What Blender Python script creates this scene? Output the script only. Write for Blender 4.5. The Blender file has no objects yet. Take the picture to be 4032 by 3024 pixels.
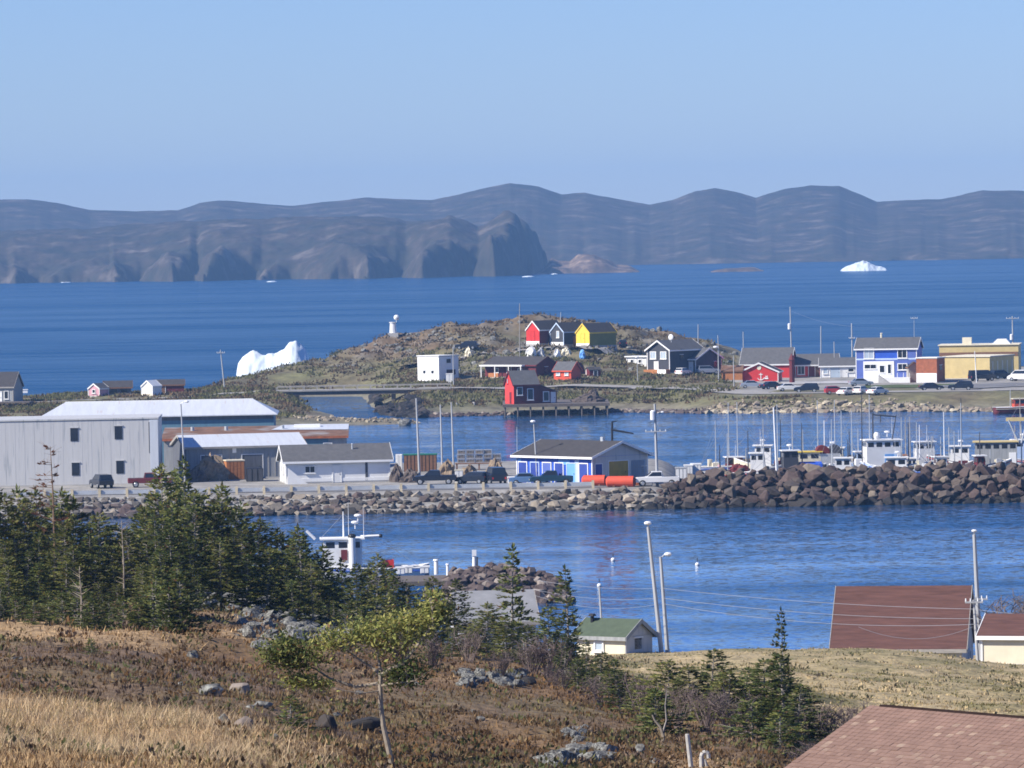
import bpy, math, random
import numpy as np
from mathutils import Vector, Matrix
from math import radians, sin, cos, pi, atan2, sqrt, tan

# ------------------------------------------------------------------ camera
S = bpy.context.scene
FP, UC, VC = 22420.0, 2016.0, 1512.0      # focal length and centre, in pixels of the 4032 wide photograph
HC, V0, ROLL = 33.0, 911.0, radians(1.0)  # eye height over the sea, horizon row, roll of the phone
PITCH = math.atan((VC - V0) / FP)
CAM = Vector((0, 0, HC))
FWD = Vector((0, cos(PITCH), -sin(PITCH)))
UP0 = Vector((0, sin(PITCH), cos(PITCH)))
RT0 = Vector((1, 0, 0))
CRT = RT0 * cos(ROLL) - UP0 * sin(ROLL)
CUP = RT0 * sin(ROLL) + UP0 * cos(ROLL)
cd = bpy.data.cameras.new('camera')
cd.sensor_width = 36.0
cd.lens = 36.0 * FP / 4032.0
cd.clip_start = 1.0
cd.clip_end = 30000.0
cam = bpy.data.objects.new('camera', cd)
S.collection.objects.link(cam)
cam.matrix_world = Matrix(((CRT.x, CUP.x, -FWD.x, 0), (CRT.y, CUP.y, -FWD.y, 0), (CRT.z, CUP.z, -FWD.z, HC), (0, 0, 0, 1)))
S.camera = cam

# ------------------------------------------------------------------ sky, sun, exposure
SUN_EL, SUN_AZ = radians(38), radians(-113)      # azimuth from +Y (away from the camera), positive to the right
SKY_STRENGTH, SUN_STRENGTH = 0.068, 5.0
world = bpy.data.worlds.new('World')
S.world = world
world.use_nodes = True
wn = world.node_tree
wn.nodes.clear()
sky = wn.nodes.new('ShaderNodeTexSky')
sky.sky_type = 'NISHITA'
sky.sun_disc = False
sky.sun_elevation = SUN_EL
sky.sun_rotation = SUN_AZ
sky.altitude = 0
sky.air_density, sky.dust_density, sky.ozone_density = 1.0, 0.0, 6.0
tint = wn.nodes.new('ShaderNodeMix')
tint.data_type, tint.blend_type = 'RGBA', 'MULTIPLY'
tint.inputs[0].default_value = 1.0
tint.inputs[7].default_value = (0.77, 0.90, 1.36, 1)
bg = wn.nodes.new('ShaderNodeBackground')
bg.inputs[1].default_value = SKY_STRENGTH
wo = wn.nodes.new('ShaderNodeOutputWorld')
wn.links.new(sky.outputs[0], tint.inputs[6])
wn.links.new(tint.outputs[2], bg.inputs[0])
wn.links.new(bg.outputs[0], wo.inputs[0])
ld = bpy.data.lights.new('sun', 'SUN')
ld.energy, ld.angle, ld.color = SUN_STRENGTH, radians(0.5), (1.0, 0.93, 0.83)
sun = bpy.data.objects.new('sun', ld)
S.collection.objects.link(sun)
SUNV = Vector((sin(SUN_AZ) * cos(SUN_EL), cos(SUN_AZ) * cos(SUN_EL), sin(SUN_EL)))
sun.rotation_euler = SUNV.to_track_quat('Z', 'Y').to_euler()
sun.location = (0, 0, 400)
S.view_settings.view_transform = 'Standard'
S.view_settings.look = 'None'
S.view_settings.exposure = 0.60
S.view_settings.gamma = 1.0
S.view_settings.use_curve_mapping = False
S.cycles.use_denoising = True
S.cycles.max_bounces = 5
S.cycles.diffuse_bounces = 2
S.cycles.glossy_bounces = 3
S.cycles.transparent_max_bounces = 8
S.cycles.volume_bounces = 0
S.cycles.caustics_reflective = False
S.cycles.caustics_refractive = False
S.cycles.filter_width = 1.7

# ------------------------------------------------------------------ geometry helpers
def ray(u, v):
    dx, dy = u - UC, VC - v
    return FWD * FP + CRT * dx + CUP * dy
def at(u, v, Y):
    r = ray(u, v); return CAM + r * (Y / r.y)
def G(u, v, z=0.0):
    r = ray(u, v); return CAM + r * ((z - HC) / r.z)
def hz(u):                       # horizon row above column u
    return V0 - tan(ROLL) * (u - UC)
def xat(u, Y):                   # x of column u at depth Y, near enough for anything below the horizon
    return (u - UC) * Y / FP
def ucol(x, Y):
    return UC + x * FP / Y
def zat(u, v, Y):
    return at(u, v, Y).z
def ppm(Y): return FP / Y

_tab = np.random.RandomState(7).rand(256, 256)
def vn(x, y):
    x = np.asarray(x, float); y = np.asarray(y, float)
    xi = np.floor(x).astype(int); yi = np.floor(y).astype(int)
    fx = x - xi; fy = y - yi
    fx = fx * fx * (3 - 2 * fx); fy = fy * fy * (3 - 2 * fy)
    g = lambda a, b: _tab[a & 255, b & 255]
    return (g(xi, yi) * (1 - fx) + g(xi + 1, yi) * fx) * (1 - fy) + (g(xi, yi + 1) * (1 - fx) + g(xi + 1, yi + 1) * fx) * fy - 0.5
def fbm(x, y, o=4):
    s, a, t = 0, 1.0, 0
    for k in range(o):
        s = s + a * vn(x * 2 ** k + 17.3 * k, y * 2 ** k + 5.1 * k); t += a; a *= 0.5
    return s / t * 2
R = random.Random(11)

# ------------------------------------------------------------------ materials
M = {}
def mat(name, col, rough=0.75, var=0.18, scale=1.2, bump=0.0, bscale=8.0, metal=0.0, spec=0.3, rnd=0.0, attr=None, stretch=None, dirt=None, leafy=0.0):
    m = bpy.data.materials.new(name)
    m.use_nodes = True
    n = m.node_tree; L = n.links.new
    b = n.nodes['Principled BSDF']
    b.inputs['Roughness'].default_value = rough
    b.inputs['Metallic'].default_value = metal
    b.inputs['Specular IOR Level'].default_value = spec
    tc = n.nodes.new('ShaderNodeTexCoord')
    mp = n.nodes.new('ShaderNodeMapping')
    if stretch: mp.inputs['Scale'].default_value = stretch
    L(tc.outputs['Object'], mp.inputs[0])
    nz = n.nodes.new('ShaderNodeTexNoise')
    nz.inputs['Scale'].default_value = scale
    nz.inputs['Detail'].default_value = 6
    nz.inputs['Roughness'].default_value = 0.65
    L(mp.outputs[0], nz.inputs['Vector'])
    mr = n.nodes.new('ShaderNodeMapRange')
    mr.inputs[1].default_value, mr.inputs[2].default_value = 0.3, 0.7
    mr.inputs[3].default_value, mr.inputs[4].default_value = 1 - var, 1 + var
    L(nz.outputs[0], mr.inputs[0])
    vm = n.nodes.new('ShaderNodeVectorMath'); vm.operation = 'SCALE'
    if attr:
        a = n.nodes.new('ShaderNodeAttribute'); a.attribute_name = attr
        L(a.outputs['Color'], vm.inputs[0])
    else:
        vm.inputs[0].default_value = col
    L(mr.outputs[0], vm.inputs['Scale'])
    out = vm.outputs[0]
    if dirt:
        mx = n.nodes.new('ShaderNodeMix'); mx.data_type = 'RGBA'
        n2 = n.nodes.new('ShaderNodeTexNoise'); n2.inputs['Scale'].default_value = dirt[1]; n2.inputs['Detail'].default_value = 5
        L(mp.outputs[0], n2.inputs['Vector'])
        r2 = n.nodes.new('ShaderNodeMapRange'); r2.inputs[1].default_value, r2.inputs[2].default_value = dirt[2], dirt[2] + 0.12
        L(n2.outputs[0], r2.inputs[0]); L(r2.outputs[0], mx.inputs[0]); L(out, mx.inputs[6]); mx.inputs[7].default_value = (*dirt[0], 1)
        out = mx.outputs[2]
    if rnd:
        oi = n.nodes.new('ShaderNodeObjectInfo')
        r3 = n.nodes.new('ShaderNodeMapRange'); r3.inputs[3].default_value, r3.inputs[4].default_value = 1 - rnd, 1 + rnd
        L(oi.outputs['Random'], r3.inputs[0])
        v2 = n.nodes.new('ShaderNodeVectorMath'); v2.operation = 'SCALE'
        L(out, v2.inputs[0]); L(r3.outputs[0], v2.inputs['Scale']); out = v2.outputs[0]
    L(out, b.inputs['Base Color'])
    if bump:
        bn = n.nodes.new('ShaderNodeTexNoise'); bn.inputs['Scale'].default_value = bscale; bn.inputs['Detail'].default_value = 4
        L(mp.outputs[0], bn.inputs['Vector'])
        bb = n.nodes.new('ShaderNodeBump'); bb.inputs['Strength'].default_value = 0.8; bb.inputs['Distance'].default_value = bump
        L(bn.outputs[0], bb.inputs['Height']); L(bb.outputs[0], b.inputs['Normal'])
    if leafy:
        tr = n.nodes.new('ShaderNodeBsdfTranslucent'); mxs = n.nodes.new('ShaderNodeMixShader'); mxs.inputs[0].default_value = leafy
        L(out, tr.inputs['Color']); L(b.outputs[0], mxs.inputs[1]); L(tr.outputs[0], mxs.inputs[2]); L(mxs.outputs[0], n.nodes['Material Output'].inputs['Surface'])
    M[name] = m
    return m
def ramp_mat(name, stops, scale, rough=0.9, objrand=False, bump=0.0, bscale=5.0, detail=8, stretch=None):
    """colour ramp over noise (or over the object's own random number)"""
    m = mat(name, (1, 1, 1), rough, 0.2, scale * 3, bump, bscale, stretch=stretch)
    n = m.node_tree; L = n.links.new
    vm = [x for x in n.nodes if x.type == 'VECT_MATH'][0]
    cr = n.nodes.new('ShaderNodeValToRGB')
    els = cr.color_ramp.elements
    while len(els) < len(stops): els.new(0.5)
    for e, (p, c) in zip(els, stops): e.position = p; e.color = (*c, 1)
    if objrand:
        oi = n.nodes.new('ShaderNodeObjectInfo'); L(oi.outputs['Random'], cr.inputs[0])
    else:
        tc = [x for x in n.nodes if x.type == 'MAPPING'][0]
        z = n.nodes.new('ShaderNodeTexNoise'); z.inputs['Scale'].default_value = scale; z.inputs['Detail'].default_value = detail; z.inputs['Roughness'].default_value = 0.62
        L(tc.outputs[0], z.inputs['Vector']); L(z.outputs[0], cr.inputs[0])
    L(cr.outputs[0], vm.inputs[0])
    return m

# ------------------------------------------------------------------ mesh helpers
COL = S.collection
class MB:
    def __init__(s): s.v = []; s.f = []
    def add(s, vs, fs):
        o = len(s.v); s.v += [tuple(p) for p in vs]; s.f += [tuple(i + o for i in f) for f in fs]; return s
    def box(s, x0, x1, y0, y1, z0, z1):
        return s.add([(x0,y0,z0),(x1,y0,z0),(x1,y1,z0),(x0,y1,z0),(x0,y0,z1),(x1,y0,z1),(x1,y1,z1),(x0,y1,z1)],
              [(0,3,2,1),(4,5,6,7),(0,1,5,4),(1,2,6,5),(2,3,7,6),(3,0,4,7)])
    def obox(s, c, t, n, u, w, dp, h):
        """box centred at c, w along t, dp along n, h along u"""
        c, t, n, u = Vector(c), Vector(t), Vector(n), Vector(u)
        P = [c + t*(a*w/2) + n*(b*dp/2) + u*(k*h/2) for k in (-1,1) for a,b in ((-1,-1),(1,-1),(1,1),(-1,1))]
        return s.add(P, [(0,3,2,1),(4,5,6,7),(0,1,5,4),(1,2,6,5),(2,3,7,6),(3,0,4,7)])
    def prism(s, pts, ax, a0, a1):
        """2-D polygon extruded along axis: ax 'x' -> pts are (y,z); 'y' -> (x,z); 'z' -> (x,y)"""
        n = len(pts)
        q = {'x': lambda p,a:(a,p[0],p[1]), 'y': lambda p,a:(p[0],a,p[1]), 'z': lambda p,a:(p[0],p[1],a)}[ax]
        return s.add([q(p,a0) for p in pts] + [q(p,a1) for p in pts],
              [tuple(range(n))[::-1], tuple(range(n, 2*n))] + [(i,(i+1)%n,n+(i+1)%n,n+i) for i in range(n)])
    def tube(s, p, q, r0, r1=None, n=6, cap=True):
        p, q = Vector(p), Vector(q); r1 = r0 if r1 is None else r1
        d = (q - p)
        if d.length < 1e-6: return s
        d.normalize(); a = d.orthogonal().normalized(); b = d.cross(a)
        vs = [p + (a*cos(2*pi*i/n) + b*sin(2*pi*i/n))*r0 for i in range(n)] + [q + (a*cos(2*pi*i/n) + b*sin(2*pi*i/n))*r1 for i in range(n)]
        fs = [(i,(i+1)%n,n+(i+1)%n,n+i) for i in range(n)]
        if cap: fs += [tuple(range(n))[::-1], tuple(range(n,2*n))]
        return s.add(vs, fs)
    def path(s, pts, r0, r1, n=6):
        k = len(pts) - 1
        for i in range(k): s.tube(pts[i], pts[i+1], r0+(r1-r0)*i/k, r0+(r1-r0)*(i+1)/k, n)
        return s
    def loft(s, rings, cap=True, loop=True):
        n = len(rings[0]); vs = [p for r in rings for p in r]; fs = []
        for j in range(len(rings)-1):
            for i in range(n if loop else n-1):
                fs.append((j*n+i, j*n+(i+1)%n, (j+1)*n+(i+1)%n, (j+1)*n+i))
        if cap: fs += [tuple(range(n))[::-1], tuple(range((len(rings)-1)*n, len(rings)*n))]
        return s.add(vs, fs)
    def ball(s, c, rx, ry=None, rz=None, n=10, m=6):
        ry = ry or rx; rz = rz or rx
        rings = []
        for j in range(1, m):
            a = pi*j/m - pi/2
            rings.append([(c[0]+rx*cos(a)*cos(2*pi*i/n), c[1]+ry*cos(a)*sin(2*pi*i/n), c[2]+rz*sin(a)) for i in range(n)])
        return s.loft(rings)
    def mesh(s, name, m=None, smooth=False):
        me = bpy.data.meshes.new(name); me.from_pydata(s.v, [], s.f); me.update()
        if m: me.materials.append(M[m] if isinstance(m, str) else m)
        if smooth:
            me.polygons.foreach_set('use_smooth', [True]*len(me.polygons))
        return me
    def build(s, name, m, parent=None, smooth=False):
        return link(name, s.mesh(name, m, smooth), parent)
def link(name, me, parent=None, loc=None, rot=None, scale=None):
    o = bpy.data.objects.new(name, me); COL.objects.link(o); o.parent = parent
    if loc is not None: o.location = loc
    if rot is not None: o.rotation_euler = rot
    if scale is not None: o.scale = scale
    return o
def tag(o, label, cat, group=None):
    o['label'] = label; o['category'] = cat
    if group: o['group'] = group
    return o
def thing(name, label, cat, loc=(0,0,0), rz=0.0, group=None):
    o = bpy.data.objects.new(name, None); COL.objects.link(o)
    o.location = loc; o.rotation_euler = (0, 0, rz); o.empty_display_size = 0.3
    return tag(o, label, cat, group)
def struct(o): o['kind'] = 'structure'; return o
def stuff(o): o['kind'] = 'stuff'; return o
def hull_rock(seed, n=16, flat=0.75):
    """an angular boulder of about 28 triangles: the convex hull of points on a squashed sphere"""
    import bmesh
    r = random.Random(seed); bm = bmesh.new()
    for i in range(n):
        v = Vector((r.gauss(0,1), r.gauss(0,1), r.gauss(0,1))).normalized()*r.uniform(0.82, 1.1)
        bm.verts.new((v.x, v.y*r.uniform(0.8,1), v.z*flat))
    bmesh.ops.convex_hull(bm, input=bm.verts)
    for v in [v for v in bm.verts if not v.link_faces]: bm.verts.remove(v)
    me = bpy.data.meshes.new('rock'); bm.to_mesh(me); bm.free()
    return me
def colour_attr(me, cols, name='Col'):
    a = me.color_attributes.new(name, 'FLOAT_COLOR', 'POINT')
    a.data.foreach_set('color', np.asarray(cols, dtype=np.float32).ravel())
def grid_mesh(X, Y, Z, name, m, smooth=True):
    nr, nc = X.shape
    vs = np.stack([X.ravel(), Y.ravel(), Z.ravel()], 1)
    i = np.arange(nr*nc).reshape(nr, nc)
    q = np.stack([i[:-1,:-1], i[:-1,1:], i[1:,1:], i[1:,:-1]], -1).reshape(-1, 4)
    me = bpy.data.meshes.new(name)
    me.vertices.add(len(vs)); me.vertices.foreach_set('co', vs.astype(np.float32).ravel())
    me.loops.add(q.size); me.loops.foreach_set('vertex_index', q.ravel().astype(np.int32))
    me.polygons.add(len(q)); me.polygons.foreach_set('loop_start', np.arange(0, q.size, 4, dtype=np.int32))
    me.polygons.foreach_set('loop_total', np.full(len(q), 4, dtype=np.int32))
    me.update(calc_edges=True); me.validate()
    if smooth: me.polygons.foreach_set('use_smooth', [True]*len(q))
    me.materials.append(M[m])
    return me
# ------------------------------------------------------------------ palette
mat('white_paint', (0.78, 0.78, 0.76), 0.6, 0.06, 0.8)
mat('cream_paint', (0.72, 0.66, 0.50), 0.65, 0.10, 0.8)
mat('bright_white', (0.84, 0.84, 0.82), 0.5, 0.03)
mat('grey_siding', (0.52, 0.52, 0.51), 0.55, 0.06, 0.35, stretch=(6, 6, 0.4), dirt=((0.33, 0.35, 0.36), 0.5, 0.58))
mat('grey_board', (0.30, 0.31, 0.31), 0.8, 0.22, 0.9, stretch=(6, 6, 0.5))
mat('dark_board', (0.11, 0.115, 0.13), 0.8, 0.25, 0.9, stretch=(5, 5, 0.5))
mat('teal_siding', (0.10, 0.20, 0.27), 0.6, 0.12, 0.4, stretch=(5, 5, 0.4))
mat('metal_roof', (0.56, 0.59, 0.63), 0.4, 0.09, 0.5, stretch=(4, 0.4, 0.4), dirt=((0.50, 0.46, 0.44), 0.6, 0.62))
mat('rust_roof', (0.18, 0.10, 0.062), 0.85, 0.35, 0.6, dirt=((0.26, 0.24, 0.23), 0.25, 0.52))
mat('rust_metal', (0.33, 0.11, 0.05), 0.85, 0.3, 1.5)
mat('grey_roof', (0.105, 0.105, 0.108), 0.9, 0.18, 1.5, bump=0.02, bscale=9)
mat('dark_roof', (0.058, 0.054, 0.054), 0.9, 0.2, 1.5, bump=0.02, bscale=9)
mat('brown_roof', (0.108, 0.052, 0.042), 0.9, 0.30, 1.0, bump=0.03, bscale=3, stretch=(.5, 5, 5))
mat('green_roof', (0.075, 0.10, 0.065), 0.9, 0.16, 2.0, bump=0.02)
mat('red_paint', (0.56, 0.035, 0.03), 0.6, 0.10, 0.8)
mat('dark_red', (0.13, 0.022, 0.025), 0.7, 0.14, 0.8)
mat('sunlit_red', (0.62, 0.06, 0.05), 0.6, 0.10, 0.8)
mat('orange_red', (0.62, 0.085, 0.04), 0.6, 0.10, 0.8)
mat('orange_wood', (0.42, 0.17, 0.06), 0.8, 0.25, 1.4, stretch=(1, 1, 4))
mat('brown_wood', (0.20, 0.105, 0.06), 0.85, 0.25, 1.4, stretch=(1, 1, 4))
mat('yellow_paint', (0.78, 0.56, 0.07), 0.6, 0.08, 0.8)
mat('shaded_yellow', (0.22, 0.21, 0.05), 0.7, 0.12, 0.8)
mat('mustard', (0.42, 0.27, 0.04), 0.7, 0.22, 1.2, stretch=(3, 3, 0.6))
mat('sand_yellow', (0.58, 0.46, 0.21), 0.7, 0.12, 0.7, dirt=((0.50, 0.40, 0.22), 0.5, 0.62))
mat('navy_paint', (0.035, 0.045, 0.075), 0.7, 0.12, 0.8)
mat('blue_paint', (0.03, 0.10, 0.52), 0.6, 0.10, 0.8)
mat('deep_blue', (0.035, 0.065, 0.30), 0.6, 0.12, 0.8)
mat('violet_blue', (0.10, 0.145, 0.42), 0.6, 0.10, 0.8)
mat('sky_blue', (0.16, 0.38, 0.74), 0.6, 0.10, 0.8)
mat('pale_blue', (0.50, 0.62, 0.80), 0.6, 0.08, 0.8)
mat('pink_paint', (0.60, 0.33, 0.38), 0.7, 0.10, 0.8)
mat('charcoal', (0.055, 0.058, 0.07), 0.75, 0.15, 0.8)
mat('glass', (0.018, 0.022, 0.03), 0.12, 0.2, 1.0, spec=0.6)
mat('sky_glass', (0.42, 0.50, 0.58), 0.15, 0.1, 0.5, spec=0.6)
mat('concrete', (0.42, 0.41, 0.39), 0.9, 0.14, 0.6, bump=0.01)
mat('asphalt', (0.16, 0.16, 0.165), 0.95, 0.16, 0.5, dirt=((0.24, 0.23, 0.21), 0.2, 0.55))
mat('gravel', (0.30, 0.285, 0.26), 0.95, 0.18, 0.4, bump=0.02)
mat('lawn', (0.075, 0.10, 0.03), 0.95, 0.3, 0.8, bump=0.04)
mat('pole_wood', (0.40, 0.41, 0.42), 0.85, 0.18, 1.0, stretch=(8, 8, 0.5))
mat('galvanised', (0.50, 0.52, 0.53), 0.45, 0.12, 1.0, metal=0.4)
mat('post_wood', (0.55, 0.47, 0.32), 0.85, 0.2, 2.0)
mat('weathered', (0.34, 0.32, 0.29), 0.9, 0.25, 2.0, stretch=(1, 1, 4))
mat('pier_wood', (0.13, 0.11, 0.095), 0.9, 0.25, 2.0)
mat('black_steel', (0.02, 0.02, 0.024), 0.5, 0.2)
mat('tyre', (0.018, 0.018, 0.018), 0.9, 0.1)
mat('rim', (0.45, 0.46, 0.47), 0.35, 0.05, metal=0.6)
mat('car_dark', (0.012, 0.016, 0.028), 0.25, 0.05, spec=0.6)
mat('car_teal', (0.012, 0.045, 0.075), 0.25, 0.05, spec=0.6)
mat('car_silver', (0.36, 0.40, 0.46), 0.3, 0.05, spec=0.6, metal=0.3)
mat('car_white', (0.76, 0.76, 0.75), 0.3, 0.04, spec=0.6)
mat('car_red', (0.42, 0.03, 0.035), 0.3, 0.05, spec=0.6)
mat('car_blue', (0.10, 0.19, 0.36), 0.3, 0.05, spec=0.6)
mat('lamp_red', (0.4, 0.02, 0.02), 0.3, 0.05)
mat('lamp_clear', (0.7, 0.7, 0.68), 0.2, 0.05)
mat('rope_net', (0.10, 0.08, 0.07), 0.95, 0.5, 2.5, bump=0.08, bscale=5)
mat('tan_net', (0.24, 0.18, 0.12), 0.95, 0.4, 2.5, bump=0.08, bscale=5)
mat('tarp_green', (0.03, 0.16, 0.11), 0.7, 0.2)
mat('tarp_grey', (0.42, 0.43, 0.44), 0.7, 0.2)
mat('trap_wire', (0.36, 0.36, 0.37), 0.7, 0.2)
mat('plastic_white', (0.8, 0.81, 0.82), 0.4, 0.04)
mat('wire', (0.30, 0.32, 0.36), 0.6, 0.05)
mat('ice', (0.66, 0.74, 0.79), 0.5, 0.04, 0.2, bump=0.3, bscale=0.5)
ramp_mat('riprap', [(0.0, (0.08, 0.074, 0.066)), (0.3, (0.135, 0.118, 0.098)), (0.5, (0.105, 0.078, 0.070)), (0.66, (0.085, 0.060, 0.054)), (0.8, (0.24, 0.205, 0.16)), (1.0, (0.38, 0.33, 0.26))], 1.0, objrand=True, bump=0.06, bscale=3)
ramp_mat('dark_riprap', [(0.0, (0.060, 0.042, 0.038)), (0.4, (0.098, 0.068, 0.058)), (0.7, (0.085, 0.070, 0.060)), (0.9, (0.13, 0.10, 0.078)), (1.0, (0.21, 0.175, 0.135))], 1.0, objrand=True, bump=0.10, bscale=2)
ramp_mat('shore_rock', [(0.0, (0.20, 0.175, 0.135)), (0.4, (0.28, 0.24, 0.18)), (0.6, (0.21, 0.16, 0.12)), (0.8, (0.40, 0.34, 0.23)), (1.0, (0.50, 0.44, 0.32))], 1.0, objrand=True, bump=0.06, bscale=2)
ramp_mat('wet_rock', [(0.0, (0.022, 0.022, 0.024)), (0.6, (0.035, 0.032, 0.03)), (1.0, (0.06, 0.05, 0.045))], 1.0, objrand=True, bump=0.06, bscale=2)
ramp_mat('pier_rock', [(0.0, (0.06, 0.045, 0.043)), (0.6, (0.10, 0.075, 0.068)), (0.85, (0.20, 0.165, 0.14)), (1.0, (0.30, 0.26, 0.22))], 1.0, objrand=True, bump=0.06, bscale=2)
ramp_mat('lichen_rock', [(0.32, (0.035, 0.034, 0.034)), (0.44, (0.10, 0.097, 0.09)), (0.55, (0.19, 0.19, 0.172)), (0.68, (0.36, 0.37, 0.33))], 4.5, bump=0.05, bscale=5)
mat('ridge_dark', (0.03, 0.02, 0.018), 1.0, 0.2, 4.0, spec=0.0)
mat('mid_roof', (0.24, 0.245, 0.255), 0.8, 0.15, 1.0)
mat('old_white', (0.42, 0.41, 0.38), 0.8, 0.3, 6.0)
# ------------------------------------------------------------------ ground shapes: columns of (depth, height), seen from the lookout
def make_field(cols):
    us = np.array(sorted(cols)); 
    def f(u, Y):
        u = np.asarray(u, float); Y = np.asarray(Y, float)
        prof = np.stack([np.interp(Y, [p[0] for p in cols[k]], [p[1] for p in cols[k]]) for k in us])   # (ncol, ...)
        i = np.clip(np.searchsorted(us, u) - 1, 0, len(us) - 2)
        t = np.clip((u - us[i]) / (us[i+1] - us[i]), 0, 1)
        t = t * t * (3 - 2 * t) * 0.5 + t * 0.5
        a = np.take_along_axis(prof, i[None], 0)[0]; b = np.take_along_axis(prof, (i+1)[None], 0)[0]
        return a * (1 - t) + b * t
    return f
def vz(u, v, Y): return float(zat(u, v, Y))
def colv(u, lst):     # (depth, row) pairs become (depth, height)
    return [(Y, vz(u, v, Y)) if k == 'v' else (Y, v) for (k, Y, v) in lst]
def V(Y, v): return ('v', Y, v)
def Z(Y, z): return ('z', Y, z)
NEAR = {
 -2500: colv(-2500, [Z(-60, 31.2), Z(0, 31.4), Z(40, 28.6), Z(85, 26), Z(160, 23), Z(230, 19), Z(320, 9), Z(420, 1.5), Z(440, -2)]),
 0:    colv(0,    [Z(-60, 31.2), Z(0, 31.4), Z(40, 28.6), V(85, 3024), V(105, 2800), V(135, 2610), V(165, 2480), V(200, 2400), Z(235, 17.5), Z(310, 9), Z(400, 1.5), Z(430, -2)]),
 700:  colv(700,  [Z(-60, 31.2), Z(0, 31.4), Z(40, 28.6), V(85, 3050), V(110, 2850), V(135, 2690), V(165, 2530), V(190, 2430), V(215, 2345), Z(245, 17.5), Z(310, 9), Z(400, 1.5), Z(430, -2)]),
 1100: colv(1100, [Z(-60, 31.2), Z(0, 31.4), Z(40, 28.4), V(88, 3060), V(112, 2900), V(140, 2730), V(170, 2590), V(195, 2490), V(212, 2400), Z(240, 17.2), Z(310, 9), Z(400, 1.5), Z(430, -2)]),
 1400: colv(1400, [Z(-60, 31.2), Z(0, 31.4), Z(40, 28.2), V(95, 3060), V(120, 2910), V(150, 2770), V(180, 2640), V(210, 2540), V(240, 2480), Z(300, 10), Z(400, 1.8), Z(430, -2)]),
 2000: colv(2000, [Z(-60, 31.2), Z(0, 31.4), Z(40, 28.2), V(95, 3070), V(120, 2960), V(150, 2830), V(180, 2730), V(210, 2650), V(250, 2590), Z(300, 11.0), Z(380, 4), Z(420, 0.6), Z(445, -2)]),
 2500: colv(2500, [Z(-60, 31.2), Z(0, 31.4), Z(40, 28.0), V(100, 3060), V(130, 2965), V(160, 2875), V(200, 2775), V(250, 2690), V(300, 2630), V(350, 2588), V(388, 2566), Z(412, 0.4), Z(440, -2)]),
 3000: colv(3000, [Z(-60, 31.2), Z(0, 31.4), Z(40, 27.5), Z(80, 22.6), Z(100, 21.7), V(120, 2995), V(150, 2890), V(200, 2755), V(250, 2680), V(300, 2620), V(350, 2573), V(378, 2553), Z(402, 1.2), Z(430, -2)]),
 3500: colv(3500, [Z(-60, 31.2), Z(0, 31.2), Z(40, 26.0), Z(80, 19.8), Z(130, 18.6), Z(160, 17.4), Z(200, 15.8), V(250, 2715), V(300, 2635), V(345, 2575), V(368, 2548), Z(384, 2.4), Z(412, 1.6), Z(432, -2)]),
 4032: colv(4032, [Z(-60, 31.2), Z(0, 31.0), Z(40, 25.0), Z(80, 19.4), Z(130, 18.2), Z(200, 15.6), V(250, 2750), V(300, 2690), V(340, 2655), V(370, 2630), Z(398, 2.2), Z(425, 1.4), Z(450, -2)]),
 6500: colv(6500, [Z(-60, 31.2), Z(0, 31.0), Z(40, 25.0), Z(80, 20), Z(200, 16), Z(300, 10), Z(400, 2.2), Z(450, -2)]),
}
near1 = make_field(NEAR)
def near0(u, Y): return sum(near1(np.asarray(u, float) + k, Y) for k in (-200, -100, 0, 100, 200)) / 5
def near_z(u, Y, amp=1.0):
    x = xat(u, np.maximum(Y, 1.0)); Y = np.asarray(Y, float)
    z = near0(u, Y)
    n = 0.55 * fbm(x / 9.0, Y / 9.0, 3) + 0.16 * fbm(x / 1.7 + 40, Y / 1.7, 3) + 0.10 * np.abs(fbm(x / 0.55 + 4, Y / 0.9, 2))
    return z + amp * n * np.clip((Y - 20) / 60, 0, 1) * np.clip((z + 1) / 3, 0, 1) * np.where(Y > 340, 0.45, 1.0)
FRONT = [(655, -2), (669, -0.5), (681, 2.0)]
CW = FRONT + [(768, 2.0), (782, -2)]
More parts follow.
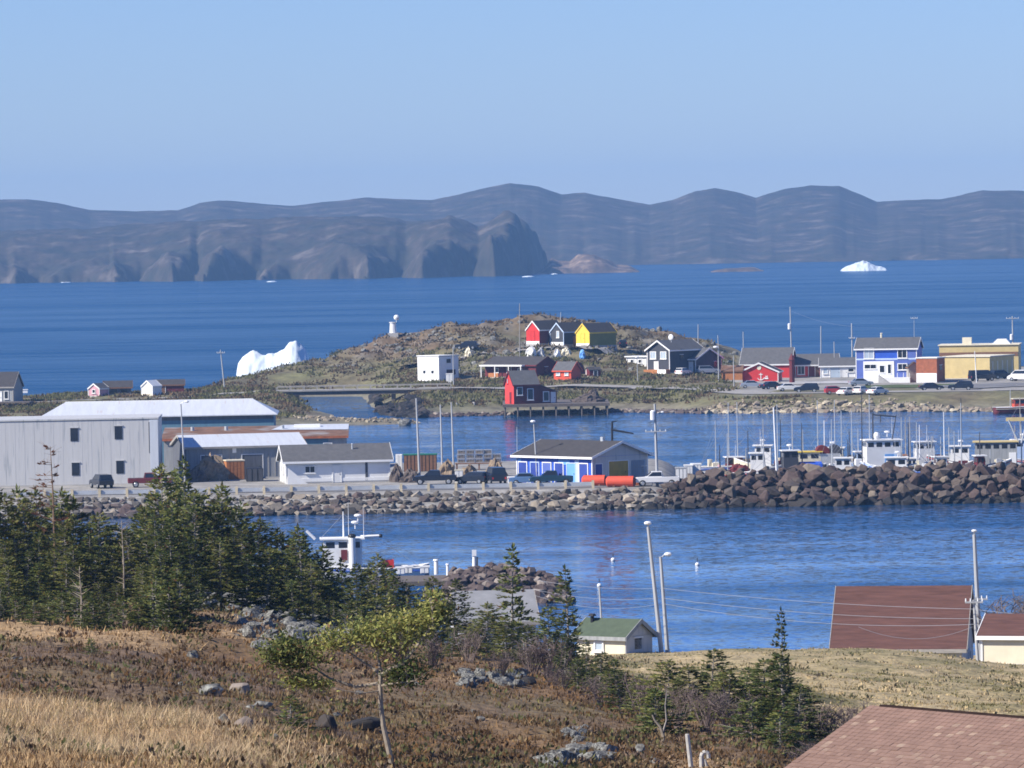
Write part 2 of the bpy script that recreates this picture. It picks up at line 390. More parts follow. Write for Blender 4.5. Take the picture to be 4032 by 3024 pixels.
FAR = {
 -1200: FRONT + [(1100, 2), (1145, 1.8), (1160, -2)],
 0:    FRONT + [(900, 2), (1060, 1.8), (1142, 1.6), (1158, -2)],
 400:  FRONT + [(900, 2), (1050, 2.2), (1120, 2.3), (1150, 1.8), (1165, -2)],
 750:  FRONT + [(900, 2), (1050, 2.6), (1120, 2.6), (1150, 2.0), (1175, -2)],
 900:  FRONT + [(900, 2), (960, 1.6), (1050, 2.8), (1100, 3.3), (1140, 3.0), (1180, 3.8), (1200, 2), (1215, -2)],
 1090: FRONT + [(800, 2), (900, 1.4), (975, 0.6), (1000, 1.2), (1060, 3.5), (1090, 3.5), (1110, 2.5), (1150, 1.5), (1165, 1.6), (1185, 4.6), (1200, 5.2), (1225, 2), (1240, -2)],
 1190: FRONT + [(775, 2), (800, 1), (960, -0.6), (980, 0.0), (995, 0.9), (1060, 1.3), (1085, 1.3), (1110, -0.3), (1125, -1), (1160, -0.5), (1175, 3), (1190, 6.3), (1205, 6.9), (1230, 2), (1245, -2)],
 1260: CW + [(970, -1), (984, 0), (995, 0.8), (1040, 0.8), (1056, 0), (1068, -1.2), (1158, -0.6), (1172, 2.5), (1190, 5.5), (1202, 7.6), (1230, 3), (1250, -2)],
 1400: CW + [(972, -1), (985, 0.1), (995, 0.6), (1005, 0.4), (1014, -0.4), (1030, -1.5), (1155, -0.8), (1168, 2.5), (1185, 7), (1203, 10.4), (1230, 5), (1260, -2)],
 1500: CW + [(972, -1), (985, 0.1), (995, 0.6), (1005, 0.3), (1014, -0.8), (1040, -1.2), (1060, -0.4), (1090, 0.8), (1150, 2), (1170, 4.4), (1190, 9), (1205, 11.6), (1235, 6), (1262, -2)],
 1640: CW + [(972, -1), (986, 0.1), (994, 0.5), (1002, -0.3), (1012, -0.5), (1025, 0.8), (1050, 2.6), (1075, 3.6), (1100, 3.6), (1150, 4.5), (1180, 9), (1205, 12.4), (1235, 8), (1265, -2)],
 1720: CW + [(975, -2), (1020, -0.8), (1032, 0.4), (1055, 2.6), (1075, 3.5), (1110, 3.6), (1150, 5), (1180, 10), (1205, 12.8), (1235, 8), (1265, -2)],
 1900: CW + [(1020, -1.5), (1036, 0.1), (1050, 1.6), (1075, 3), (1110, 4), (1140, 6.5), (1165, 9), (1190, 12), (1205, 13.8), (1235, 9), (1270, -2)],
 2100: CW + [(1020, -1.5), (1036, 0.1), (1050, 1.6), (1075, 3), (1110, 4.6), (1140, 7.3), (1160, 9.2), (1182, 9.6), (1196, 13), (1207, 15.4), (1240, 10), (1275, -2)],
 2280: CW + [(1022, -1.5), (1038, 0.1), (1050, 1.6), (1075, 3), (1110, 4.8), (1140, 7.3), (1160, 9.2), (1182, 9.6), (1196, 13), (1207, 15.5), (1240, 10), (1275, -2)],
 2450: CW + [(1028, -1.5), (1042, 0.1), (1054, 1.6), (1078, 3), (1110, 4.8), (1145, 7.5), (1160, 9.2), (1182, 9.6), (1196, 12), (1207, 14), (1240, 9), (1275, -2)],
 2600: CW + [(1026, -1.5), (1040, 0.1), (1052, 1.8), (1080, 3), (1103, 4.7), (1130, 5.5), (1170, 7.5), (1207, 11.4), (1240, 8), (1275, -2)],
 2760: [(655, -2), (1006, -1.5), (1022, 0), (1034, 1.9), (1060, 2.7), (1100, 3.8), (1140, 5), (1180, 7), (1225, 9.8), (1250, 6), (1275, -2)],
 2900: [(655, -2), (1000, -1.5), (1014, 0), (1024, 2.2), (1050, 2.7), (1100, 3.0), (1150, 4), (1200, 6), (1230, 7), (1255, -2)],
 3100: [(655, -2), (1000, -1.5), (1012, 0), (1023, 2.4), (1050, 2.7), (1100, 3.0), (1180, 3.2), (1220, 2), (1235, -2)],
 5600: [(655, -2), (994, -1.5), (1006, 0), (1018, 2.4), (1050, 2.7), (1100, 3.0), (1180, 3.2), (1220, 2), (1235, -2)],
}
far1 = make_field(FAR)
def far0(u, Y): return sum(far1(np.asarray(u, float) + k, Y) for k in (-36, 0, 36)) / 3
def far_z(u, Y, amp=1.0):
    x = xat(u, Y); z = far0(u, Y); Y = np.asarray(Y, float)
    hill = np.clip((z - 3.9) / 4, 0, 1)
    n = hill * (1.9 * fbm(x / 13, Y / 13, 4) + 1.7 * np.abs(fbm(x / 5 + 9, Y / 5, 3)) - 1.1) + (0.12 + 0.25 * np.clip((Y - 900) / 100, 0, 1)) * fbm(x / 6, Y / 6, 3)
    flat = np.where(Y < 800, 0.15, 1.0) * np.where((np.asarray(u) > 2880) & (Y > 1030), 0.2, 1.0)
    return z + amp * n * flat * np.clip((z + 0.6) / 1.2, 0.15, 1)
def hit(u, v, fld, Y0, Y1, step=0.5):
    """the point where the line of sight through (u, v) meets the ground"""
    Ys = np.arange(Y0, Y1, step)
    zr = np.array([HC + (ray(u, v).z / ray(u, v).y) * y for y in Ys])
    zg = fld(np.full_like(Ys, u), Ys)
    k = np.argmax(zg >= zr)
    return at(u, v, Ys[k]) if zg[k] >= zr[k] else None
def near_at(u, Y): return Vector((xat(u, Y), Y, float(near_z(np.array([u]), np.array([float(Y)]))[0])))
def far_at(u, Y): return Vector((xat(u, Y), Y, float(far_z(np.array([u]), np.array([float(Y)]))[0])))

# near hillside
def pal(cols, w):
    w = np.clip(np.stack(w, -1), 0, None); w = w / w.sum(-1, keepdims=True)
    c = w @ np.array(cols); return np.concatenate([c, np.ones(c.shape[:-1] + (1,))], -1)
TAN, HEATH, RUST, OLIVE, PURP, STRAW = (0.43, 0.30, 0.16), (0.140, 0.090, 0.046), (0.175, 0.100, 0.043), (0.165, 0.145, 0.058), (0.17, 0.118, 0.080), (0.41, 0.32, 0.175)
def near_cols(u, Y):
    x = xat(u, np.maximum(Y, 1)); n1 = fbm(x / 6, Y / 12, 4); n2 = fbm(x / 2.2 + 50, Y / 4 + 20, 4); n3 = fbm(x / 10 + 9, Y / 20 + 3, 3)
    lim = 108 - 14 * np.clip((u - 300) / 900, 0, 2) + 5 * n1
    tan_ = np.clip((lim - Y + 9 * n2) / 9, 0, 1) * 1.6 + np.clip(n1 * 3.6 - 0.30, 0, 1.8) * np.clip((1700 - u) / 900, 0.25, 1.3)
    right = np.clip((u - 2150 - 500 * (np.clip(260 - Y, 0, 90) / 90)) / 250, 0, 1) * np.clip((Y - 165) / 40, 0, 1)
    straw = right * np.clip(1.8 + 3.0 * n2 + 1.6 * n1, 0.1, 4)
    return tan_ * (1 - right), (0.8 + 0.8 * n2) * (1 - right), np.clip(n3 * 2.0, 0, 1) * (1 - right), np.clip(-n1 * 1.2 + n2, 0, 1) * 0.8 + right * np.clip(1.1 - 3.2 * n2 - 1.2 * n3, 0, 3), np.clip(-n3 * 2, 0, 1) * 0.9 * (1 - right), straw
PALN = [TAN, HEATH, RUST, OLIVE, PURP, STRAW]
mat('heath_ground', (1, 1, 1), 0.95, 0.55, 2.2, bump=0.10, bscale=5, attr='Col')
uu = np.concatenate([np.arange(-2400, -150, 90), np.arange(-150, 4200, 22), np.arange(4200, 6400, 90)])
yy = np.concatenate([np.arange(-55, 60, 6), np.arange(60, 76, 1.1), np.arange(76, 135, .45), np.arange(135, 200, .8), np.arange(200, 450, 1.2)])
UU, YY = np.meshgrid(uu, yy)
XX = np.where(YY < 30, (UU - UC) * 30 / FP, 0) + np.where(YY >= 30, xat(UU, YY), 0)
XX = XX * np.where(YY < 60, 1 + np.clip((60 - YY) / 30, 0, 3) * 1.0, 1.0)
ZZ = near_z(UU, YY)
me = grid_mesh(XX, YY, ZZ, 'hillside', 'heath_ground')
colour_attr(me, pal(PALN, near_cols(UU, YY)).reshape(-1, 4))
struct(link('hillside', me))
# harbour land and the island
mat('island_ground', (1, 1, 1), 0.95, 0.42, 0.35, bump=0.25, bscale=0.8, attr='Col')
uu = np.concatenate([np.arange(-1100, -100, 80), np.arange(-100, 4200, 20), np.arange(4200, 5500, 80)])
yy = np.concatenate([np.arange(650, 800, 2.0), np.arange(800, 960, 8), np.arange(960, 1290, 1.6)])
UU, YY = np.meshgrid(uu, yy)
ZZ = far_z(UU, YY); XX = xat(UU, YY)
n1 = fbm(XX / 9, YY / 9, 4); n2 = fbm(XX / 3.5 + 30, YY / 3.5, 4); n3 = fbm(XX / 22 + 8, YY / 22, 3)
pad = np.clip((830 - YY) / 20, 0, 1) * 3 + np.clip((UU - 2900) / 60, 0, 1) * np.clip((YY - 1030) / 8, 0, 1) * 1.2 * (n3 > -0.25)
rockw = np.clip((ZZ - 4) / 4, 0, 1) * np.clip(n2 * 3.0 - 0.25, 0, 1.2) + np.clip((1.2 - ZZ), 0, 1) * 1.0
grass = np.clip(1 - pad, 0, 1) * (0.7 + 0.8 * n1) * np.clip((9 - ZZ) / 5, 0.15, 1)
brown = np.clip(1 - pad, 0, 1) * (0.45 - 0.9 * n1) + 0.05
rust = np.clip(n3 * 1.6, 0, 0.8) * np.clip((ZZ - 5) / 3, 0, 1)
me = grid_mesh(XX, YY, ZZ, 'harbour_land', 'island_ground')
colour_attr(me, pal([(0.27, 0.26, 0.24), (0.22, 0.20, 0.17), (0.155, 0.150, 0.070), (0.135, 0.108, 0.064), (0.16, 0.098, 0.062)], (pad, rockw, grass, brown, rust)).reshape(-1, 4))
struct(link('harbour_land', me))

# ------------------------------------------------------------------ sea
def water_mat():
    m = bpy.data.materials.new('sea_water'); m.use_nodes = True; M['sea_water'] = m
    n = m.node_tree; L = n.links.new; n.nodes.clear()
    out = n.nodes.new('ShaderNodeOutputMaterial')
    geo = n.nodes.new('ShaderNodeNewGeometry')
    def noise(sc, stretch, det, rough=0.55):
        mp = n.nodes.new('ShaderNodeMapping'); mp.inputs['Scale'].default_value = stretch
        L(geo.outputs['Position'], mp.inputs[0])
        z = n.nodes.new('ShaderNodeTexNoise'); z.inputs['Scale'].default_value = sc; z.inputs['Detail'].default_value = det; z.inputs['Roughness'].default_value = rough
        L(mp.outputs[0], z.inputs['Vector']); return z
    def vmath(op, a, b=None, sc=None):
        v = n.nodes.new('ShaderNodeVectorMath'); v.operation = op
        for i, q in ((0, a), (1, b)):
            if q is None: continue
            if isinstance(q, tuple): v.inputs[i].default_value = q
            else: L(q, v.inputs[i])
        if sc is not None:
            if isinstance(sc, float): v.inputs['Scale'].default_value = sc
            else: L(sc, v.inputs['Scale'])
        return v.outputs[0]
    # wind lanes: long bands of rougher and calmer water
    lane = noise(0.0075, (0.16, 1.0, 1.0), 5, 0.6)
    gust = noise(0.06, (0.35, 1.0, 1.0), 4, 0.6)
    mixl = n.nodes.new('ShaderNodeMath'); mixl.operation = 'MULTIPLY_ADD'; L(gust.outputs[0], mixl.inputs[0]); mixl.inputs[1].default_value = 0.55
    L(lane.outputs[0], mixl.inputs[2])
    rng = n.nodes.new('ShaderNodeMapRange'); L(mixl.outputs[0], rng.inputs[0])
    rng.inputs[1].default_value, rng.inputs[2].default_value = 0.62, 0.94
    rng.inputs[3].default_value, rng.inputs[4].default_value = WATER_CALM, WATER_ROUGH
    w1 = noise(0.9, (1.0, 1.0, 1.0), 6, 0.7)
    d = vmath('SUBTRACT', w1.outputs['Color'], (0.5, 0.5, 0.5))
    d = vmath('MULTIPLY', d, (1.0, 1.0, 0.0))
    d = vmath('SCALE', d, sc=rng.outputs[0])
    d = vmath('ADD', d, (0, 0, 1)); d = vmath('NORMALIZE', d)
    # body colour of the water under a rough mirror; sheltered harbour water mirrors more of the sky than the open sea
    dif = n.nodes.new('ShaderNodeBsdfDiffuse'); dif.inputs['Color'].default_value = (*WATER_COL, 1)
    gl = n.nodes.new('ShaderNodeBsdfGlossy'); gl.inputs['Roughness'].default_value = 0.10; gl.inputs['Color'].default_value = (0.9, 0.95, 1.0, 1)
    L(d, gl.inputs['Normal'])
    sx = n.nodes.new('ShaderNodeSeparateXYZ'); L(geo.outputs['Position'], sx.inputs[0])
    sh = n.nodes.new('ShaderNodeMapRange'); sh.interpolation_type = 'SMOOTHSTEP'; L(sx.outputs['Y'], sh.inputs[0])
    sh.inputs[1].default_value, sh.inputs[2].default_value, sh.inputs[3].default_value, sh.inputs[4].default_value = 950, 1250, MIRROR_NEAR, MIRROR_FAR
    lr = n.nodes.new('ShaderNodeMapRange'); L(mixl.outputs[0], lr.inputs[0])
    lr.inputs[1].default_value, lr.inputs[2].default_value, lr.inputs[3].default_value, lr.inputs[4].default_value = 0.64, 0.92, 1.55, 0.6
    mu = n.nodes.new('ShaderNodeMath'); mu.operation = 'MULTIPLY'; L(sh.outputs[0], mu.inputs[0]); L(lr.outputs[0], mu.inputs[1])
    ms = n.nodes.new('ShaderNodeMixShader'); L(mu.outputs[0], ms.inputs[0]); L(dif.outputs[0], ms.inputs[1]); L(gl.outputs[0], ms.inputs[2]); L(ms.outputs[0], out.inputs[0])
WATER_CALM, WATER_ROUGH, WATER_COL = 0.42, 1.2, (0.005, 0.052, 0.148)
MIRROR_NEAR, MIRROR_FAR = 0.58, 0.21
water_mat()
struct(MB().add([(-2800, 405, 0), (2800, 405, 0), (2800, 8200, 0), (-2800, 8200, 0)], [(0, 1, 2, 3)]).build('sea', 'sea_water'))

# ------------------------------------------------------------------ far hills
ramp_mat('hill_cover', [(0.30, (0.020, 0.023, 0.017)), (0.45, (0.036, 0.034, 0.024)), (0.56, (0.055, 0.044, 0.033)), (0.66, (0.12, 0.10, 0.082)), (0.75, (0.16, 0.14, 0.12))], 0.035, bump=0.6, bscale=0.1)
def interp(pts, u): return np.interp(u, [p[0] for p in pts], [p[1] for p in pts])
D = 1 / 0.5486
SKY = [(x*D, y*D) for x, y in [(-400, 438), (0, 430), (70, 430), (130, 438), (200, 453), (300, 456), (390, 455), (440, 438), (480, 433), (560, 438), (640, 445), (720, 435), (800, 427), (880, 430), (940, 432), (1000, 420), (1060, 405), (1110, 396), (1170, 403), (1220, 421), (1270, 416), (1330, 428), (1410, 443), (1460, 432), (1510, 412), (1550, 407), (1600, 415), (1640, 428), (1700, 408), (1760, 400), (1820, 402), (1860, 418), (1900, 436), (1960, 433), (2040, 430), (2080, 422), (2130, 411), (2212, 412), (2600, 430)]]
def hills(name, u0, u1, du, shore, crest_y, crest_v, back, rough, cliff, endr=None, seed=0.0):
    u = np.arange(u0, u1, du)
    ys = shore(u); yc = crest_y(u); ym = np.median(ys); cf = cliff(u)
    zc = HC + (hz(u) - interp(crest_v, u)) * yc / FP
    ts = np.concatenate([[-0.06, -0.01], np.linspace(0, 1, 90) ** 1.5, 1 + np.linspace(0.05, 1, 12)])
    rows = []
    for t in ts:
        yb = ym + (ys - ym) * math.exp(-5.0 * max(t, 0))
        y = yb + (yc - yb) * min(t, 1) + back * max(t - 1, 0)
        if t < 0: z = np.full_like(u, -3.0); y = ys + 40 * t
        elif t <= 1: z = zc * (cf * (1 - np.exp(-t * 30)) + (1 - cf) * (t ** 1.0))
        else: z = zc * (1 - (t - 1)) - 3 * (t - 1)
        x = xat(u, y)
        if 0 <= t <= 1:
            nn = fbm(x / 150 + seed, y / 210, 4); g = np.abs(fbm(x / 90 + seed + 5, y / 130 + 3, 4)); m = (4 * t * (1 - t)) ** 0.6
            z = z + zc * rough * (nn - 0.8 * g + 0.25) * m + 0.9 * fbm(x / 22 + seed, y / 30, 3) * min(1, t * 10 + 0.1)
            crag = np.abs(fbm(x / 22 + seed, z / 9 + seed, 4)); y = y + (26 * crag - 5) * math.exp(-t * 22) * (0.1 + cf); x = xat(u, y) + 4 * fbm(z / 7 + seed, u / 30, 3) * math.exp(-t * 22)
        if endr is not None: z = np.where(u > endr, -3.0, z)
        rows.append((x, y, z))
    X = np.stack([r[0] for r in rows]); Y = np.stack([r[1] for r in rows]); Zz = np.stack([r[2] for r in rows])
    o = link(name, grid_mesh(X, Y, Zz, name, 'hill_cover', smooth=False)); struct(o); return o
hills('far_hills', -700, 4800, 7, lambda u: 5250 + 70 * fbm(u / 330, u * 0 + 2, 3), lambda u: 5950 + 0 * u, SKY, 500, 0.045, lambda u: 0.03 + 0.08 * np.clip(fbm(u / 80, u * 0 + 1, 3) + 0.3, 0, 1), seed=3.0)
HEAD = [(-900, 905), (0, 905), (400, 896), (730, 868), (1000, 856), (1276, 832), (1500, 820), (1640, 812), (1820, 806), (1940, 808), (1990, 815), (2060, 836), (2100, 856), (2400, 856)]
SHORE = [(-900, 4360), (40, 4350), (62, 4325), (165, 4390), (185, 4335), (330, 4345), (440, 4310), (455, 4285), (560, 4360), (575, 4290), (690, 4225), (778, 4330), (800, 4200), (900, 4250), (1015, 4310), (1035, 4240), (1150, 4265), (1300, 4205), (1400, 4215), (1455, 4165), (1590, 4300), (1605, 4195), (1672, 4160), (1770, 4215), (1872, 4280), (1886, 4215), (1958, 4185), (2050, 4310), (2120, 4500), (2150, 4760), (2150, 5300)]
HIGH = [(-900, .06), (40, .08), (62, .2), (165, .1), (440, .1), (455, .22), (560, .1), (690, .3), (760, .34), (790, .12), (802, .30), (880, .44), (1000, .30), (1040, .12), (1300, .10), (1455, .26), (1570, .22), (1610, .12), (1672, .30), (1780, .52), (1860, .40), (1895, .34), (1958, .6), (2040, .93), (2200, .95)]
def headland():
    """slopes rise from a broken shoreline; height follows the true distance to the water, so coves and points turn their own faces"""
    u = np.arange(-900, 2240, 7.0); Y = np.concatenate([np.arange(4120, 4420, 4.0), np.arange(4420, 4860, 10.0)]); UU, YY = np.meshgrid(u, Y); XX = xat(UU, YY)
    q = np.array([(xat(a, b), b) for a, b in SHORE]); wob = lambda a, b: (5 * fbm(a / 18, b / 18 + 2, 3))
    best = np.full(XX.shape, 1e9)
    for (x0, y0), (x1, y1) in zip(q[:-1], q[1:]):
        dx, dy = x1 - x0, y1 - y0; t = np.clip(((XX - x0) * dx + (YY - y0) * dy) / (dx * dx + dy * dy), 0, 1); best = np.minimum(best, np.hypot(XX - x0 - t * dx, YY - y0 - t * dy))
    ysh = np.interp(ucol(XX, YY), [a for a, b in SHORE], [b for a, b in SHORE]); inside = (YY > ysh) & (UU < 2150)
    d = np.where(inside, best, -best) + wob(XX, YY) + 3 * fbm(XX / 6, YY / 6, 3)
    zc = HC + (hz(UU) - interp(HEAD, UU)) * 4640 / FP; cf = interp(HIGH, UU) * (1 + 0.5 * fbm(XX / 40, YY / 60, 3))
    dp = np.clip(d, 0, None); rise = np.clip(cf, 0, .97) * (1 - np.exp(-dp / 5)) + (1 - np.clip(cf, 0, .97)) * (1 - np.exp(-dp / 85))
    rug = np.clip(dp / 20, 0, 1) * (3.2 * fbm(XX / 45, YY / 45, 4) - 3.0 * np.abs(fbm(XX / 28 + 7, YY / 40, 3)) + 1.2 * fbm(XX / 9, YY / 9, 3)) + np.clip(dp / 3, 0, 1) * np.exp(-dp / 25) * 3.0 * fbm(XX / 7 + 3, YY / 7, 3)
    ZZ = np.where(d > 0, zc * rise + rug, -3.0); ZZ = np.where((d > 0) & (ZZ < .3), .3, ZZ)
    return struct(link('headland', grid_mesh(XX, YY, ZZ, 'headland', 'hill_cover', smooth=False)))
headland()
# low islet and skerry off the headland
def mound(name, u0, u1, Yc, dep, prof, seed, label):
    u = np.linspace(u0, u1, 70); t = np.linspace(-1, 1, 22); UU, TT = np.meshgrid(u, t); YY = Yc + TT * dep
    pz = np.interp(UU, [p[0] for p in prof], [p[1] for p in prof]); XX = xat(UU, YY)
    ZZ = pz * np.clip(1 - TT ** 2, 0, 1) ** 0.6 * (1 + 0.5 * fbm(XX / 18 + seed, YY / 30, 4)) - 1.5 * (np.abs(TT) > 0.98) - 0.8 * (pz < 0.3)
    o = link(name, grid_mesh(XX, YY, ZZ, name, 'islet_rock')); tag(o, label, 'islet'); return o
ramp_mat('islet_rock', [(0.35, (0.06, 0.05, 0.045)), (0.5, (0.12, 0.085, 0.065)), (0.65, (0.30, 0.22, 0.16))], 0.06, bump=1.5, bscale=0.2)
mound('rocky_islet', 2120, 2530, 4420, 60, [(2120, 0), (2150, 3), (2180, 11), (2210, 8), (2250, 7), (2290, 12), (2350, 13), (2400, 10), (2440, 5), (2490, 4), (2530, 0)], 2, 'low tan rocky islet off the tip of the dark headland')
mound('rock_skerry', 2800, 3020, 4260, 25, [(2800, 0), (2830, 2), (2870, 3), (2930, 2.6), (2980, 2.4), (3020, 0)], 7, 'flat dark skerry awash in the open sea between islet and iceberg')

# ------------------------------------------------------------------ icebergs
def iceberg(name, label, prof, Y, depth, seed):
    """outline of the crest (columns, rows) given its own thickness: ridge of ice with sloping flanks"""
    us = np.linspace(prof[0][0], prof[-1][0], 64); t = np.linspace(-1, 1, 26)
    top = np.interp(us, [p[0] for p in prof], [p[1] for p in prof])
    zc = np.array([max(0.0, zat(a, b, Y)) for a, b in zip(us, top)])
    UU, TT = np.meshgrid(us, t); Zc = np.tile(zc, (len(t), 1))
    half = depth * (0.35 + 0.65 * np.clip(Zc / zc.max(), 0, 1) ** 0.5)
    XX = xat(UU, Y); YY = Y + TT * half
    sh = np.where(TT < 0, np.clip(1 - (np.abs(TT)) ** 2.2, 0, 1), np.clip(1 - np.abs(TT) ** 1.6, 0, 1))
    ZZ = Zc * sh * (1 + 0.28 * fbm(XX / 3.2 + seed, YY / 3.2, 3) * (np.abs(TT) > 0.1)) + 0.45 * fbm(XX / 1.2, YY / 1.2 + seed, 3) - 0.5 * np.abs(fbm(XX / 2.5 + 3, YY / 5 + seed, 3)) * (Zc > 1) - 0.8 * (np.abs(TT) > 0.97)
    return tag(link(name, grid_mesh(XX, YY, ZZ, name, 'ice')), label, 'iceberg')
iceberg('iceberg', 'white saddle-shaped iceberg afloat behind the island hillside', [(930, 1490), (934, 1462), (938, 1440), (950, 1421), (968, 1402), (985, 1393), (998, 1389), (1012, 1394), (1030, 1400), (1050, 1401), (1090, 1390), (1126, 1376), (1150, 1358), (1171, 1349), (1189, 1362), (1207, 1385), (1216, 1410), (1222, 1440), (1230, 1490)], 1325, 7, 1.0)
iceberg('iceberg', 'small domed white iceberg far out near the right-hand hills', [(3318, 1070), (3322, 1060), (3335, 1052), (3360, 1042), (3385, 1032), (3405, 1028), (3422, 1030), (3440, 1040), (3455, 1046), (3478, 1050), (3494, 1056), (3500, 1070)], 4130, 18, 5.0)
for i, (u, v, w) in enumerate([(250, 1112, 38), (1070, 1110, 22), (2080, 1090, 26), (2180, 1080, 18)]):
    p = G(u, v, 0); k = w * p.y / FP
    m_ = MB().loft([[(p.x + k*a*cos(q), p.y + 7*a*sin(q), z) for q in np.linspace(0, 2*pi, 9)[:-1]] for a, z in ((1, -0.3), (0.9, 0.3), (0.5, 0.6), (0.2, 0.7))])
    tag(m_.build('ice_floe', 'ice'), ['pale ice floe below the headland at the left edge', 'thin pale ice floe under the middle of the headland', 'pale ice floe under the dark cliff at the headland tip', 'small ice floe between the headland tip and the islet'][i], 'ice floe')

# ------------------------------------------------------------------ air
HAZE_DENSITY = 9.4e-5
hm = bpy.data.materials.new('haze'); hm.use_nodes = True; hn = hm.node_tree; hn.nodes.clear()
ho = hn.nodes.new('ShaderNodeOutputMaterial'); hv = hn.nodes.new('ShaderNodeVolumePrincipled')
hv.inputs['Color'].default_value = (0.30, 0.57, 1.0, 1); hv.inputs['Density'].default_value = HAZE_DENSITY; hv.inputs['Anisotropy'].default_value = 0.0
hn.links.new(hv.outputs[0], ho.inputs['Volume']); M['haze'] = hm
stuff(MB().box(-2900, 2900, -300, 8300, -6, 125).build('haze', 'haze'))
# ------------------------------------------------------------------ builders: houses, vehicles, poles, boats, trees, rocks
FACES = {'F': lambda w, d: ((0, 0), (1, 0), (0, -1)), 'L': lambda w, d: ((0, d), (0, -1), (-1, 0)), 'R': lambda w, d: ((w, 0), (0, 1), (1, 0)), 'B': lambda w, d: ((w, d), (-1, 0), (0, 1))}
def opening(root, x0, w, d, face, kind, cx, cz, ow, oh, trim='white_paint', fill=None, y0=0.0):
    o, t, n = FACES[face](w, d); fw = w if face in 'FB' else d
    ax = o[0] + t[0]*cx + x0; ay = o[1] + t[1]*cx + y0
    T, N, U = Vector((t[0], t[1], 0)), Vector((n[0], n[1], 0)), Vector((0, 0, 1))
    c = Vector((ax, ay, cz))
    b = 0.11 if min(ow, oh) < 1.2 else 0.14
    if kind == 'win':
        f = MB()
        for sx in (-1, 1): f.obox(c + T*sx*(ow/2 - b/2) + N*0.05, T, N, U, b, 0.12, oh)
        for sz in (-1, 1): f.obox(c + U*sz*(oh/2 - b/2) + N*0.05, T, N, U, ow - 2*b, 0.118, b)
        if ow > 1.3: f.obox(c + N*0.045, T, N, U, 0.07, 0.10, oh - 2*b)
        fo = f.build('window', trim, root)
        MB().obox(c + N*0.02, T, N, U, ow - 2*b, 0.05, oh - 2*b).build('pane', fill or 'glass', fo)
        MB().obox(c - U*(oh/2 + 0.04) + N*0.09, T, N, U, ow + 0.16, 0.20, 0.07).build('sill', trim, fo)
        return fo
    if kind == 'hole':      # an opening with a dark reveal and no frame
        fo = MB().obox(c + N*0.03, T, N, U, ow, 0.07, oh).build('window', fill or 'glass', root)
        MB().obox(c + U*(oh/2 + 0.05) + N*0.06, T, N, U, ow + 0.2, 0.14, 0.1).build('lintel', trim, fo)
        return fo
    if kind == 'door':
        fo = MB().obox(c + N*0.03, T, N, U, ow, 0.08, oh).build('door', fill or 'white_paint', root)
        g = MB()
        for sx in (-1, 1): g.obox(c + T*sx*(ow/2 + 0.06) + N*0.05, T, N, U, 0.11, 0.12, oh)
        g.obox(c + U*(oh/2 + 0.06) + N*0.05, T, N, U, ow + 0.24, 0.12, 0.11)
        g.build('door_frame', trim, fo)
        MB().obox(c + T*ow*0.36 + N*0.10, T, N, U, 0.06, 0.07, 0.14).build('handle', 'black_steel', fo)
        return fo
    # any other kind is a flat panel part of that name
    return MB().obox(c + N*0.03, T, N, U, ow, 0.07, oh).build(kind, fill or trim, root)
def chevron(d, h, rise, o, t, y0=0.0):
    sl = rise/(d/2)
    return [(y0-o, h-o*sl), (y0+d/2, h+rise), (y0+d+o, h-o*sl), (y0+d+o, h-o*sl+t), (y0+d/2, h+rise+t), (y0-o, h-o*sl+t)]
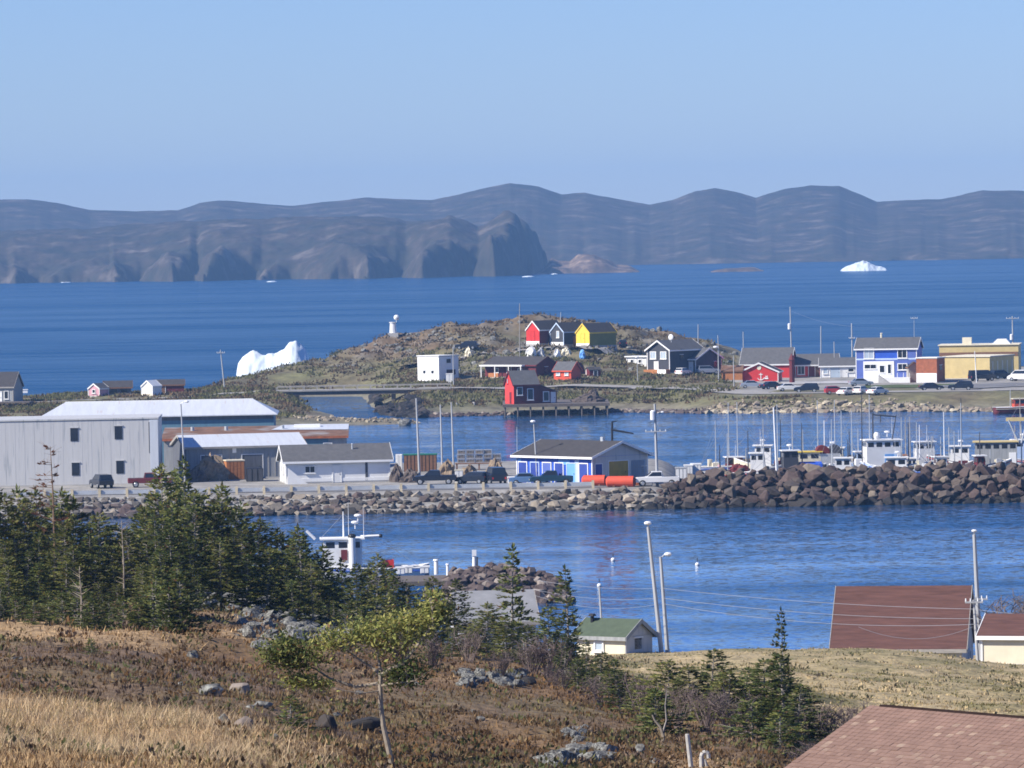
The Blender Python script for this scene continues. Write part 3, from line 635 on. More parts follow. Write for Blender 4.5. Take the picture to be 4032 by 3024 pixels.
def house(name, label, cat, loc, yaw, w, d, h, rise, ridge, wall, roof, trim='white_paint', anchor='L', ops=(), over=0.3, corner=True, barge=True, gable=None, found='concrete', group=None, t=0.16, rafter=True):
    """box of w (along the front) by d, near front corner at loc; ridge 'x', 'y', 'hip', 'flat', 'shed' (falls to the front)"""
    root = thing(name, label, cat, loc, radians(yaw), group)
    x0 = 0.0 if anchor == 'L' else -w
    x1 = x0 + w; m = MB()
    if ridge == 'x':
        m.prism([(0, 0), (d, 0), (d, h), (d/2, h + rise), (0, h)], 'x', x0, x1)
        r = MB().prism(chevron(d, h, rise, over, t), 'x', x0 - over, x1 + over).build('roof', roof, root)
        if barge:
            for xx in (x0 - over - 0.05, x1 + over + 0.01): MB().prism([(a, b + (0.03 if i > 2 else -0.12)) for i, (a, b) in enumerate(chevron(d, h, rise, over + 0.02, t))], 'x', xx, xx + 0.04).build('bargeboard', trim, r)
            for yy in (-over - 0.05, d + over + 0.005): MB().box(x0 - over, x1 + over, yy, yy + 0.04, h - over*rise/(d/2) - 0.10, h - over*rise/(d/2) + t).build('fascia', trim, r)
    elif ridge == 'y':
        m.prism([(x0, 0), (x1, 0), (x1, h), ((x0+x1)/2, h + rise), (x0, h)], 'y', 0, d)
        pr = chevron(w, h, rise, over, t, x0)
        r = MB().prism(pr, 'y', -over, d + over).build('roof', roof, root)
        if barge:
            for yy in (-over - 0.05, d + over + 0.01): MB().prism([(a, b + (0.03 if i > 2 else -0.12)) for i, (a, b) in enumerate(chevron(w, h, rise, over + 0.02, t, x0))], 'y', yy, yy + 0.04).build('bargeboard', trim, r)
            for xx in (x0 - over - 0.05, x1 + over + 0.005): MB().box(xx, xx + 0.04, -over, d + over, h - over*rise/(w/2) - 0.10, h - over*rise/(w/2) + t).build('fascia', trim, r)
    elif ridge == 'hip':
        m.box(x0, x1, 0, d, 0, h); o = over; k = min(d/2, w/2) * 0.45
        r = MB().add([(x0-o, -o, h), (x1+o, -o, h), (x1+o, d+o, h), (x0-o, d+o, h), (x0+k, d/2, h+rise), (x1-k, d/2, h+rise), (x0-o, -o, h-.14), (x1+o, -o, h-.14), (x1+o, d+o, h-.14), (x0-o, d+o, h-.14)],
              [(0,1,5,4), (1,2,5), (2,3,4,5), (3,0,4), (0,6,7,1), (1,7,8,2), (2,8,9,3), (3,9,6,0), (6,9,8,7)]).build('roof', roof, root)
        MB().box(x0 + k, x1 - k, d/2 - 0.12, d/2 + 0.12, h + rise - 0.02, h + rise + 0.06).build('ridge_cap', trim, r)
    elif ridge == 'shed':
        m.prism([(0, 0), (d, 0), (d, h + rise), (0, h)], 'x', x0, x1); sl = rise/d
        r = MB().prism([(-over, h-over*sl), (d+over, h+rise+over*sl), (d+over, h+rise+over*sl+t), (-over, h-over*sl+t)], 'x', x0-over, x1+over).build('roof', roof, root)
        if barge: MB().box(x0 - over, x1 + over, -over - 0.05, -over - 0.005, h - over*sl - 0.16, h - over*sl + t - 0.02).build('fascia', trim, r)
    else:
        m.box(x0, x1, 0, d, 0, h)
        r = MB().box(x0 - over, x1 + over, -over, d + over, h, h + t).build('roof', roof, root)
        if barge: MB().box(x0 - over - 0.03, x1 + over + 0.03, -over - 0.03, d + over + 0.03, h + t*0.3, h + t + 0.08).build('parapet_cap', trim, r)
    m.build('wall', wall, root)
    if gable: 
        if ridge == 'y': MB().prism([(x0, 0.02), (x1, 0.02), (x1, h - 0.01), ((x0+x1)/2, h + rise - 0.01), (x0, h - 0.01)], 'y', -0.025, 0.0).build('gable_wall', gable, root)
        else: MB().prism([(0, 0.02), (d, 0.02), (d, h - 0.01), (d/2, h + rise - 0.01), (0, h - 0.01)], 'x', x0 - 0.025, x0).build('gable_wall', gable, root)
    if corner:
        for xx, yy in ((x0, 0), (x1, 0), (x0, d), (x1, d)):
            MB().box(xx - 0.07, xx + 0.07, yy - 0.07, yy + 0.07, 0.0, h - 0.05).build('corner_board', trim, root)
    if found: MB().box(x0 - 0.05, x1 + 0.05, -0.05, d + 0.05, -1.2, 0.14).build('foundation', found, root)
    for op in ops: opening(root, x0, w, d, *op[:6], **(op[6] if len(op) > 6 else {}))
    return root
def stovepipe(root, x, y, z0, z1, r=0.12, m='galvanised'):
    MB().tube((x, y, z0), (x, y, z1), r, r, 8).tube((x, y, z1), (x, y, z1 + 0.12), r*1.6, r*0.6, 8).build('chimney', m, root)

# ---- vehicles: x forward, wheels on z = 0
CARS = {
 'sedan':  dict(L=4.5, W=1.75, body=[(-2.25,.35),(-2.25,.75),(-2.1,.92),(-1.3,.98),(1.0,.98),(2.05,.82),(2.25,.62),(2.25,.32)], cab=[(-1.55,.96),(-1.0,1.42),(0.35,1.45),(1.15,.96)], wh=1.35, r=.32),
 'hatch':  dict(L=4.0, W=1.7, body=[(-2.0,.35),(-2.0,.9),(-1.9,1.0),(0.8,1.0),(1.75,.85),(2.0,.62),(2.0,.32)], cab=[(-1.95,.98),(-1.65,1.48),(0.1,1.5),(1.0,.98)], wh=1.25, r=.32),
 'suv':    dict(L=4.7, W=1.9, body=[(-2.3,.45),(-2.35,1.0),(-2.2,1.12),(0.9,1.12),(2.0,1.02),(2.35,.8),(2.35,.4)], cab=[(-2.2,1.1),(-1.95,1.72),(0.2,1.75),(1.1,1.1)], wh=1.4, r=.38),
 'pickup': dict(L=5.4, W=1.95, body=[(-2.7,.55),(-2.7,1.15),(-0.5,1.15),(1.1,1.15),(2.4,1.08),(2.7,.85),(2.7,.5)], cab=[(-0.75,1.13),(-0.6,1.78),(0.55,1.8),(1.35,1.13)], wh=1.75, r=.4),
 'van':    dict(L=5.2, W=1.95, body=[(-2.6,.45),(-2.6,1.3),(1.6,1.3),(2.4,1.0),(2.6,.8),(2.6,.4)], cab=[(-2.58,1.28),(-2.5,2.1),(1.0,2.1),(1.9,1.28)], wh=1.6, r=.36),
}
def car(label, kind, paint, loc, yaw, cat=None, group='vehicles'):
    k = CARS[kind]; W = k['W']/2; root = thing({'pickup': 'pickup_truck', 'van': 'van'}.get(kind, 'parked_car'), label, cat or {'pickup': 'pickup truck', 'van': 'van'}.get(kind, 'car'), loc, radians(yaw), group)
    b = k['body']; rings = []
    for y, q in ((-W, .94), (-W*.92, 1.0), (W*.92, 1.0), (W, .94)):
        rings.append([(px*(0.985 if q < 1 else 1), y, (pz-.6)*q+.6) for px, pz in b])
    MB().loft(rings).build('body', paint, root)
    c = k['cab']; zt = max(p[1] for p in c); zb = c[0][1]; rings = []
    for y, q in ((-W*.93, 0), (-W*.78, 1), (W*.78, 1), (W*.93, 0)):
        if q: rings.append([(px, y, pz) for px, pz in c])
        else: rings.append([(px*1.0, y, zb + (pz - zb)*0.04) for px, pz in c])
    MB().loft(rings).build('cabin', paint, root)
    g = MB(); h = zt - zb                    # glass: two side panes, windscreen, rear window
    A, B2, C2, D2 = c[0], c[1], c[2], c[3]
    for s in (-1, 1):
        P = lambda px, pz: (px, s*(W*.93 - (pz - zb)/h*W*.15) + s*0.012, pz)
        lo, hi = zb + h*.14, zb + h*.88
        ins = lambda pz, a, b_: a[0] + (b_[0]-a[0])*(pz-zb)/h
        q = [P(ins(lo, A, B2)+.14, lo), P(ins(lo, D2, C2)-.14, lo), P(ins(hi, D2, C2)-.12, hi), P(ins(hi, A, B2)+.1, hi)]
        MB().add(q, [(0,1,2,3) if s < 0 else (3,2,1,0)]).build('side_window', 'glass', root)
    for a, b_, nm in ((D2, C2, 'windscreen'), (A, B2, 'rear_window')):
        sg = 1 if nm == 'windscreen' else -1; q = []
        for f, wy in ((.14, .84), (.88, .74)):
            for s in (-1, 1): q.append((a[0]+(b_[0]-a[0])*f + sg*0.02, s*W*wy, a[1]+(b_[1]-a[1])*f + 0.015))
        MB().add(q, [(0,1,3,2) if sg > 0 else (1,0,2,3)]).build(nm, 'glass', root)
    for sx in (-1, 1):
        for s in (-1, 1):
            t = MB().tube((sx*k['wh'], s*(W-.2), k['r']), (sx*k['wh'], s*(W+.02), k['r']), k['r'], k['r'], 12).build('tyre', 'tyre', root)
            MB().tube((sx*k['wh'], s*(W+.02), k['r']), (sx*k['wh'], s*(W+.035), k['r']), k['r']*.6, k['r']*.55, 10).build('rim', 'rim', t)
    xf, xr = b[-2][0], b[0][0]
    for s in (-1, 1):
        MB().box(xf-.05, xf+.02, s*W*.72-.16, s*W*.72+.16, .66, .8).build('headlight', 'lamp_clear', root)
        MB().box(xr-.02, xr+.05, s*W*.8-.1, s*W*.8+.1, .7, .95).build('tail_light', 'lamp_red', root)
    if kind == 'pickup':
        MB().box(-2.55, -0.85, -W*.8, W*.8, 1.14, 1.165).build('load_bed', 'black_steel', root)
    return root

# ---- poles
def pole(label, base, top, r=0.14, arms=(), lamp=None, transformer=None, name='utility_pole', m='pole_wood', cat='pole', group=None):
    base, top = Vector(base), Vector(top); root = thing(name, label, cat, base, 0, group); d = top - base
    MB().tube((0, 0, -0.8), d, r, r*0.62, 8).build('shaft', m, root)
    for f, w in arms:
        c = d*f; a = MB().box(c.x - w/2, c.x + w/2, c.y - 0.22, c.y - 0.12, c.z - 0.06, c.z + 0.06).build('crossarm', m, root)
        g = MB()
        for k in (-0.46, -0.2, 0.2, 0.46): g.tube((c.x + w*k, c.y - 0.17, c.z + 0.06), (c.x + w*k, c.y - 0.17, c.z + 0.26), 0.05, 0.035, 6)
        g.build('insulator', 'plastic_white', a)
    if transformer:
        c = d*transformer; MB().tube((c.x - 0.3, c.y - 0.25, c.z - 0.55), (c.x - 0.3, c.y - 0.25, c.z + 0.5), 0.3, 0.3, 10).tube((c.x - 0.3, c.y - 0.25, c.z + 0.5), (c.x - 0.3, c.y - 0.25, c.z + 0.62), 0.3, 0.12, 10).build('transformer', 'plastic_white', root)
    if lamp:
        f, dx, sz = lamp; c = d*f
        a = MB().path([c, c + Vector((dx*0.5, -0.05, 0.25)), c + Vector((dx, -0.1, 0.3))], 0.045, 0.035).build('lamp_arm', 'galvanised', root)
        MB().ball((c.x + dx, c.y - 0.1, c.z + 0.27), sz, sz*0.7, sz*0.55, 8, 6).build('lamp_head', 'plastic_white', a)
    return root
def wires(label, p, q, sag, r=0.012, name='power_line', group='power lines', n=18):
    p, q = Vector(p), Vector(q); pts = []
    for i in range(n + 1):
        t = i/n; a = p.lerp(q, t); a.z -= sag*4*t*(1-t); pts.append(a)
    return tag(MB().path(pts, r, r, 4).build(name, 'wire'), label, 'wire', group)

# ---- boats: x forward, waterline z = 0
def boat(label, loc, yaw, L, B, fb, hullm, trim='white_paint', house=None, masts=(), name='fishing_boat', cat='boat', group='fishing boats', stripe=None, deck='weathered', winm='glass', rig=True, roofm='white_paint', housem='white_paint'):
    root = thing(name, label, cat, loc, radians(yaw), group); n = 13; rings = []; rail = [[], []]; sheer = lambda t: fb*(1 + 0.55*max(0, t-.25)**2*1.6)
    for i in range(n):
        t = i/(n-1); x = -L/2 + L*t; b = B/2*(0.86 + .14*min(1, t*4))*(1 - max(0, (t-.5)/.5)**2.4*.985); k = -0.55 + 0.5*max(0, t-.82)/.18; s = sheer(t)
        rings.append([(x, -b, s), (x, -b*.96, s*.4), (x + .0, -b*.72, -.25), (x, 0, k), (x, b*.72, -.25), (x, b*.96, s*.4), (x, b, s)])
        rail[0].append(Vector((x, -b, s + .03))); rail[1].append(Vector((x, b, s + .03)))
    hm_ = MB().loft(rings, cap=True, loop=False); hm_.build('hull', hullm, root, True)
    g = MB().path(rail[0], .07, .07, 5).path(rail[1], .07, .07, 5); g.build('gunwale', trim, root)
    if stripe: 
        st = MB().path([p + Vector((0, -.02, -.28)) for p in rail[0]], .06, .06, 4).path([p + Vector((0, .02, -.28)) for p in rail[1]], .06, .06, 4); st.build('rubbing_strake', stripe, root)
    dk = MB(); ins = .08
    dk.add([(p.x, p.y*.93, sheer(i/(n-1)) - .28) for i, p in enumerate(rail[0])] + [(p.x, p.y*.93, sheer(i/(n-1)) - .28) for i, p in enumerate(rail[1])], [(i, i+1, n+i+1, n+i) for i in range(n-1)])
    dk.build('deck', deck, root)
    if house:
        x0, x1, hw, z0, z1 = house
        hs = MB().loft([[(x0, -hw/2, z), (x1 + (.22*(1-(z-z0)/(z1-z0))), -hw/2*.94, z), (x1 + (.3*(1-(z-z0)/(z1-z0))), hw/2*.94, z), (x0, hw/2, z)] for z in (z0, z1)])
        wh = hs.build('wheelhouse', housem, root)
        MB().box(x0 - .25, x1 + .35, -hw/2 - .15, hw/2 + .15, z1 + .002, z1 + .13).build('wheelhouse_roof', roofm, wh)
        zz0, zz1 = z1 - .78, z1 - .22; nw = max(2, int((x1-x0)/.95))
        for s in (-1, 1):
            for i in range(nw):
                a = x0 + (x1-x0)*(i+.16)/nw; b_ = x0 + (x1-x0)*(i+.84)/nw
                yf = lambda xx: s*(hw/2*(1 - .06*(xx-x0)/(x1-x0)) + .012)
                MB().add([(a, yf(a), zz0), (b_, yf(b_), zz0), (b_, yf(b_), zz1), (a, yf(a), zz1)], [(0,1,2,3) if s < 0 else (3,2,1,0)]).build('window', winm, wh)
        for i in range(3):
            a = -hw/2*.9 + hw*.9*(i+.1)/3; b_ = -hw/2*.9 + hw*.9*(i+.9)/3
            f = lambda z: x1 + .26*(1-(z-z0)/(z1-z0)) + .06
            MB().add([(f(zz0), a, zz0), (f(zz0), b_, zz0), (f(zz1), b_, zz1), (f(zz1), a, zz1)], [(0,1,2,3)]).build('window', winm, wh)
            MB().add([(x0-.012, a, zz0), (x0-.012, b_, zz0), (x0-.012, b_, zz1), (x0-.012, a, zz1)], [(3,2,1,0)]).build('window', winm, wh)
    for mx in masts:
        x, z0, z1, mm = mx[:4]; y = mx[4] if len(mx) > 4 else 0
        ms = MB().tube((x, y, z0), (x + (mx[5] if len(mx) > 5 else 0), y, z1), .09, .045, 6).build('mast', mm, root)
        if rig:
            MB().tube((x, y, z0 + (z1-z0)*.9), (L*.47, 0, fb*1.3), .02, .02, 4).tube((x, y, z0 + (z1-z0)*.9), (-L*.47, 0, fb), .02, .02, 4).build('stay', 'wire', ms)
    return root
def antenna(root, x, y, z0, z1): MB().tube((x, y, z0), (x, y, z1), .03, .015, 5).build('antenna', 'plastic_white', root)
def radar(root, x, y, z):
    MB().tube((x, y, z - .5), (x, y, z), .05, .05, 6).ball((x, y, z + .12), .38, .38, .16, 10, 6).build('radar', 'plastic_white', root)

# ---- rocks
ROCKS = {}
def rocks_of(m, flat=.75, n=10):
    if m not in ROCKS:
        ROCKS[m] = []
        for i in range(n):
            me = hull_rock(sum(map(ord, m)) + i*7, 16, flat); me.name = 'rock'; me.materials.append(M[m]); ROCKS[m].append(me)
    return ROCKS[m]
def rock(m, p, r, parent=None, sq=(1, 1, 1), name='rock', rg=R):
    return link(name, rg.choice(rocks_of(m)), parent, p, (rg.uniform(-.5, .5), rg.uniform(-.5, .5), rg.uniform(0, 6.3)), (r*sq[0]*rg.uniform(.8, 1.25), r*sq[1]*rg.uniform(.8, 1.25), r*sq[2]*rg.uniform(.75, 1.15)))
def rubble(name, m, pts, rs, parent):
    """many small stones in one mesh: filler between the big ones"""
    mb = MB(); src = [( [tuple(v.co) for v in me.vertices], [tuple(p.vertices) for p in me.polygons]) for me in rocks_of(m)]
    for p, r in zip(pts, rs):
        vs, fs = R.choice(src); a = R.uniform(0, 6.3); ca, sa = cos(a), sin(a)
        mb.add([(p[0] + r*(x*ca - y*sa), p[1] + r*(x*sa + y*ca), p[2] + r*z) for x, y, z in vs], fs)
    return stuff(mb.build(name, m, parent))
# ------------------------------------------------------------------ the causeway: road, rail, rock armour
def C(u, v): return G(u, v, 2.0)
def drape(name, m, path, half, fld, lift, n=60):
    """a strip of road laid on the ground along (u, Y) points"""
    P = np.array(path, float); t = np.linspace(0, len(P)-1, n); pu = np.interp(t, range(len(P)), P[:,0]); py = np.interp(t, range(len(P)), P[:,1])
    px = xat(pu, py); dx, dy = np.gradient(px), np.gradient(py); l = np.hypot(dx, dy); nx, ny = -dy/l, dx/l
    rows = []
    for k in (-1, -.5, 0, .5, 1):
        X, Y = px + nx*half*k, py + ny*half*k; rows.append((X, Y, fld(ucol(X, Y), Y) + lift))
    zm = np.max([r[2] for r in rows], 0)
    return struct(link(name, grid_mesh(np.stack([r[0] for r in rows]), np.stack([r[1] for r in rows]), np.stack([np.maximum(r[2], zm - .12) for r in rows]), name, m)))
drape('causeway_road', 'asphalt', [(-400, 691), (600, 692), (1600, 690), (2560, 689)], 4.6, far_z, .05, 120)
gr = thing('guardrail', 'grey steel guardrail on cream posts along the causeway road edge', 'guardrail', (0, 0, 0))
pts = []
u = 60.0
while u < 2330:
    p = Vector((xat(u, 682.5), 682.5, 2.0)); pts.append(p); u += 108
for p in pts: MB().box(p.x-.15, p.x+.15, p.y-.32, p.y-.1, 1.0, 3.0).build('post', 'post_wood', gr)
rl = MB()
for a, b in zip(pts[:-1], pts[1:]): rl.prism([(a.y-.09, 2.35), (a.y-.02, 2.35), (a.y-.02, 2.8), (a.y-.09, 2.8)], 'x', a.x, b.x)
rl.build('rail', 'galvanised', gr)
ra = thing('rock_armour', 'mixed grey and tan armour stones along the causeway waterline', 'rock armour', (0, 0, 0))
rr = random.Random(5); fill, fr = [], []
for row, (Y, r0) in enumerate([(671.0, .8), (673.6, .75), (676.2, .72), (678.8, .66)]):
    u = 240.0 + row*9
    while u < 2600:
        if 640 < u < 960: u += 34; continue
        y = Y + rr.uniform(-.8, .8); p = far_at(u, y)
        rock('wet_rock' if row == 0 and rr.random() < .7 else 'riprap', (p.x, y, p.z + .1), r0*rr.uniform(.75, 1.35), ra, rg=rr); u += rr.uniform(30, 46)
for i in range(900):
    u = rr.uniform(-100, 2640); y = rr.uniform(669.5, 680.5); p = far_at(u, y); fill.append((p.x, y, p.z + .05)); fr.append(rr.uniform(.2, .5))
rubble('small_stones', 'riprap', fill, fr, ra)
# the big breakwater to the right
bw = thing('breakwater', 'breakwater of huge dark brown boulders sheltering the fishing boats', 'breakwater', (0, 0, 0))
def bw_h(u): return np.interp(u, [2540, 2600, 2700, 2800, 5200], [.6, 1.6, 2.7, 3.3, 3.6])
us = np.arange(2560, 5000, 30.); prof = [(-15, -2), (-13, -.3), (-3, .95), (2, 1), (8, .4), (14, -2)]
rings = []
for u in us:
    y0 = 684 + .0*(u-2560); h = float(bw_h(u)); rings.append([(xat(u, 684), y0 + a + .6, (b*h - .75 if b > 0 else b - .4)) for a, b in prof])
MB().loft(rings, cap=True, loop=False).build('core', 'wet_rock', bw)  # near-black core colour stands in for deep shade between the boulders
cnt = 0; rr = random.Random(8)
for row, (a, f, r0) in enumerate([(-13.4, -.02, .9), (-11, .2, .92), (-8.6, .42, .98), (-6.2, .64, 1.0), (-3.8, .85, 1.0), (-1.2, .98, .98), (1.6, 1.0, .9)]):
    u = 2560. + row*13
    while u < 4180:
        k = rr.choice((.6, .75, .9, 1.0, 1.15, 1.3, 1.55))*rr.uniform(.8, 1.0)*r0*np.interp(u, [2560, 2750, 4200], [.62, 1, 1.05]); y = 684 + a + rr.uniform(-.9, .9)
        rock('wet_rock' if row == 0 else 'dark_riprap', (xat(u, 684), y, float(bw_h(u))*f + .1 + rr.uniform(-.15, .3)), k, bw, rg=rr); cnt += 1; u += rr.uniform(31, 50)*np.interp(u, [2560, 2750], [.8, 1])
fill, fr = [], []
for i in range(700):
    u = rr.uniform(2560, 4950); a = rr.uniform(-14, 6); f = float(np.interp(a, [q[0] for q in prof], [q[1] for q in prof])); fill.append((xat(u, 684), 684 + a, max(-.3, f*float(bw_h(u)) - .35))); fr.append(rr.uniform(.25, .6))
rubble('small_stones', 'dark_riprap', fill, fr, bw)

# ------------------------------------------------------------------ buildings of the causeway
s = ppm(716)
def wcx(u): return 28 + (u - 626)/s
gb = house('warehouse', 'big flat-roofed grey clad building with four small windows', 'building', C(626, 1905), 1.5, 28, 14, 8.15, 0, 'flat', 'grey_siding', 'dark_roof', 'grey_siding', 'R',
  ops=[('F', 'hole', wcx(296), 6.4, .95, 1.65, dict(trim='grey_siding')), ('F', 'hole', wcx(470), 6.55, .95, 1.65, dict(trim='grey_siding')), ('F', 'hole', wcx(299), 2.05, .95, 1.6, dict(trim='grey_siding')), ('F', 'hole', wcx(474), 2.2, .95, 1.6, dict(trim='grey_siding')),
       ('F', 'downpipe', wcx(596), 5.85, .42, 3.9, dict(fill='charcoal'))], over=.06, corner=False)
g = MB()
for i in range(23): g.box(-27.6 + i*1.2, -27.57 + i*1.2, -.012, .0, .2, 8.1)
g.build('cladding_ribs', 'grey_siding', gb)
MB().box(-1.05, -.0, -.10, -.001, 0, 8.1).build('corner_panel', 'metal_roof', gb)
house('warehouse', 'long teal warehouse under a white metal hip roof', 'warehouse', at(163, 1646, 772) - Vector((0, 0, 7.0)), 1.2, 31.5, 13, 7.0, 1.9, 'hip', 'teal_siding', 'metal_roof', 'bright_white', ops=[('F', 'door', 22, 1.6, 3, 3.2, dict(fill='grey_board')), ('F', 'trim_band', 15.7, 6.6, 31.4, .5, dict(fill='dark_board'))], over=.5, corner=False)
rb = house('warehouse', 'low wide building with a rust-red roof behind the grey shed', 'warehouse', Vector((xat(640, 750), 750, 2)), 1.0, 24, 12, 4.35, 1.0, 'shed', 'grey_board', 'rust_roof', 'rust_metal', ops=[('F', 'wall_panel', 20.2, 2.4, 3.0, 3.6, dict(fill='teal_siding')), ('F', 'win', 21.6, 3.1, 1.2, 1.0, dict(fill='sky_glass')), ('F', 'door', 18.4, 1.6, 1.6, 3, dict(fill='brown_wood'))], over=.35, corner=False)
MB().add([(14, 7, 5.17), (24.3, 6, 5.08), (24.3, 12.2, 5.62), (15.5, 12.2, 5.62)], [(0, 1, 2, 3)]).build('roof_sheet', 'metal_roof', rb)
MB().box(17, 20.5, 9.5, 10.3, 5.3, 5.75).build('skylight', 'bright_white', rb)
for i, xx in enumerate((3.5, 8.0, 15.5)): MB().tube((xx, 8, 4.9), (xx, 8, 5.7), .25, .25, 8).build('roof_vent', 'galvanised', rb)
gs = house('net_shed', 'weathered grey board shed with a pale metal roof and dark gable end', 'shed', Vector((xat(728, 727), 727, 2)), 11, 15.3, 13, 4.05, 1.3, 'x', 'grey_board', 'metal_roof', 'weathered', gable='dark_board', ops=[('F', 'door', 3.2, 1.5, 2.6, 3, dict(fill='dark_board')), ('F', 'door', 8.5, 1.5, 2.6, 3, dict(fill='dark_board')), ('F', 'vent_cowl', 6.2, 3.75, .5, .9, dict(fill='bright_white')), ('F', 'hole', 12.5, 2.2, 1.0, .9)], over=.3, corner=False)  # gable coloured dark for the shadow of the big grey building
g = MB()
for i in range(18): g.box(.4 + i*.85, .47 + i*.85, -.05, -.002, .2, 3.9)
g.build('batten', 'weathered', gs)
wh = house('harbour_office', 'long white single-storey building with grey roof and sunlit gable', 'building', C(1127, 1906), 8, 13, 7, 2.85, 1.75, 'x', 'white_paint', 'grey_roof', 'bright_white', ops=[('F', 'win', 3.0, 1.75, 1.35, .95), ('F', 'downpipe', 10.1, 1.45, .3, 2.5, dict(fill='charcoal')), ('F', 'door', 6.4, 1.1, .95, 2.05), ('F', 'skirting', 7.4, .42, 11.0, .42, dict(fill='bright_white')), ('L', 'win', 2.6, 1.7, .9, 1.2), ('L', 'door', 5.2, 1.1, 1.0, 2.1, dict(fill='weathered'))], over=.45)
MB().prism([(.05, 0), (2.6, 0), (.15, 2.05)], 'y', -1.15, -1.02).build('sunlit_triangle', 'white_paint', wh)  # white triangle added in place of a sunlit patch on the wall
MB().prism([(.05, 0), (2.6, 0), (.15, .95)], 'y', -1.02, -.08).build('added_wedge', 'concrete', wh)  # wedge added behind the sunlit triangle, not a real part
stovepipe(wh, 8.6, 2.2, 3.4, 4.7, .1)
# blue building: long side faces left, grey gable to the right
bb = house('fish_plant', 'blue and white building with a wide dark roof and grey gable', 'building', C(2333, 1912), -48, 13.6, 9.2, 3.5, 1.6, 'x', 'blue_paint', 'dark_roof', 'bright_white', 'R', over=.55, found='concrete', corner=True,
  ops=[('F', 'door', 1.1 + 2.2*i, 1.35, 1.45, 2.5, dict(fill=['deep_blue', 'deep_blue', 'violet_blue', 'deep_blue', 'sky_blue', 'deep_blue'][i], trim=['bright_white', 'pale_blue', 'bright_white'][i % 3])) for i in range(6)] + [('F', 'sign_panel', 8.6, 2.9, 2.0, .9, dict(fill='sky_blue')), ('F', 'wall_panel', 10.9, 1.6, .7, 2.9, dict(fill='pale_blue')), ('F', 'wall_panel', .5, 1.6, .6, 3.0, dict(fill='sky_blue')), ('R', 'wall_panel', 4.6, 1.75, 9.1, 3.4, dict(fill='grey_siding')), ('R', 'door', 1.0, 1.35, 1.1, 2.4, dict(fill='deep_blue')), ('R', 'door', 4.3, 1.45, 3.2, 2.7, dict(fill='mustard')), ('R', 'wall_panel', 7.6, 1.7, 2.4, 2.2, dict(fill='pale_blue')), ('R', 'hole', 8.6, 1.6, .8, .8)])
MB().prism([(0, 3.48), (9.2, 3.48), (4.6, 5.05)], 'x', .002, .05).build('gable_wall', 'grey_siding', bb)
MB().tube((-3, 4.6, 5.0), (-3, 4.6, 5.7), .3, .3, 8).build('roof_vent', 'galvanised', bb)

# ------------------------------------------------------------------ gear and vehicles on the causeway
def crate(name, label, cat, u, v, w, d, h, m, slat=None, n=6, yaw=0, group=None, lid=None, z=2.0):
    root = thing(name, label, cat, G(u, v, z), radians(yaw), group)
    MB().box(0, w, 0, d, 0, h).build('body', m, root)
    if slat:
        for i in range(n): MB().box(w*(i+.12)/n, w*(i+.88)/n, -.05, -.001, .05, h - .05).build('slat', slat, root)
    if lid: MB().box(-.08, w + .08, -.08, d + .08, h + .002, h + .14).build('lid', lid, root)
    return root
crate('timber_crate', 'tall cream and orange timber crate beside the grey shed', 'crate', 893, 1889, 2.3, 2.2, 2.35, 'orange_wood', 'orange_wood', 5, 12, lid='cream_paint')
crate('trailer_box', 'black box trailer standing between timber crate and white building', 'trailer', 972, 1897, 2.1, 3.0, 1.65, 'black_steel', 'charcoal', 3, 5)
crate('storage_cabinet', 'narrow white cabinet beside the green-topped trap stack', 'cabinet', 1559, 1856, .85, .8, 2.2, 'bright_white', 'white_paint', 2)
crate('trap_rack', 'dark slatted trap rack under a green tarpaulin', 'rack', 1590, 1858, 4.3, 2, 2.15, 'black_steel', 'brown_wood', 9, lid='tarp_green')
crate('notice_board', 'upright white board in front of the trap piles', 'board', 1792, 1903, 1.0, .3, 1.55, 'bright_white', 'white_paint', 2, lid='cream_paint')
crate('fish_tub', 'white fish tub beside the blue building', 'tub', 2000, 1910, 1.15, 1.1, .85, 'plastic_white', 'white_paint', 3, lid='bright_white')
for i, (u, v, w, h, l) in enumerate([(2662, 1900, 1.3, 1.7, 'grey-draped tub at the landward end of the breakwater'), (2696, 1896, 1.0, 1.9, 'tall white tub near the breakwater end'), (2722, 1894, 1.2, 2.0, 'outermost white tub next to the big boulders')]):
    crate('fish_tub', l, 'tub', u, v, w, 1.2, h, ['tarp_grey', 'plastic_white', 'plastic_white'][i], 'white_paint', 3, lid=['tarp_grey', 'bright_white', 'bright_white'][i])
crate('pallet_stack', 'stack of weathered pallets before the mustard doors', 'pallets', 2475, 1899, 2.1, 1.5, 1.4, 'brown_wood', 'weathered', 7, yaw=-6)
rr = random.Random(3); k = 0
for row in range(3):                                   # wire traps stacked on the quay
    for i in range(5 if row < 2 else 4):
        t = thing('lobster_trap', 'grey wire trap in the long stack behind the notice board', 'trap', Vector((xat(1795, 742) + i*1.16 + rr.uniform(-.04, .04), 742 + rr.uniform(-.1, .1), 2.9 + row*.58)), rr.uniform(-.05, .05), 'stacked wire traps')
        MB().box(0, 1.08, 0, .7, 0, .06).box(0, 1.08, 0, .7, .5, .56).build('slat_panel', 'trap_wire', t)
        g = MB()
        for q in range(6): g.box(q*.205, q*.205 + .05, 0, .04, .06, .5).box(q*.205, q*.205 + .05, .66, .7, .06, .5)
        g.build('frame', 'trap_wire', t); MB().box(.1, .98, .12, .6, .1, .42).build('netting', 'tan_net', t)
bsh = thing('trap_bench', 'low timber bench under the stacked wire traps', 'bench', Vector((xat(1790, 741.5), 741.5, 2)), 0)
MB().box(-.1, 6, -.1, 1.2, .78, .9).build('top', 'brown_wood', bsh)
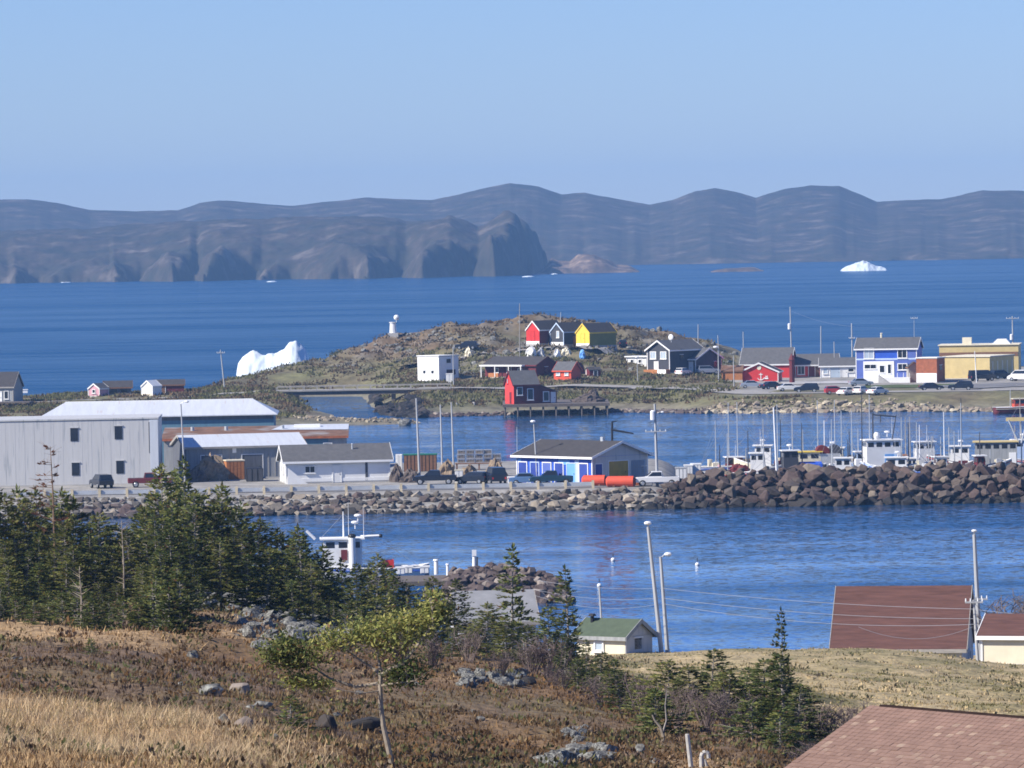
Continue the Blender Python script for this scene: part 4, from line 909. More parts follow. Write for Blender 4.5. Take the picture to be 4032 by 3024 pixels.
for xx in (0, 2.9, 5.7): MB().box(xx, xx + .2, 0, 1.1, 0, .78).build('leg', 'brown_wood', bsh)
def heap(name, label, cat, u, v, w, d, h, m, seed, z=2.0, pos=None):
    p = pos or G(u, v, z); n = 22; a = np.linspace(0, 2*pi, n, endpoint=False); rings = []
    for f, zz in ((1.05, -.2), (1, .05), (.93, .35), (.78, .62), (.55, .85), (.25, .98), (.05, 1.0)):
        q = 1 + .75*fbm(np.cos(a)*2.6 + seed, np.sin(a)*2.6 + zz*4, 4)
        rings.append([(p.x + w/2*f*q[i]*cos(a[i]), p.y + d/2*f*q[i]*sin(a[i]), p.z + h*zz*(1 + .4*float(fbm(np.array([a[i]*1.5 + seed]), np.array([f*3.]), 2)[0]))) for i in range(n)])
    return tag(MB().loft(rings).build(name, m, smooth=False), label, cat)
heap('net_pile', 'tan heap of netting in front of the grey board shed', 'net pile', 830, 1893, 4.6, 3, 2.9, 'tan_net', 1)
heap('net_pile', 'dark heap of nets left of the timber crate', 'net pile', 775, 1897, 2.6, 2.2, 1.6, 'rope_net', 4)
heap('net_pile', 'dark clutter of nets at the end of the white building', 'net pile', 1562, 1897, 2.0, 2, 1.9, 'rope_net', 7)
heap('net_pile', 'low dark heap of rope left of the wire traps', 'net pile', 1618, 1899, 2.6, 2, 1.5, 'rope_net', 14)
heap('net_pile', 'tan net pile below the stacked wire traps', 'net pile', 1850, 1886, 2.8, 2, 1.6, 'tan_net', 9)
heap('net_pile', 'rounded tan net pile above the dark truck', 'net pile', 1952, 1874, 2.5, 2, 2.0, 'tan_net', 12)
heap('net_pile', 'yellowish heap of rope between the two thin poles', 'net pile', 1760, 1870, 2.2, 2, 1.7, 'tan_net', 17)
heap('gear_heap', 'small reddish heap of gear beside the white pickup', 'gear', 2512, 1912, 1.4, 1.2, .9, 'rust_metal', 20)
VG = 'vehicles parked on the causeway'
car('black SUV parked against the big grey building', 'suv', 'car_dark', C(400, 1922), 90 + 20, group=VG)
car('dark red pickup partly behind the spruces by the grey building', 'pickup', 'dark_red', C(590, 1918), 5, group=VG)
car('dark blue pickup between white building and notice board', 'pickup', 'car_dark', C(1712, 1908), 178, group=VG)
car('small dark car right of the notice board', 'hatch', 'car_dark', C(1858, 1905), 160, group=VG)
car('black van parked below the rounded net pile', 'van', 'car_dark', C(1952, 1906), 100, group=VG)
car('light blue car parked in front of the blue building', 'sedan', 'car_blue', C(2076, 1908), 0, group=VG)
car('dark teal pickup parked beside the light blue car', 'pickup', 'car_teal', C(2172, 1910), 182, group=VG)
car('white pickup at the foot of the breakwater', 'pickup', 'car_white', C(2586, 1914), 182, group=VG)
for u0, u1, v, l in ((2299, 2385, 1914, 'red cylindrical tank lying nearer the blue building'), (2394, 2498, 1918, 'red cylindrical tank lying nearer the white pickup')):
    p = C(u0, v); w = (u1 - u0)*p.y/FP; r = .66; t = thing('tank', l, 'tank', p + Vector((0, 0, r)), radians(-12), 'red tanks')
    MB().tube((0, 0, 0), (w, 0, 0), r, r, 18).build('shell', 'orange_red', t)
    MB().tube((w + .001, 0, 0), (w + .22, 0, 0), r*.98, r*.6, 18).build('end_cap', 'dark_red', t)  # right end in a darker red, its shade put into the colour
    MB().tube((-.2, 0, 0), (-.001, 0, 0), r*.6, r*.98, 18).build('end_cap', 'orange_red', t)
    for xx in (w*.25, w*.75): MB().box(xx - .12, xx + .12, -.5, .5, -.66, -.45).build('cradle', 'brown_wood', t)

# poles on the causeway
def P(label, u, v, ut, vt, z=2.0, Y=None, **k):
    b = G(u, v, z) if Y is None else Vector((xat(u, Y), Y, z))
    return pole(label, b, at(ut, vt, b.y), **k)
P('tall bare grey pole beside the dark blue pickup', 1653, 1885, 1639, 1568, r=.17)
P('thinner grey pole left of the pair behind the net piles', 1743, 1868, 1734, 1593, r=.14)
P('grey pole of the pair nearest the wire trap stack', 1788, 1868, 1777, 1584, r=.14)
P('street lamp with white head in front of the blue building', 2118, 1905, 2102, 1668, r=.13, lamp=(1.0, -.1, .34), name='street_lamp', cat='street lamp')
P('very thin pale mast behind the end of the blue building', 2037, 1840, 2035, 1681, r=.06, m='galvanised')
P('stout pole with white transformer at the foot of the breakwater', 2589, 1912, 2578, 1590, r=.2, transformer=.86, lamp=(.87, .9, .2), arms=((.66, 2.6),))
P('tall white mast standing among the moored boats', 3055, 1885, 3046, 1604, r=.16, Y=700, z=1.5, m='plastic_white')
P('street lamp with long arm between grey building and warehouse', 730, 1905, 712, 1590, r=.13, lamp=(1.0, .75, .3), name='street_lamp', cat='street lamp')
cr = thing('dock_crane', 'black dockside crane with a horizontal arm behind the dark roof', 'crane', Vector((xat(2405, 762), 762, 2)), 0); k = ppm(762)
zt = at(2410, 1659, 762).z - 2; za = at(2412, 1692, 762).z - 2
MB().tube((0, 0, 0), (.1, 0, zt), .2, .14, 8).build('post', 'black_steel', cr)
MB().tube((0, 0, za), (86/k, -.3, za - .55), .15, .09, 8).build('arm', 'black_steel', cr)
MB().tube((.1, 0, zt - .1), (.75, 0, zt + .02), .1, .07, 6).build('head', 'black_steel', cr)

# ------------------------------------------------------------------ fishing boats behind the breakwater
def BW(u, Y=722): return Vector((xat(u, Y), Y, 0))
b = boat('large white longliner with blue-panelled wheelhouse behind the breakwater', BW(3440), 6, 15, 4.9, 1.9, 'white_paint', house=(-1.3, 3.0, 3.6, 1.7, 5.7), masts=((-1.6, 1.8, 11.9, 'charcoal'), (-.6, 1.8, 11.5, 'galvanised'), (-2.9, 1.6, 9.5, 'galvanised')), stripe='blue_paint', rig=True)
MB().box(1.0, 2.5, -1.86, -1.79, 2.2, 4.0).build('side_panel', 'sky_blue', b)
MB().box(2.92, 3.0, -1.2, 1.2, 2.0, 4.2).build('front_panel', 'deep_blue', b)
radar(b, 1.7, .4, 6.6); MB().ball((.2, -.6, 6.3), .42, .42, .5, 10, 6).build('radar_dome', 'plastic_white', b); antenna(b, 2.4, .8, 5.5, 8.6)
MB().tube((-.4, -1.3, 5.5), (-.4, -1.3, 9.2), .09, .09).tube((2.0, -1.3, 5.5), (2.6, -1.3, 8.9), .09, .06).tube((-.4, -1.3, 9.0), (2.5, -1.3, 8.7), .09, .09).tube((.6, -1.3, 9), (.6, -1.3, 8.0), .06, .06).build('gallows', 'charcoal', b)
for i in range(4): MB().box(-6 + i*1.1, -5.2 + i*1.1, -1.6, -.5, 1.8, 2.9 + (i % 2)*.5).build('fish_box', ['white_paint', 'cream_paint', 'pale_blue', 'white_paint'][i], b)
b = boat('white boat with red stripe nearest the landward end of the breakwater', BW(2935), -4, 9.5, 3.4, 1.9, 'white_paint', house=(.5, 2.2, 2.2, 1.8, 4.3), masts=((.2, 2, 7.2, 'charcoal'), (-2.4, 2, 6.9, 'galvanised'), (1.9, 4.2, 6.4, 'galvanised'), (-3.4, 1.9, 5.4, 'black_steel')), stripe='red_paint')
heap('net_pile', 'reddish nets piled on the stern of the red-striped boat', 'net pile', 0, 0, 2.6, 1.8, 1.0, 'dark_red', 31, pos=BW(2905) + Vector((0, 0, 1.9)))
b = boat('dark-hulled boat with blue tarpaulin among the moored boats', BW(3095, 718), 5, 10, 3.5, 2.0, 'navy_paint', house=(-.6, 1.2, 2.3, 1.9, 4.7), masts=((-1.2, 2, 10.6, 'galvanised'), (1.9, 2, 8.2, 'charcoal'), (-3, 2, 8.8, 'galvanised')), housem='charcoal')
radar(b, .3, 0, 5.3); MB().prism([(-1.4, 1.95), (1.4, 1.95), (1.2, 3.0), (-.2, 3.3), (-1.2, 3.0)], 'x', 1.5, 4.3).build('tarpaulin', 'blue_paint', b)
b = boat('boat with yellow cabin and dark red net drum behind the boulders', BW(3215, 726), 3, 11, 3.8, 2.0, 'sand_yellow', house=(-2.6, .2, 2.6, 2.0, 4.2), masts=((-3.2, 2, 9.8, 'galvanised'), (.9, 2, 8.2, 'plastic_white'), (3.1, 2, 9.4, 'galvanised')), housem='cream_paint', roofm='yellow_paint', rig=False)
MB().tube((.6, -1.1, 4.2), (.6, 1.1, 4.2), .85, .85, 16).build('net_drum', 'dark_red', b); MB().tube((2.2, -1.1, 4.4), (2.2, 1.1, 4.4), .7, .7, 16).build('net_drum', 'charcoal', b)
[MB().box(.2, 2.8, yy, yy + .1, 2.0, 4.0).build('drum_frame', 'galvanised', b) for yy in (-1.2, 1.1)]
b = boat('squat white boat moored against the large longliner', BW(3322, 712), -3, 8, 3.1, 1.9, 'white_paint', house=(-1.2, .7, 2.3, 1.9, 3.9), masts=((-1.6, 2, 8.8, 'galvanised'), (.4, 3.9, 6.2, 'charcoal')), stripe='dark_red')
for i in range(3): MB().box(1.0 + i*.7, 1.55 + i*.7, -1.0, .6, 2.0, 2.9 + .3*(i == 1)).build('fish_box', ['cream_paint', 'white_paint', 'pale_blue'][i], b)
b = boat('white open boat with a tall mast between longliner and tan boat', BW(3705, 715), 8, 8, 2.8, 2.1, 'cream_paint', house=(-.9, .4, 1.8, 2.0, 3.7), masts=((.3, 2, 9.4, 'plastic_white'), (-1.7, 2, 6.4, 'galvanised'), (1.6, 2, 6.9, 'galvanised')))
MB().box(2.2, 3.2, -.5, .5, 2.1, 3.2).build('engine_box', 'dark_red', b)
b = boat('small white skiff with thin masts right of the longliner', BW(3590, 727), -5, 7, 2.5, 2.0, 'white_paint', house=(-.6, .4, 1.6, 2.0, 3.1), masts=((-1.4, 2, 8.4, 'galvanised'), (.9, 2, 7.4, 'plastic_white'), (2.4, 2, 5.9, 'galvanised')))
b = boat('boat with tan deckhouse and yellow gantry at the right edge', BW(3950, 720), 176, 14, 4.8, 1.9, 'navy_paint', house=(-1.6, 3.6, 3.6, 1.8, 5.3), masts=((-2.2, 2, 8.8, 'galvanised'),), housem='grey_board', roofm='sand_yellow', rig=False)
MB().box(-1.5, -.6, 1.2, 1.9, 2, 4.0).build('locker', 'bright_white', b)
MB().box(-5.2, -.3, -.35, .35, 7.9, 8.35).build('gantry_beam', 'sand_yellow', b)
MB().tube((-.6, 1.3, 8.1), (-1.9, 1.3, 5.0), .11, .11).tube((-.6, -1.3, 8.1), (-1.9, -1.3, 5.0), .11, .11).tube((-3.0, 1.3, 8.1), (-2.1, 1.3, 5.0), .11, .11).tube((-4.6, 1.3, 8), (-4.6, 1.3, 2), .13, .13).build('gantry_leg', 'galvanised', b)
MB().ball((-3.2, .2, 6.0), .35, .35, .35, 8, 6).build('radar_dome', 'plastic_white', b)
b = boat('red boat moored off the far shore at the right edge', G(4010, 1628, 0), 8, 8.5, 2.9, 1.1, 'dark_red', house=(-.9, 1.0, 1.9, .9, 2.5), masts=((-1.4, 1, 4.2, 'galvanised'),), housem='orange_red', roofm='cream_paint', stripe='cream_paint', rig=False)

# more of the fleet, packed along the quay side of the breakwater
FL = [(2885, 733, 8, 'white_paint', 'dark_red', 'white boat showing only its bow rail at the left end of the fleet'), (3000, 731, -6, 'cream_paint', 'white_paint', 'cream boat with low white cabin behind the tall white mast'), (3150, 735, 12, 'pale_blue', 'white_paint', 'pale blue boat behind the blue tarpaulin'), (3275, 735, -8, 'white_paint', 'cream_paint', 'white boat with cream cabin behind the net drums'), (3385, 733, 4, 'white_paint', 'pale_blue', 'white boat tucked behind the longliner stern'), (3530, 713, -4, 'pale_blue', 'white_paint', 'pale blue skiff off the longliner bow'), (3640, 734, 6, 'white_paint', 'white_paint', 'white boat behind the two open boats'), (3780, 733, -5, 'navy_paint', 'white_paint', 'dark blue boat with white cabin left of the tan deckhouse'), (3850, 714, 7, 'cream_paint', 'dark_red', 'cream boat with red cabin beside the tan deckhouse'), (4025, 735, 3, 'white_paint', 'pale_blue', 'white boat behind the yellow gantry')]
rr = random.Random(19)
for i, (u, Y, a, hm_, cm_, l) in enumerate(FL):
    z1 = rr.choice((3.4, 3.8, 4.3, 4.9)); b = boat(l, BW(u, Y), a + (180 if i % 2 else 0), rr.uniform(7.5, 10), 3.0, 2.25, hm_, house=(rr.uniform(-1.6, -.4), rr.uniform(.5, 1.4), 2.1, 2.1, z1), masts=[(rr.uniform(-3, 3), 2.1, rr.choice((4.6, 5.6, 6.8, 8.2, 10.5)), rr.choice(('galvanised', 'weathered', 'galvanised', 'charcoal', 'black_steel'))) for k in range(3)], housem=cm_, stripe=rr.choice((None, 'blue_paint', 'red_paint')), rig=(i % 3 == 0))
    for k in range(5): x = rr.choice((-3.4, -2.7, 2.0, 2.6)) + rr.uniform(-.2, .2); y = rr.uniform(-1.1, .4); MB().box(x, x + rr.uniform(.5, .9), y, y + .7, 2.0, 2.5 + rr.uniform(.2, 1.0)).build('fish_box', rr.choice(('bright_white', 'cream_paint', 'charcoal', 'white_paint', 'tarp_grey', 'dark_red', 'rope_net', 'orange_wood', 'tan_net')), b)
    for k in range(2): x = rr.uniform(-3, 3); MB().ball((x, -1.35, 2.3), .26, .26, .3, 8, 6).build('fender', rr.choice(('orange_red', 'bright_white', 'pink_paint')), b)
    if i % 2: radar(b, 0, .2, z1 + .6)
    antenna(b, .3, .5, z1, z1 + 2.2)
# ------------------------------------------------------------------ island: roads, bridge, shore
def I(u, v, dz=0.0):
    p = hit(u, v, far_z, 985, 1260)
    if p is None: p = far_at(u, 1200)
    return p + Vector((0, 0, dz))
drape('island_road', 'gravel', [(-300, 1085), (400, 1084), (800, 1078), (1105, 1076)], 3.6, far_z, .10, 90)
drape('shore_road', 'gravel', [(1745, 1076), (1900, 1080), (2200, 1082), (2500, 1078), (2800, 1062), (3000, 1040), (3600, 1036), (4400, 1036)], 3.8, far_z, .10, 200)
drape('hill_track', 'gravel', [(1560, 1165), (1720, 1160), (1900, 1158), (2150, 1158), (2420, 1152)], 2.2, far_z, .12, 90)
drape('apron', 'concrete', [(3080, 1091), (3230, 1091), (3400, 1090)], 7, far_z, .10, 50)
drape('lawn_strip', 'lawn', [(3390, 1062), (3600, 1062), (3800, 1064)], 7.5, far_z, .09, 60)
drape('parking_lot', 'asphalt', [(3740, 1052), (4000, 1060), (4400, 1068)], 9, far_z, .12, 60)
br = thing('bridge', 'low concrete road bridge over the channel to the island', 'bridge', Vector((xat(1090, 1075), 1075, 0)), 0)
L_ = xat(1775, 1075) - xat(1090, 1075); zd = 3.75
MB().box(0, L_, -3.2, 3.2, zd - .25, zd).build('deck', 'gravel', br)
MB().box(.6, L_ - .6, -2.9, -2.3, zd - .95, zd - .252).build('girder', 'pier_wood', br); MB().box(.6, L_ - .6, 2.3, 2.9, zd - .95, zd - .252).build('girder', 'pier_wood', br)
for x in (3.6, 22.0): MB().box(x - .35, x + .35, -2.4, 2.8, -1.8, zd - .952).build('pier', 'pier_wood', br)
for yy in (-3.1, 3.1):
    r_ = MB().box(0, L_, yy - .05, yy + .05, zd + .6, zd + .72).build('railing', 'weathered', br)
    for i in range(14): MB().box(i*L_/13 - .07, i*L_/13 + .07, yy - .06, yy + .06, zd, zd + .598).build('post', 'weathered', r_)
def shore(name, label, m, us, v_lo, depth, r0, n, seed, cat='shore rocks', fillm=None):
    """stones along a waterline: n single stones in front, small ones joined behind"""
    t = thing(name, label, cat, (0, 0, 0)); rg = random.Random(seed); fill, fr = [], []
    for i in range(n):
        u = us[0] + (us[1]-us[0])*(i + rg.uniform(-.5, .5))/n; base = G(u, v_lo(u), 0).y; y = base + depth*rg.random()**1.2; p = far_at(u, y)
        rock(m, (p.x, y, max(p.z, -.1) + .12), r0*rg.uniform(.6, 1.5), t, (1.15, 1, .9), rg=rg)
    for i in range(n*3):
        u = rg.uniform(*us); y = G(u, v_lo(u), 0).y + depth*rg.uniform(0, 1.2); p = far_at(u, y); fill.append((p.x, y, max(p.z, -.15) + .05)); fr.append(r0*rg.uniform(.25, .6))
    rubble('small_stones', m, fill, fr, t); return t
shore('rock_armour', 'pale tan boulders lining the far shore below the coloured houses', 'shore_rock', (2780, 4120), lambda u: np.interp(u, [2780, 3000, 3500, 4120], [1629, 1629, 1621, 1622]), 12, .72, 270, 21)
shore('shore_rocks', 'brown rocky shoreline around the red wharf house', 'pier_rock', (1700, 2780), lambda u: np.interp(u, [1700, 1800, 2000, 2400, 2780], [1644, 1640, 1636, 1624, 1629]), 11, .6, 280, 22)
shore('rock_pile', 'black wet rocks at the island end of the channel', 'wet_rock', (1478, 1665), lambda u: np.interp(u, [1478, 1500, 1560, 1665], [1600, 1630, 1643, 1646]), 34, 1.15, 75, 23, 'rocks')
shore('spit_stones', 'low stony spit reaching across the channel mouth', 'shore_rock', (1150, 1650), lambda u: 1670, 10, .35, 60, 24, 'stones')
def boulder(label, p, r, m, sq=(1, 1, 1), seed=0, cat='boulder'):
    """one larger boulder with broken facets: two welded lumps"""
    import bmesh
    rg = random.Random(seed + 100); bm = bmesh.new()
    for i in range(34):
        v = Vector((rg.gauss(0, 1), rg.gauss(0, 1), rg.gauss(0, 1))).normalized()*rg.uniform(.8, 1.08); bm.verts.new((v.x*sq[0]*r, v.y*sq[1]*r, v.z*sq[2]*r))
    bmesh.ops.convex_hull(bm, input=bm.verts)
    for v in [v for v in bm.verts if not v.link_faces]: bm.verts.remove(v)
    bmesh.ops.bevel(bm, geom=list(bm.edges), offset=r*.04, segments=1, affect='EDGES')
    me = bpy.data.meshes.new('boulder'); bm.to_mesh(me); bm.free(); me.materials.append(M[m])
    return tag(link('boulder', me, None, p, (rg.uniform(-.2, .2), rg.uniform(-.2, .2), rg.uniform(0, 6))), label, cat)
boulder('big pale pinkish boulder at the tip of the stony spit', G(1595, 1668, .3), 1.6, 'lichen_rock', (1.0, .8, .6), 1)
bl = thing('slipway', 'pale concrete slip on the shore left of the red wharf house', 'slipway', G(1800, 1622, 0), radians(4))
MB().prism([(-1, -.5), (6, 1.6), (6, 1.2), (-1, -.9)], 'x', 0, 3.0).build('slab', 'concrete', bl); MB().box(-.2, 0, -1, 6, -.5, 1.7).build('kerb', 'concrete', bl); MB().box(3.0, 3.2, -1, 6, -.5, 1.7).build('kerb', 'concrete', bl)
# stones and low scrub that give the hill its texture
rg = random.Random(31); fill, fr = [], []
while len(fill) < 620:
    u = rg.uniform(900, 2900); y = rg.uniform(1125, 1207); p = far_at(u, y)
    if p.z > 4.6 and float(fbm(np.array([p.x/7.]), np.array([y/7.]), 3)[0]) > .04: fill.append((p.x, y, p.z)); fr.append(rg.choice((.25, .3, .35, .5, .6, .9)))
stuff(rubble('hill_stones', 'lichen_rock', fill, fr, None))
def tufts(name, pts, cols, hgt, wid, m, seed, blades=5, spread=.5, LEAN=.6):
    rg = np.random.RandomState(seed); n = len(pts); P = np.repeat(np.array(pts, float), blades, 0); N = len(P); Cc = np.repeat(np.array(cols, float), blades, 0)
    H = np.repeat(np.asarray(hgt, float), blades) if np.ndim(hgt) else np.full(N, hgt); W = np.repeat(np.asarray(wid, float), blades) if np.ndim(wid) else np.full(N, wid)
    a = rg.rand(N)*2*pi; off = rg.randn(N, 2)*np.repeat(np.asarray(spread)*np.ones(n), blades)[:, None]*.5
    lean = rg.randn(N, 2)*LEAN*H[:, None]; h = H*(.55 + .7*rg.rand(N))
    b = P.copy(); b[:, :2] += off
    d = np.stack([np.cos(a), np.sin(a)], 1)*W[:, None]*.5
    v = np.zeros((N, 3, 3)); v[:, 0] = b; v[:, 1] = b; v[:, 2] = b
    v[:, 0, :2] -= d; v[:, 1, :2] += d; v[:, 2, :2] += lean; v[:, 2, 2] += h; v[:, :2, 2] -= .05
    me = bpy.data.meshes.new(name); me.vertices.add(3*N); me.vertices.foreach_set('co', v.astype(np.float32).ravel())
    me.loops.add(3*N); me.loops.foreach_set('vertex_index', np.arange(3*N, dtype=np.int32)); me.polygons.add(N)
    me.polygons.foreach_set('loop_start', np.arange(0, 3*N, 3, dtype=np.int32)); me.polygons.foreach_set('loop_total', np.full(N, 3, dtype=np.int32)); me.update(calc_edges=True)
    me.materials.append(M[m]); cc = np.repeat(Cc*(.75 + .5*rg.rand(N))[:, None], 3, 0); colour_attr(me, np.concatenate([cc, np.ones((3*N, 1))], 1))
    return stuff(link(name, me))
mat('blades', (1, 1, 1), .9, .15, 2, attr='Col', spec=.1, leafy=.3)
pts, cols = [], []
us = np.random.RandomState(5).rand(16000)*3300 - 100; ys = 985 + np.random.RandomState(6).rand(16000)*222; zs = far_z(us, ys); xs = xat(us, ys); nn = fbm(xs/8, ys/8, 3)
ok = (zs > 1.0) & ~((us > 2880) & (ys > 1028)) & (nn > -.25) & (np.abs(ys - 1080) > 5)
for x, y, z, q in zip(xs[ok], ys[ok], zs[ok], nn[ok]): pts.append((x, y, z)); cols.append((.15, .145, .06) if q > .05 and z < 9 else (.115, .088, .048) if q > -.1 else (.15, .105, .06))
tufts('island_scrub', pts, cols, .55, .5, 'blades', 4, 5, 1.4)

# ------------------------------------------------------------------ houses and sheds of the island
WD = dict(fill='glass')
house('box_house', 'white flat-roofed cube house with a grey shaded side by the bridge', 'house', I(1729, 1503), -45, 6.0, 5.4, 4.9, 0, 'flat', 'bright_white', 'grey_roof', 'white_paint', 'R', over=.12, corner=False,
  ops=[('F', 'hole', 1.9, 1.9, .6, .55), ('F', 'hole', 4.2, 1.9, .6, .55), ('R', 'hole', 2.7, 4.0, 1.1, .8), ('R', 'hole', 3.3, 1.8, 2.4, 1.0)])
crate('storage_tank', 'small white storage box beside the flat-roofed cube house', 'storage box', 1757, 1508, 1.3, 1.2, 1.7, 'bright_white', 'white_paint', 2, z=float(I(1757, 1508).z), lid='white_paint')
bk = house('bunkhouse', 'long dark red house with a white porch roof on the slope', 'house', I(2111, 1487), -40, 13, 6.2, 2.5, 1.4, 'x', 'dark_red', 'dark_roof', 'dark_red', 'R', over=.4, corner=False, ops=[('F', 'win', 3, 1.4, 1.1, .9), ('F', 'door', 6.2, 1.1, 1, 2, dict(fill='brown_wood')), ('F', 'win', 9, 1.4, 1.1, .9), ('R', 'hole', 3.1, 1.5, .9, 1.0)])
MB().box(-13.2, -2.4, -1.5, -.42, 2.22, 2.5).build('porch_roof', 'bright_white', bk)
for xx in (-12.9, -9.4, -5.9, -2.8): MB().box(xx, xx + .16, -1.45, -1.3, 0, 2.218).build('porch_post', 'white_paint', bk)
MB().box(-11, -8.5, -1.4, -1.2, .1, .9).build('porch_rail', 'orange_wood', bk)
house('boat_store', 'small orange-red store with two white windows beside the bunkhouse', 'shed', I(2249, 1499), -32, 3.9, 3.6, 2.0, 1.5, 'x', 'orange_red', 'grey_roof', 'orange_red', 'R', corner=False, over=.25, ops=[('F', 'win', 1.0, 1.45, .9, .9, dict(fill='sky_glass')), ('F', 'win', 2.9, 1.45, .9, .9, dict(fill='sky_glass'))])
ah = thing('arched_hut', 'dark red barrel-roofed hut beside the orange-red store', 'hut', I(2256, 1476), radians(24))
prof = [(1.25*cos(a) + 1.25, .9 + 1.55*sin(a)) for a in np.linspace(0, pi, 11)]
MB().prism([(2.5, 0)] + prof + [(0, 0)], 'y', 0, 3.6).build('shell', 'dark_red', ah); MB().box(.75, 1.75, -.05, -.002, .05, 1.9).build('door', 'dark_board', ah)
house('tool_shed', 'little dark red shed at the end of the row by the arched hut', 'shed', I(2322, 1483), 18, 2.3, 2.6, 1.2, .5, 'x', 'dark_red', 'dark_roof', 'dark_red', over=.12, corner=False, barge=False, ops=[('F', 'door', 1.2, .6, .7, 1.0, dict(fill='dark_board'))])
pole('short white post between arched hut and little dark red shed', I(2310, 1482), I(2310, 1482) + Vector((0, 0, 1.7)), r=.2, m='bright_white', name='post', cat='post')
# red house on the wharf
zw = 2.2; wf = thing('wharf', 'timber wharf on piles carrying the red waterfront house', 'wharf', Vector((xat(1978, 1012), 1012, 0)), 0); wl = xat(2400, 1012) - xat(1978, 1012)
MB().box(0, wl, 0, 26, zw - .16, zw).build('deck', 'pier_wood', wf); MB().box(0, wl, .0, .3, zw - .5, zw - .162).build('stringer', 'pier_wood', wf)
for i in range(9):
    for yy in (.3, 9, 18): MB().tube((.4 + i*(wl-.8)/8, yy, -1.8), (.4 + i*(wl-.8)/8, yy, zw - .165 if yy > 1 else zw - .502), .17, .14, 7).build('pile', 'pier_wood', wf)
rh = house('waterfront_house', 'red gabled house with white-framed windows on the timber wharf', 'house', Vector((xat(2023, 1014), 1014, zw)), 20, 4.7, 4.6, 3.5, 2.3, 'x', 'dark_red', 'grey_roof', 'dark_red', gable='sunlit_red', over=.22, corner=False, found=None,  # brighter red on the gable paints in the sunlight there
  ops=[('F', 'win', 1.1, 2.3, 1.1, 1.5, WD), ('F', 'win', 3.1, 1.7, 1.25, 2.1, WD), ('L', 'win', 1.5, 4.1, .7, 1.0, dict(trim='sunlit_red', fill='sky_glass')), ('L', 'door', 3.0, 1.1, .9, 2.0, dict(fill='dark_red', trim='sunlit_red'))])
le = MB().prism([(0.05, 0), (3.6, 0), (3.6, 2.0), (.05, 3.4)], 'y', .3, 4.0)
le.v = [(x + 4.7 - .04, y, z) for x, y, z in le.v]; lo = le.build('lean_to', 'dark_red', rh)
MB().add([(4.6, .1, 3.44), (8.5, .1, 1.98), (8.5, 4.2, 1.98), (4.6, 4.2, 3.44), (4.6, .1, 3.58), (8.5, .1, 2.12), (8.5, 4.2, 2.12), (4.6, 4.2, 3.58)], [(0,3,2,1),(4,5,6,7),(0,1,5,4),(1,2,6,5),(2,3,7,6),(3,0,4,7)]).build('lean_to_roof', 'grey_roof', lo)
opening(rh, 4.7, 3.0, 3.7, 'F', 'win', 1.5, 1.25, 1.2, 1.8, 'white_paint', 'glass', .3); opening(rh, 4.7, 3.0, 3.7, 'F', 'door', 2.85, 1.0, .7, 1.8, 'white_paint', 'white_paint', .3)
hp = Vector((xat(2318, 1020), 1020, zw))
heap('net_pile', 'long black mound of nets on the wharf right of the red house', 'net pile', 0, 0, 5.4, 2.5, 1.2, 'rope_net', 41, pos=hp); heap('net_pile', 'smaller black mound topping the nets on the wharf', 'net pile', 0, 0, 2.4, 2, 1.9, 'rope_net', 44, pos=hp + Vector((.8, .6, 0)))
# three bright sheds; red and yellow ones have shade painted into their side walls
for (u, v, wall, side, tr, d_, h_, l) in ((2125, 1359, 'red_paint', 'dark_red', 'white_paint', 7.0, 2.9, 'red gabled shed, first of the three bright sheds on the hill'), (2220, 1363, 'charcoal', 'charcoal', 'pale_blue', 7.0, 2.7, 'charcoal shed with pale trim between the red and yellow sheds'), (2322, 1368, 'yellow_paint', 'shaded_yellow', 'yellow_paint', 7.8, 2.8, 'yellow gabled shed, last of the three bright sheds on the hill')):
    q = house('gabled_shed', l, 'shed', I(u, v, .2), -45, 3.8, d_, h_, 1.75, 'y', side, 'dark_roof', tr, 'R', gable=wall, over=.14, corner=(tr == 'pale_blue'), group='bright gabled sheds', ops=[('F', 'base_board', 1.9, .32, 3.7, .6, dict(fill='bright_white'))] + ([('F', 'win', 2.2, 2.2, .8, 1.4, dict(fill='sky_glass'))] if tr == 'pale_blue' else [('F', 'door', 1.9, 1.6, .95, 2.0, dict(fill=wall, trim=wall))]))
crate('timber_door', 'orange timber hoarding between charcoal and yellow sheds', 'hoarding', 2247, 1362, 1.0, .6, 2.0, 'orange_wood', 'orange_wood', 4, yaw=-45, z=float(I(2247, 1362).z))
for u, v, w, l, m_ in ((2092, 1400, 2.2, 'white tarpaulin bundle uphill of the bunkhouse', 'bright_white'), (2128, 1402, 1.5, 'small pale bundle uphill of the bunkhouse roof', 'tarp_grey'), (2193, 1408, 1.5, 'white crate-shaped bundle near the bunkhouse gable', 'plastic_white'), (2230, 1400, 2.0, 'cream bundle below the charcoal shed', 'cream_paint'), (2293, 1410, 1.3, 'blue barrel below the yellow shed', 'sky_blue'), (1846, 1398, 1.4, 'pale bundle behind the flat-roofed cube house', 'cream_paint')):
    p = I(u, v); heap('bundle', l, 'bundle', 0, 0, w, 1.6, 1.5, m_, u, pos=p)
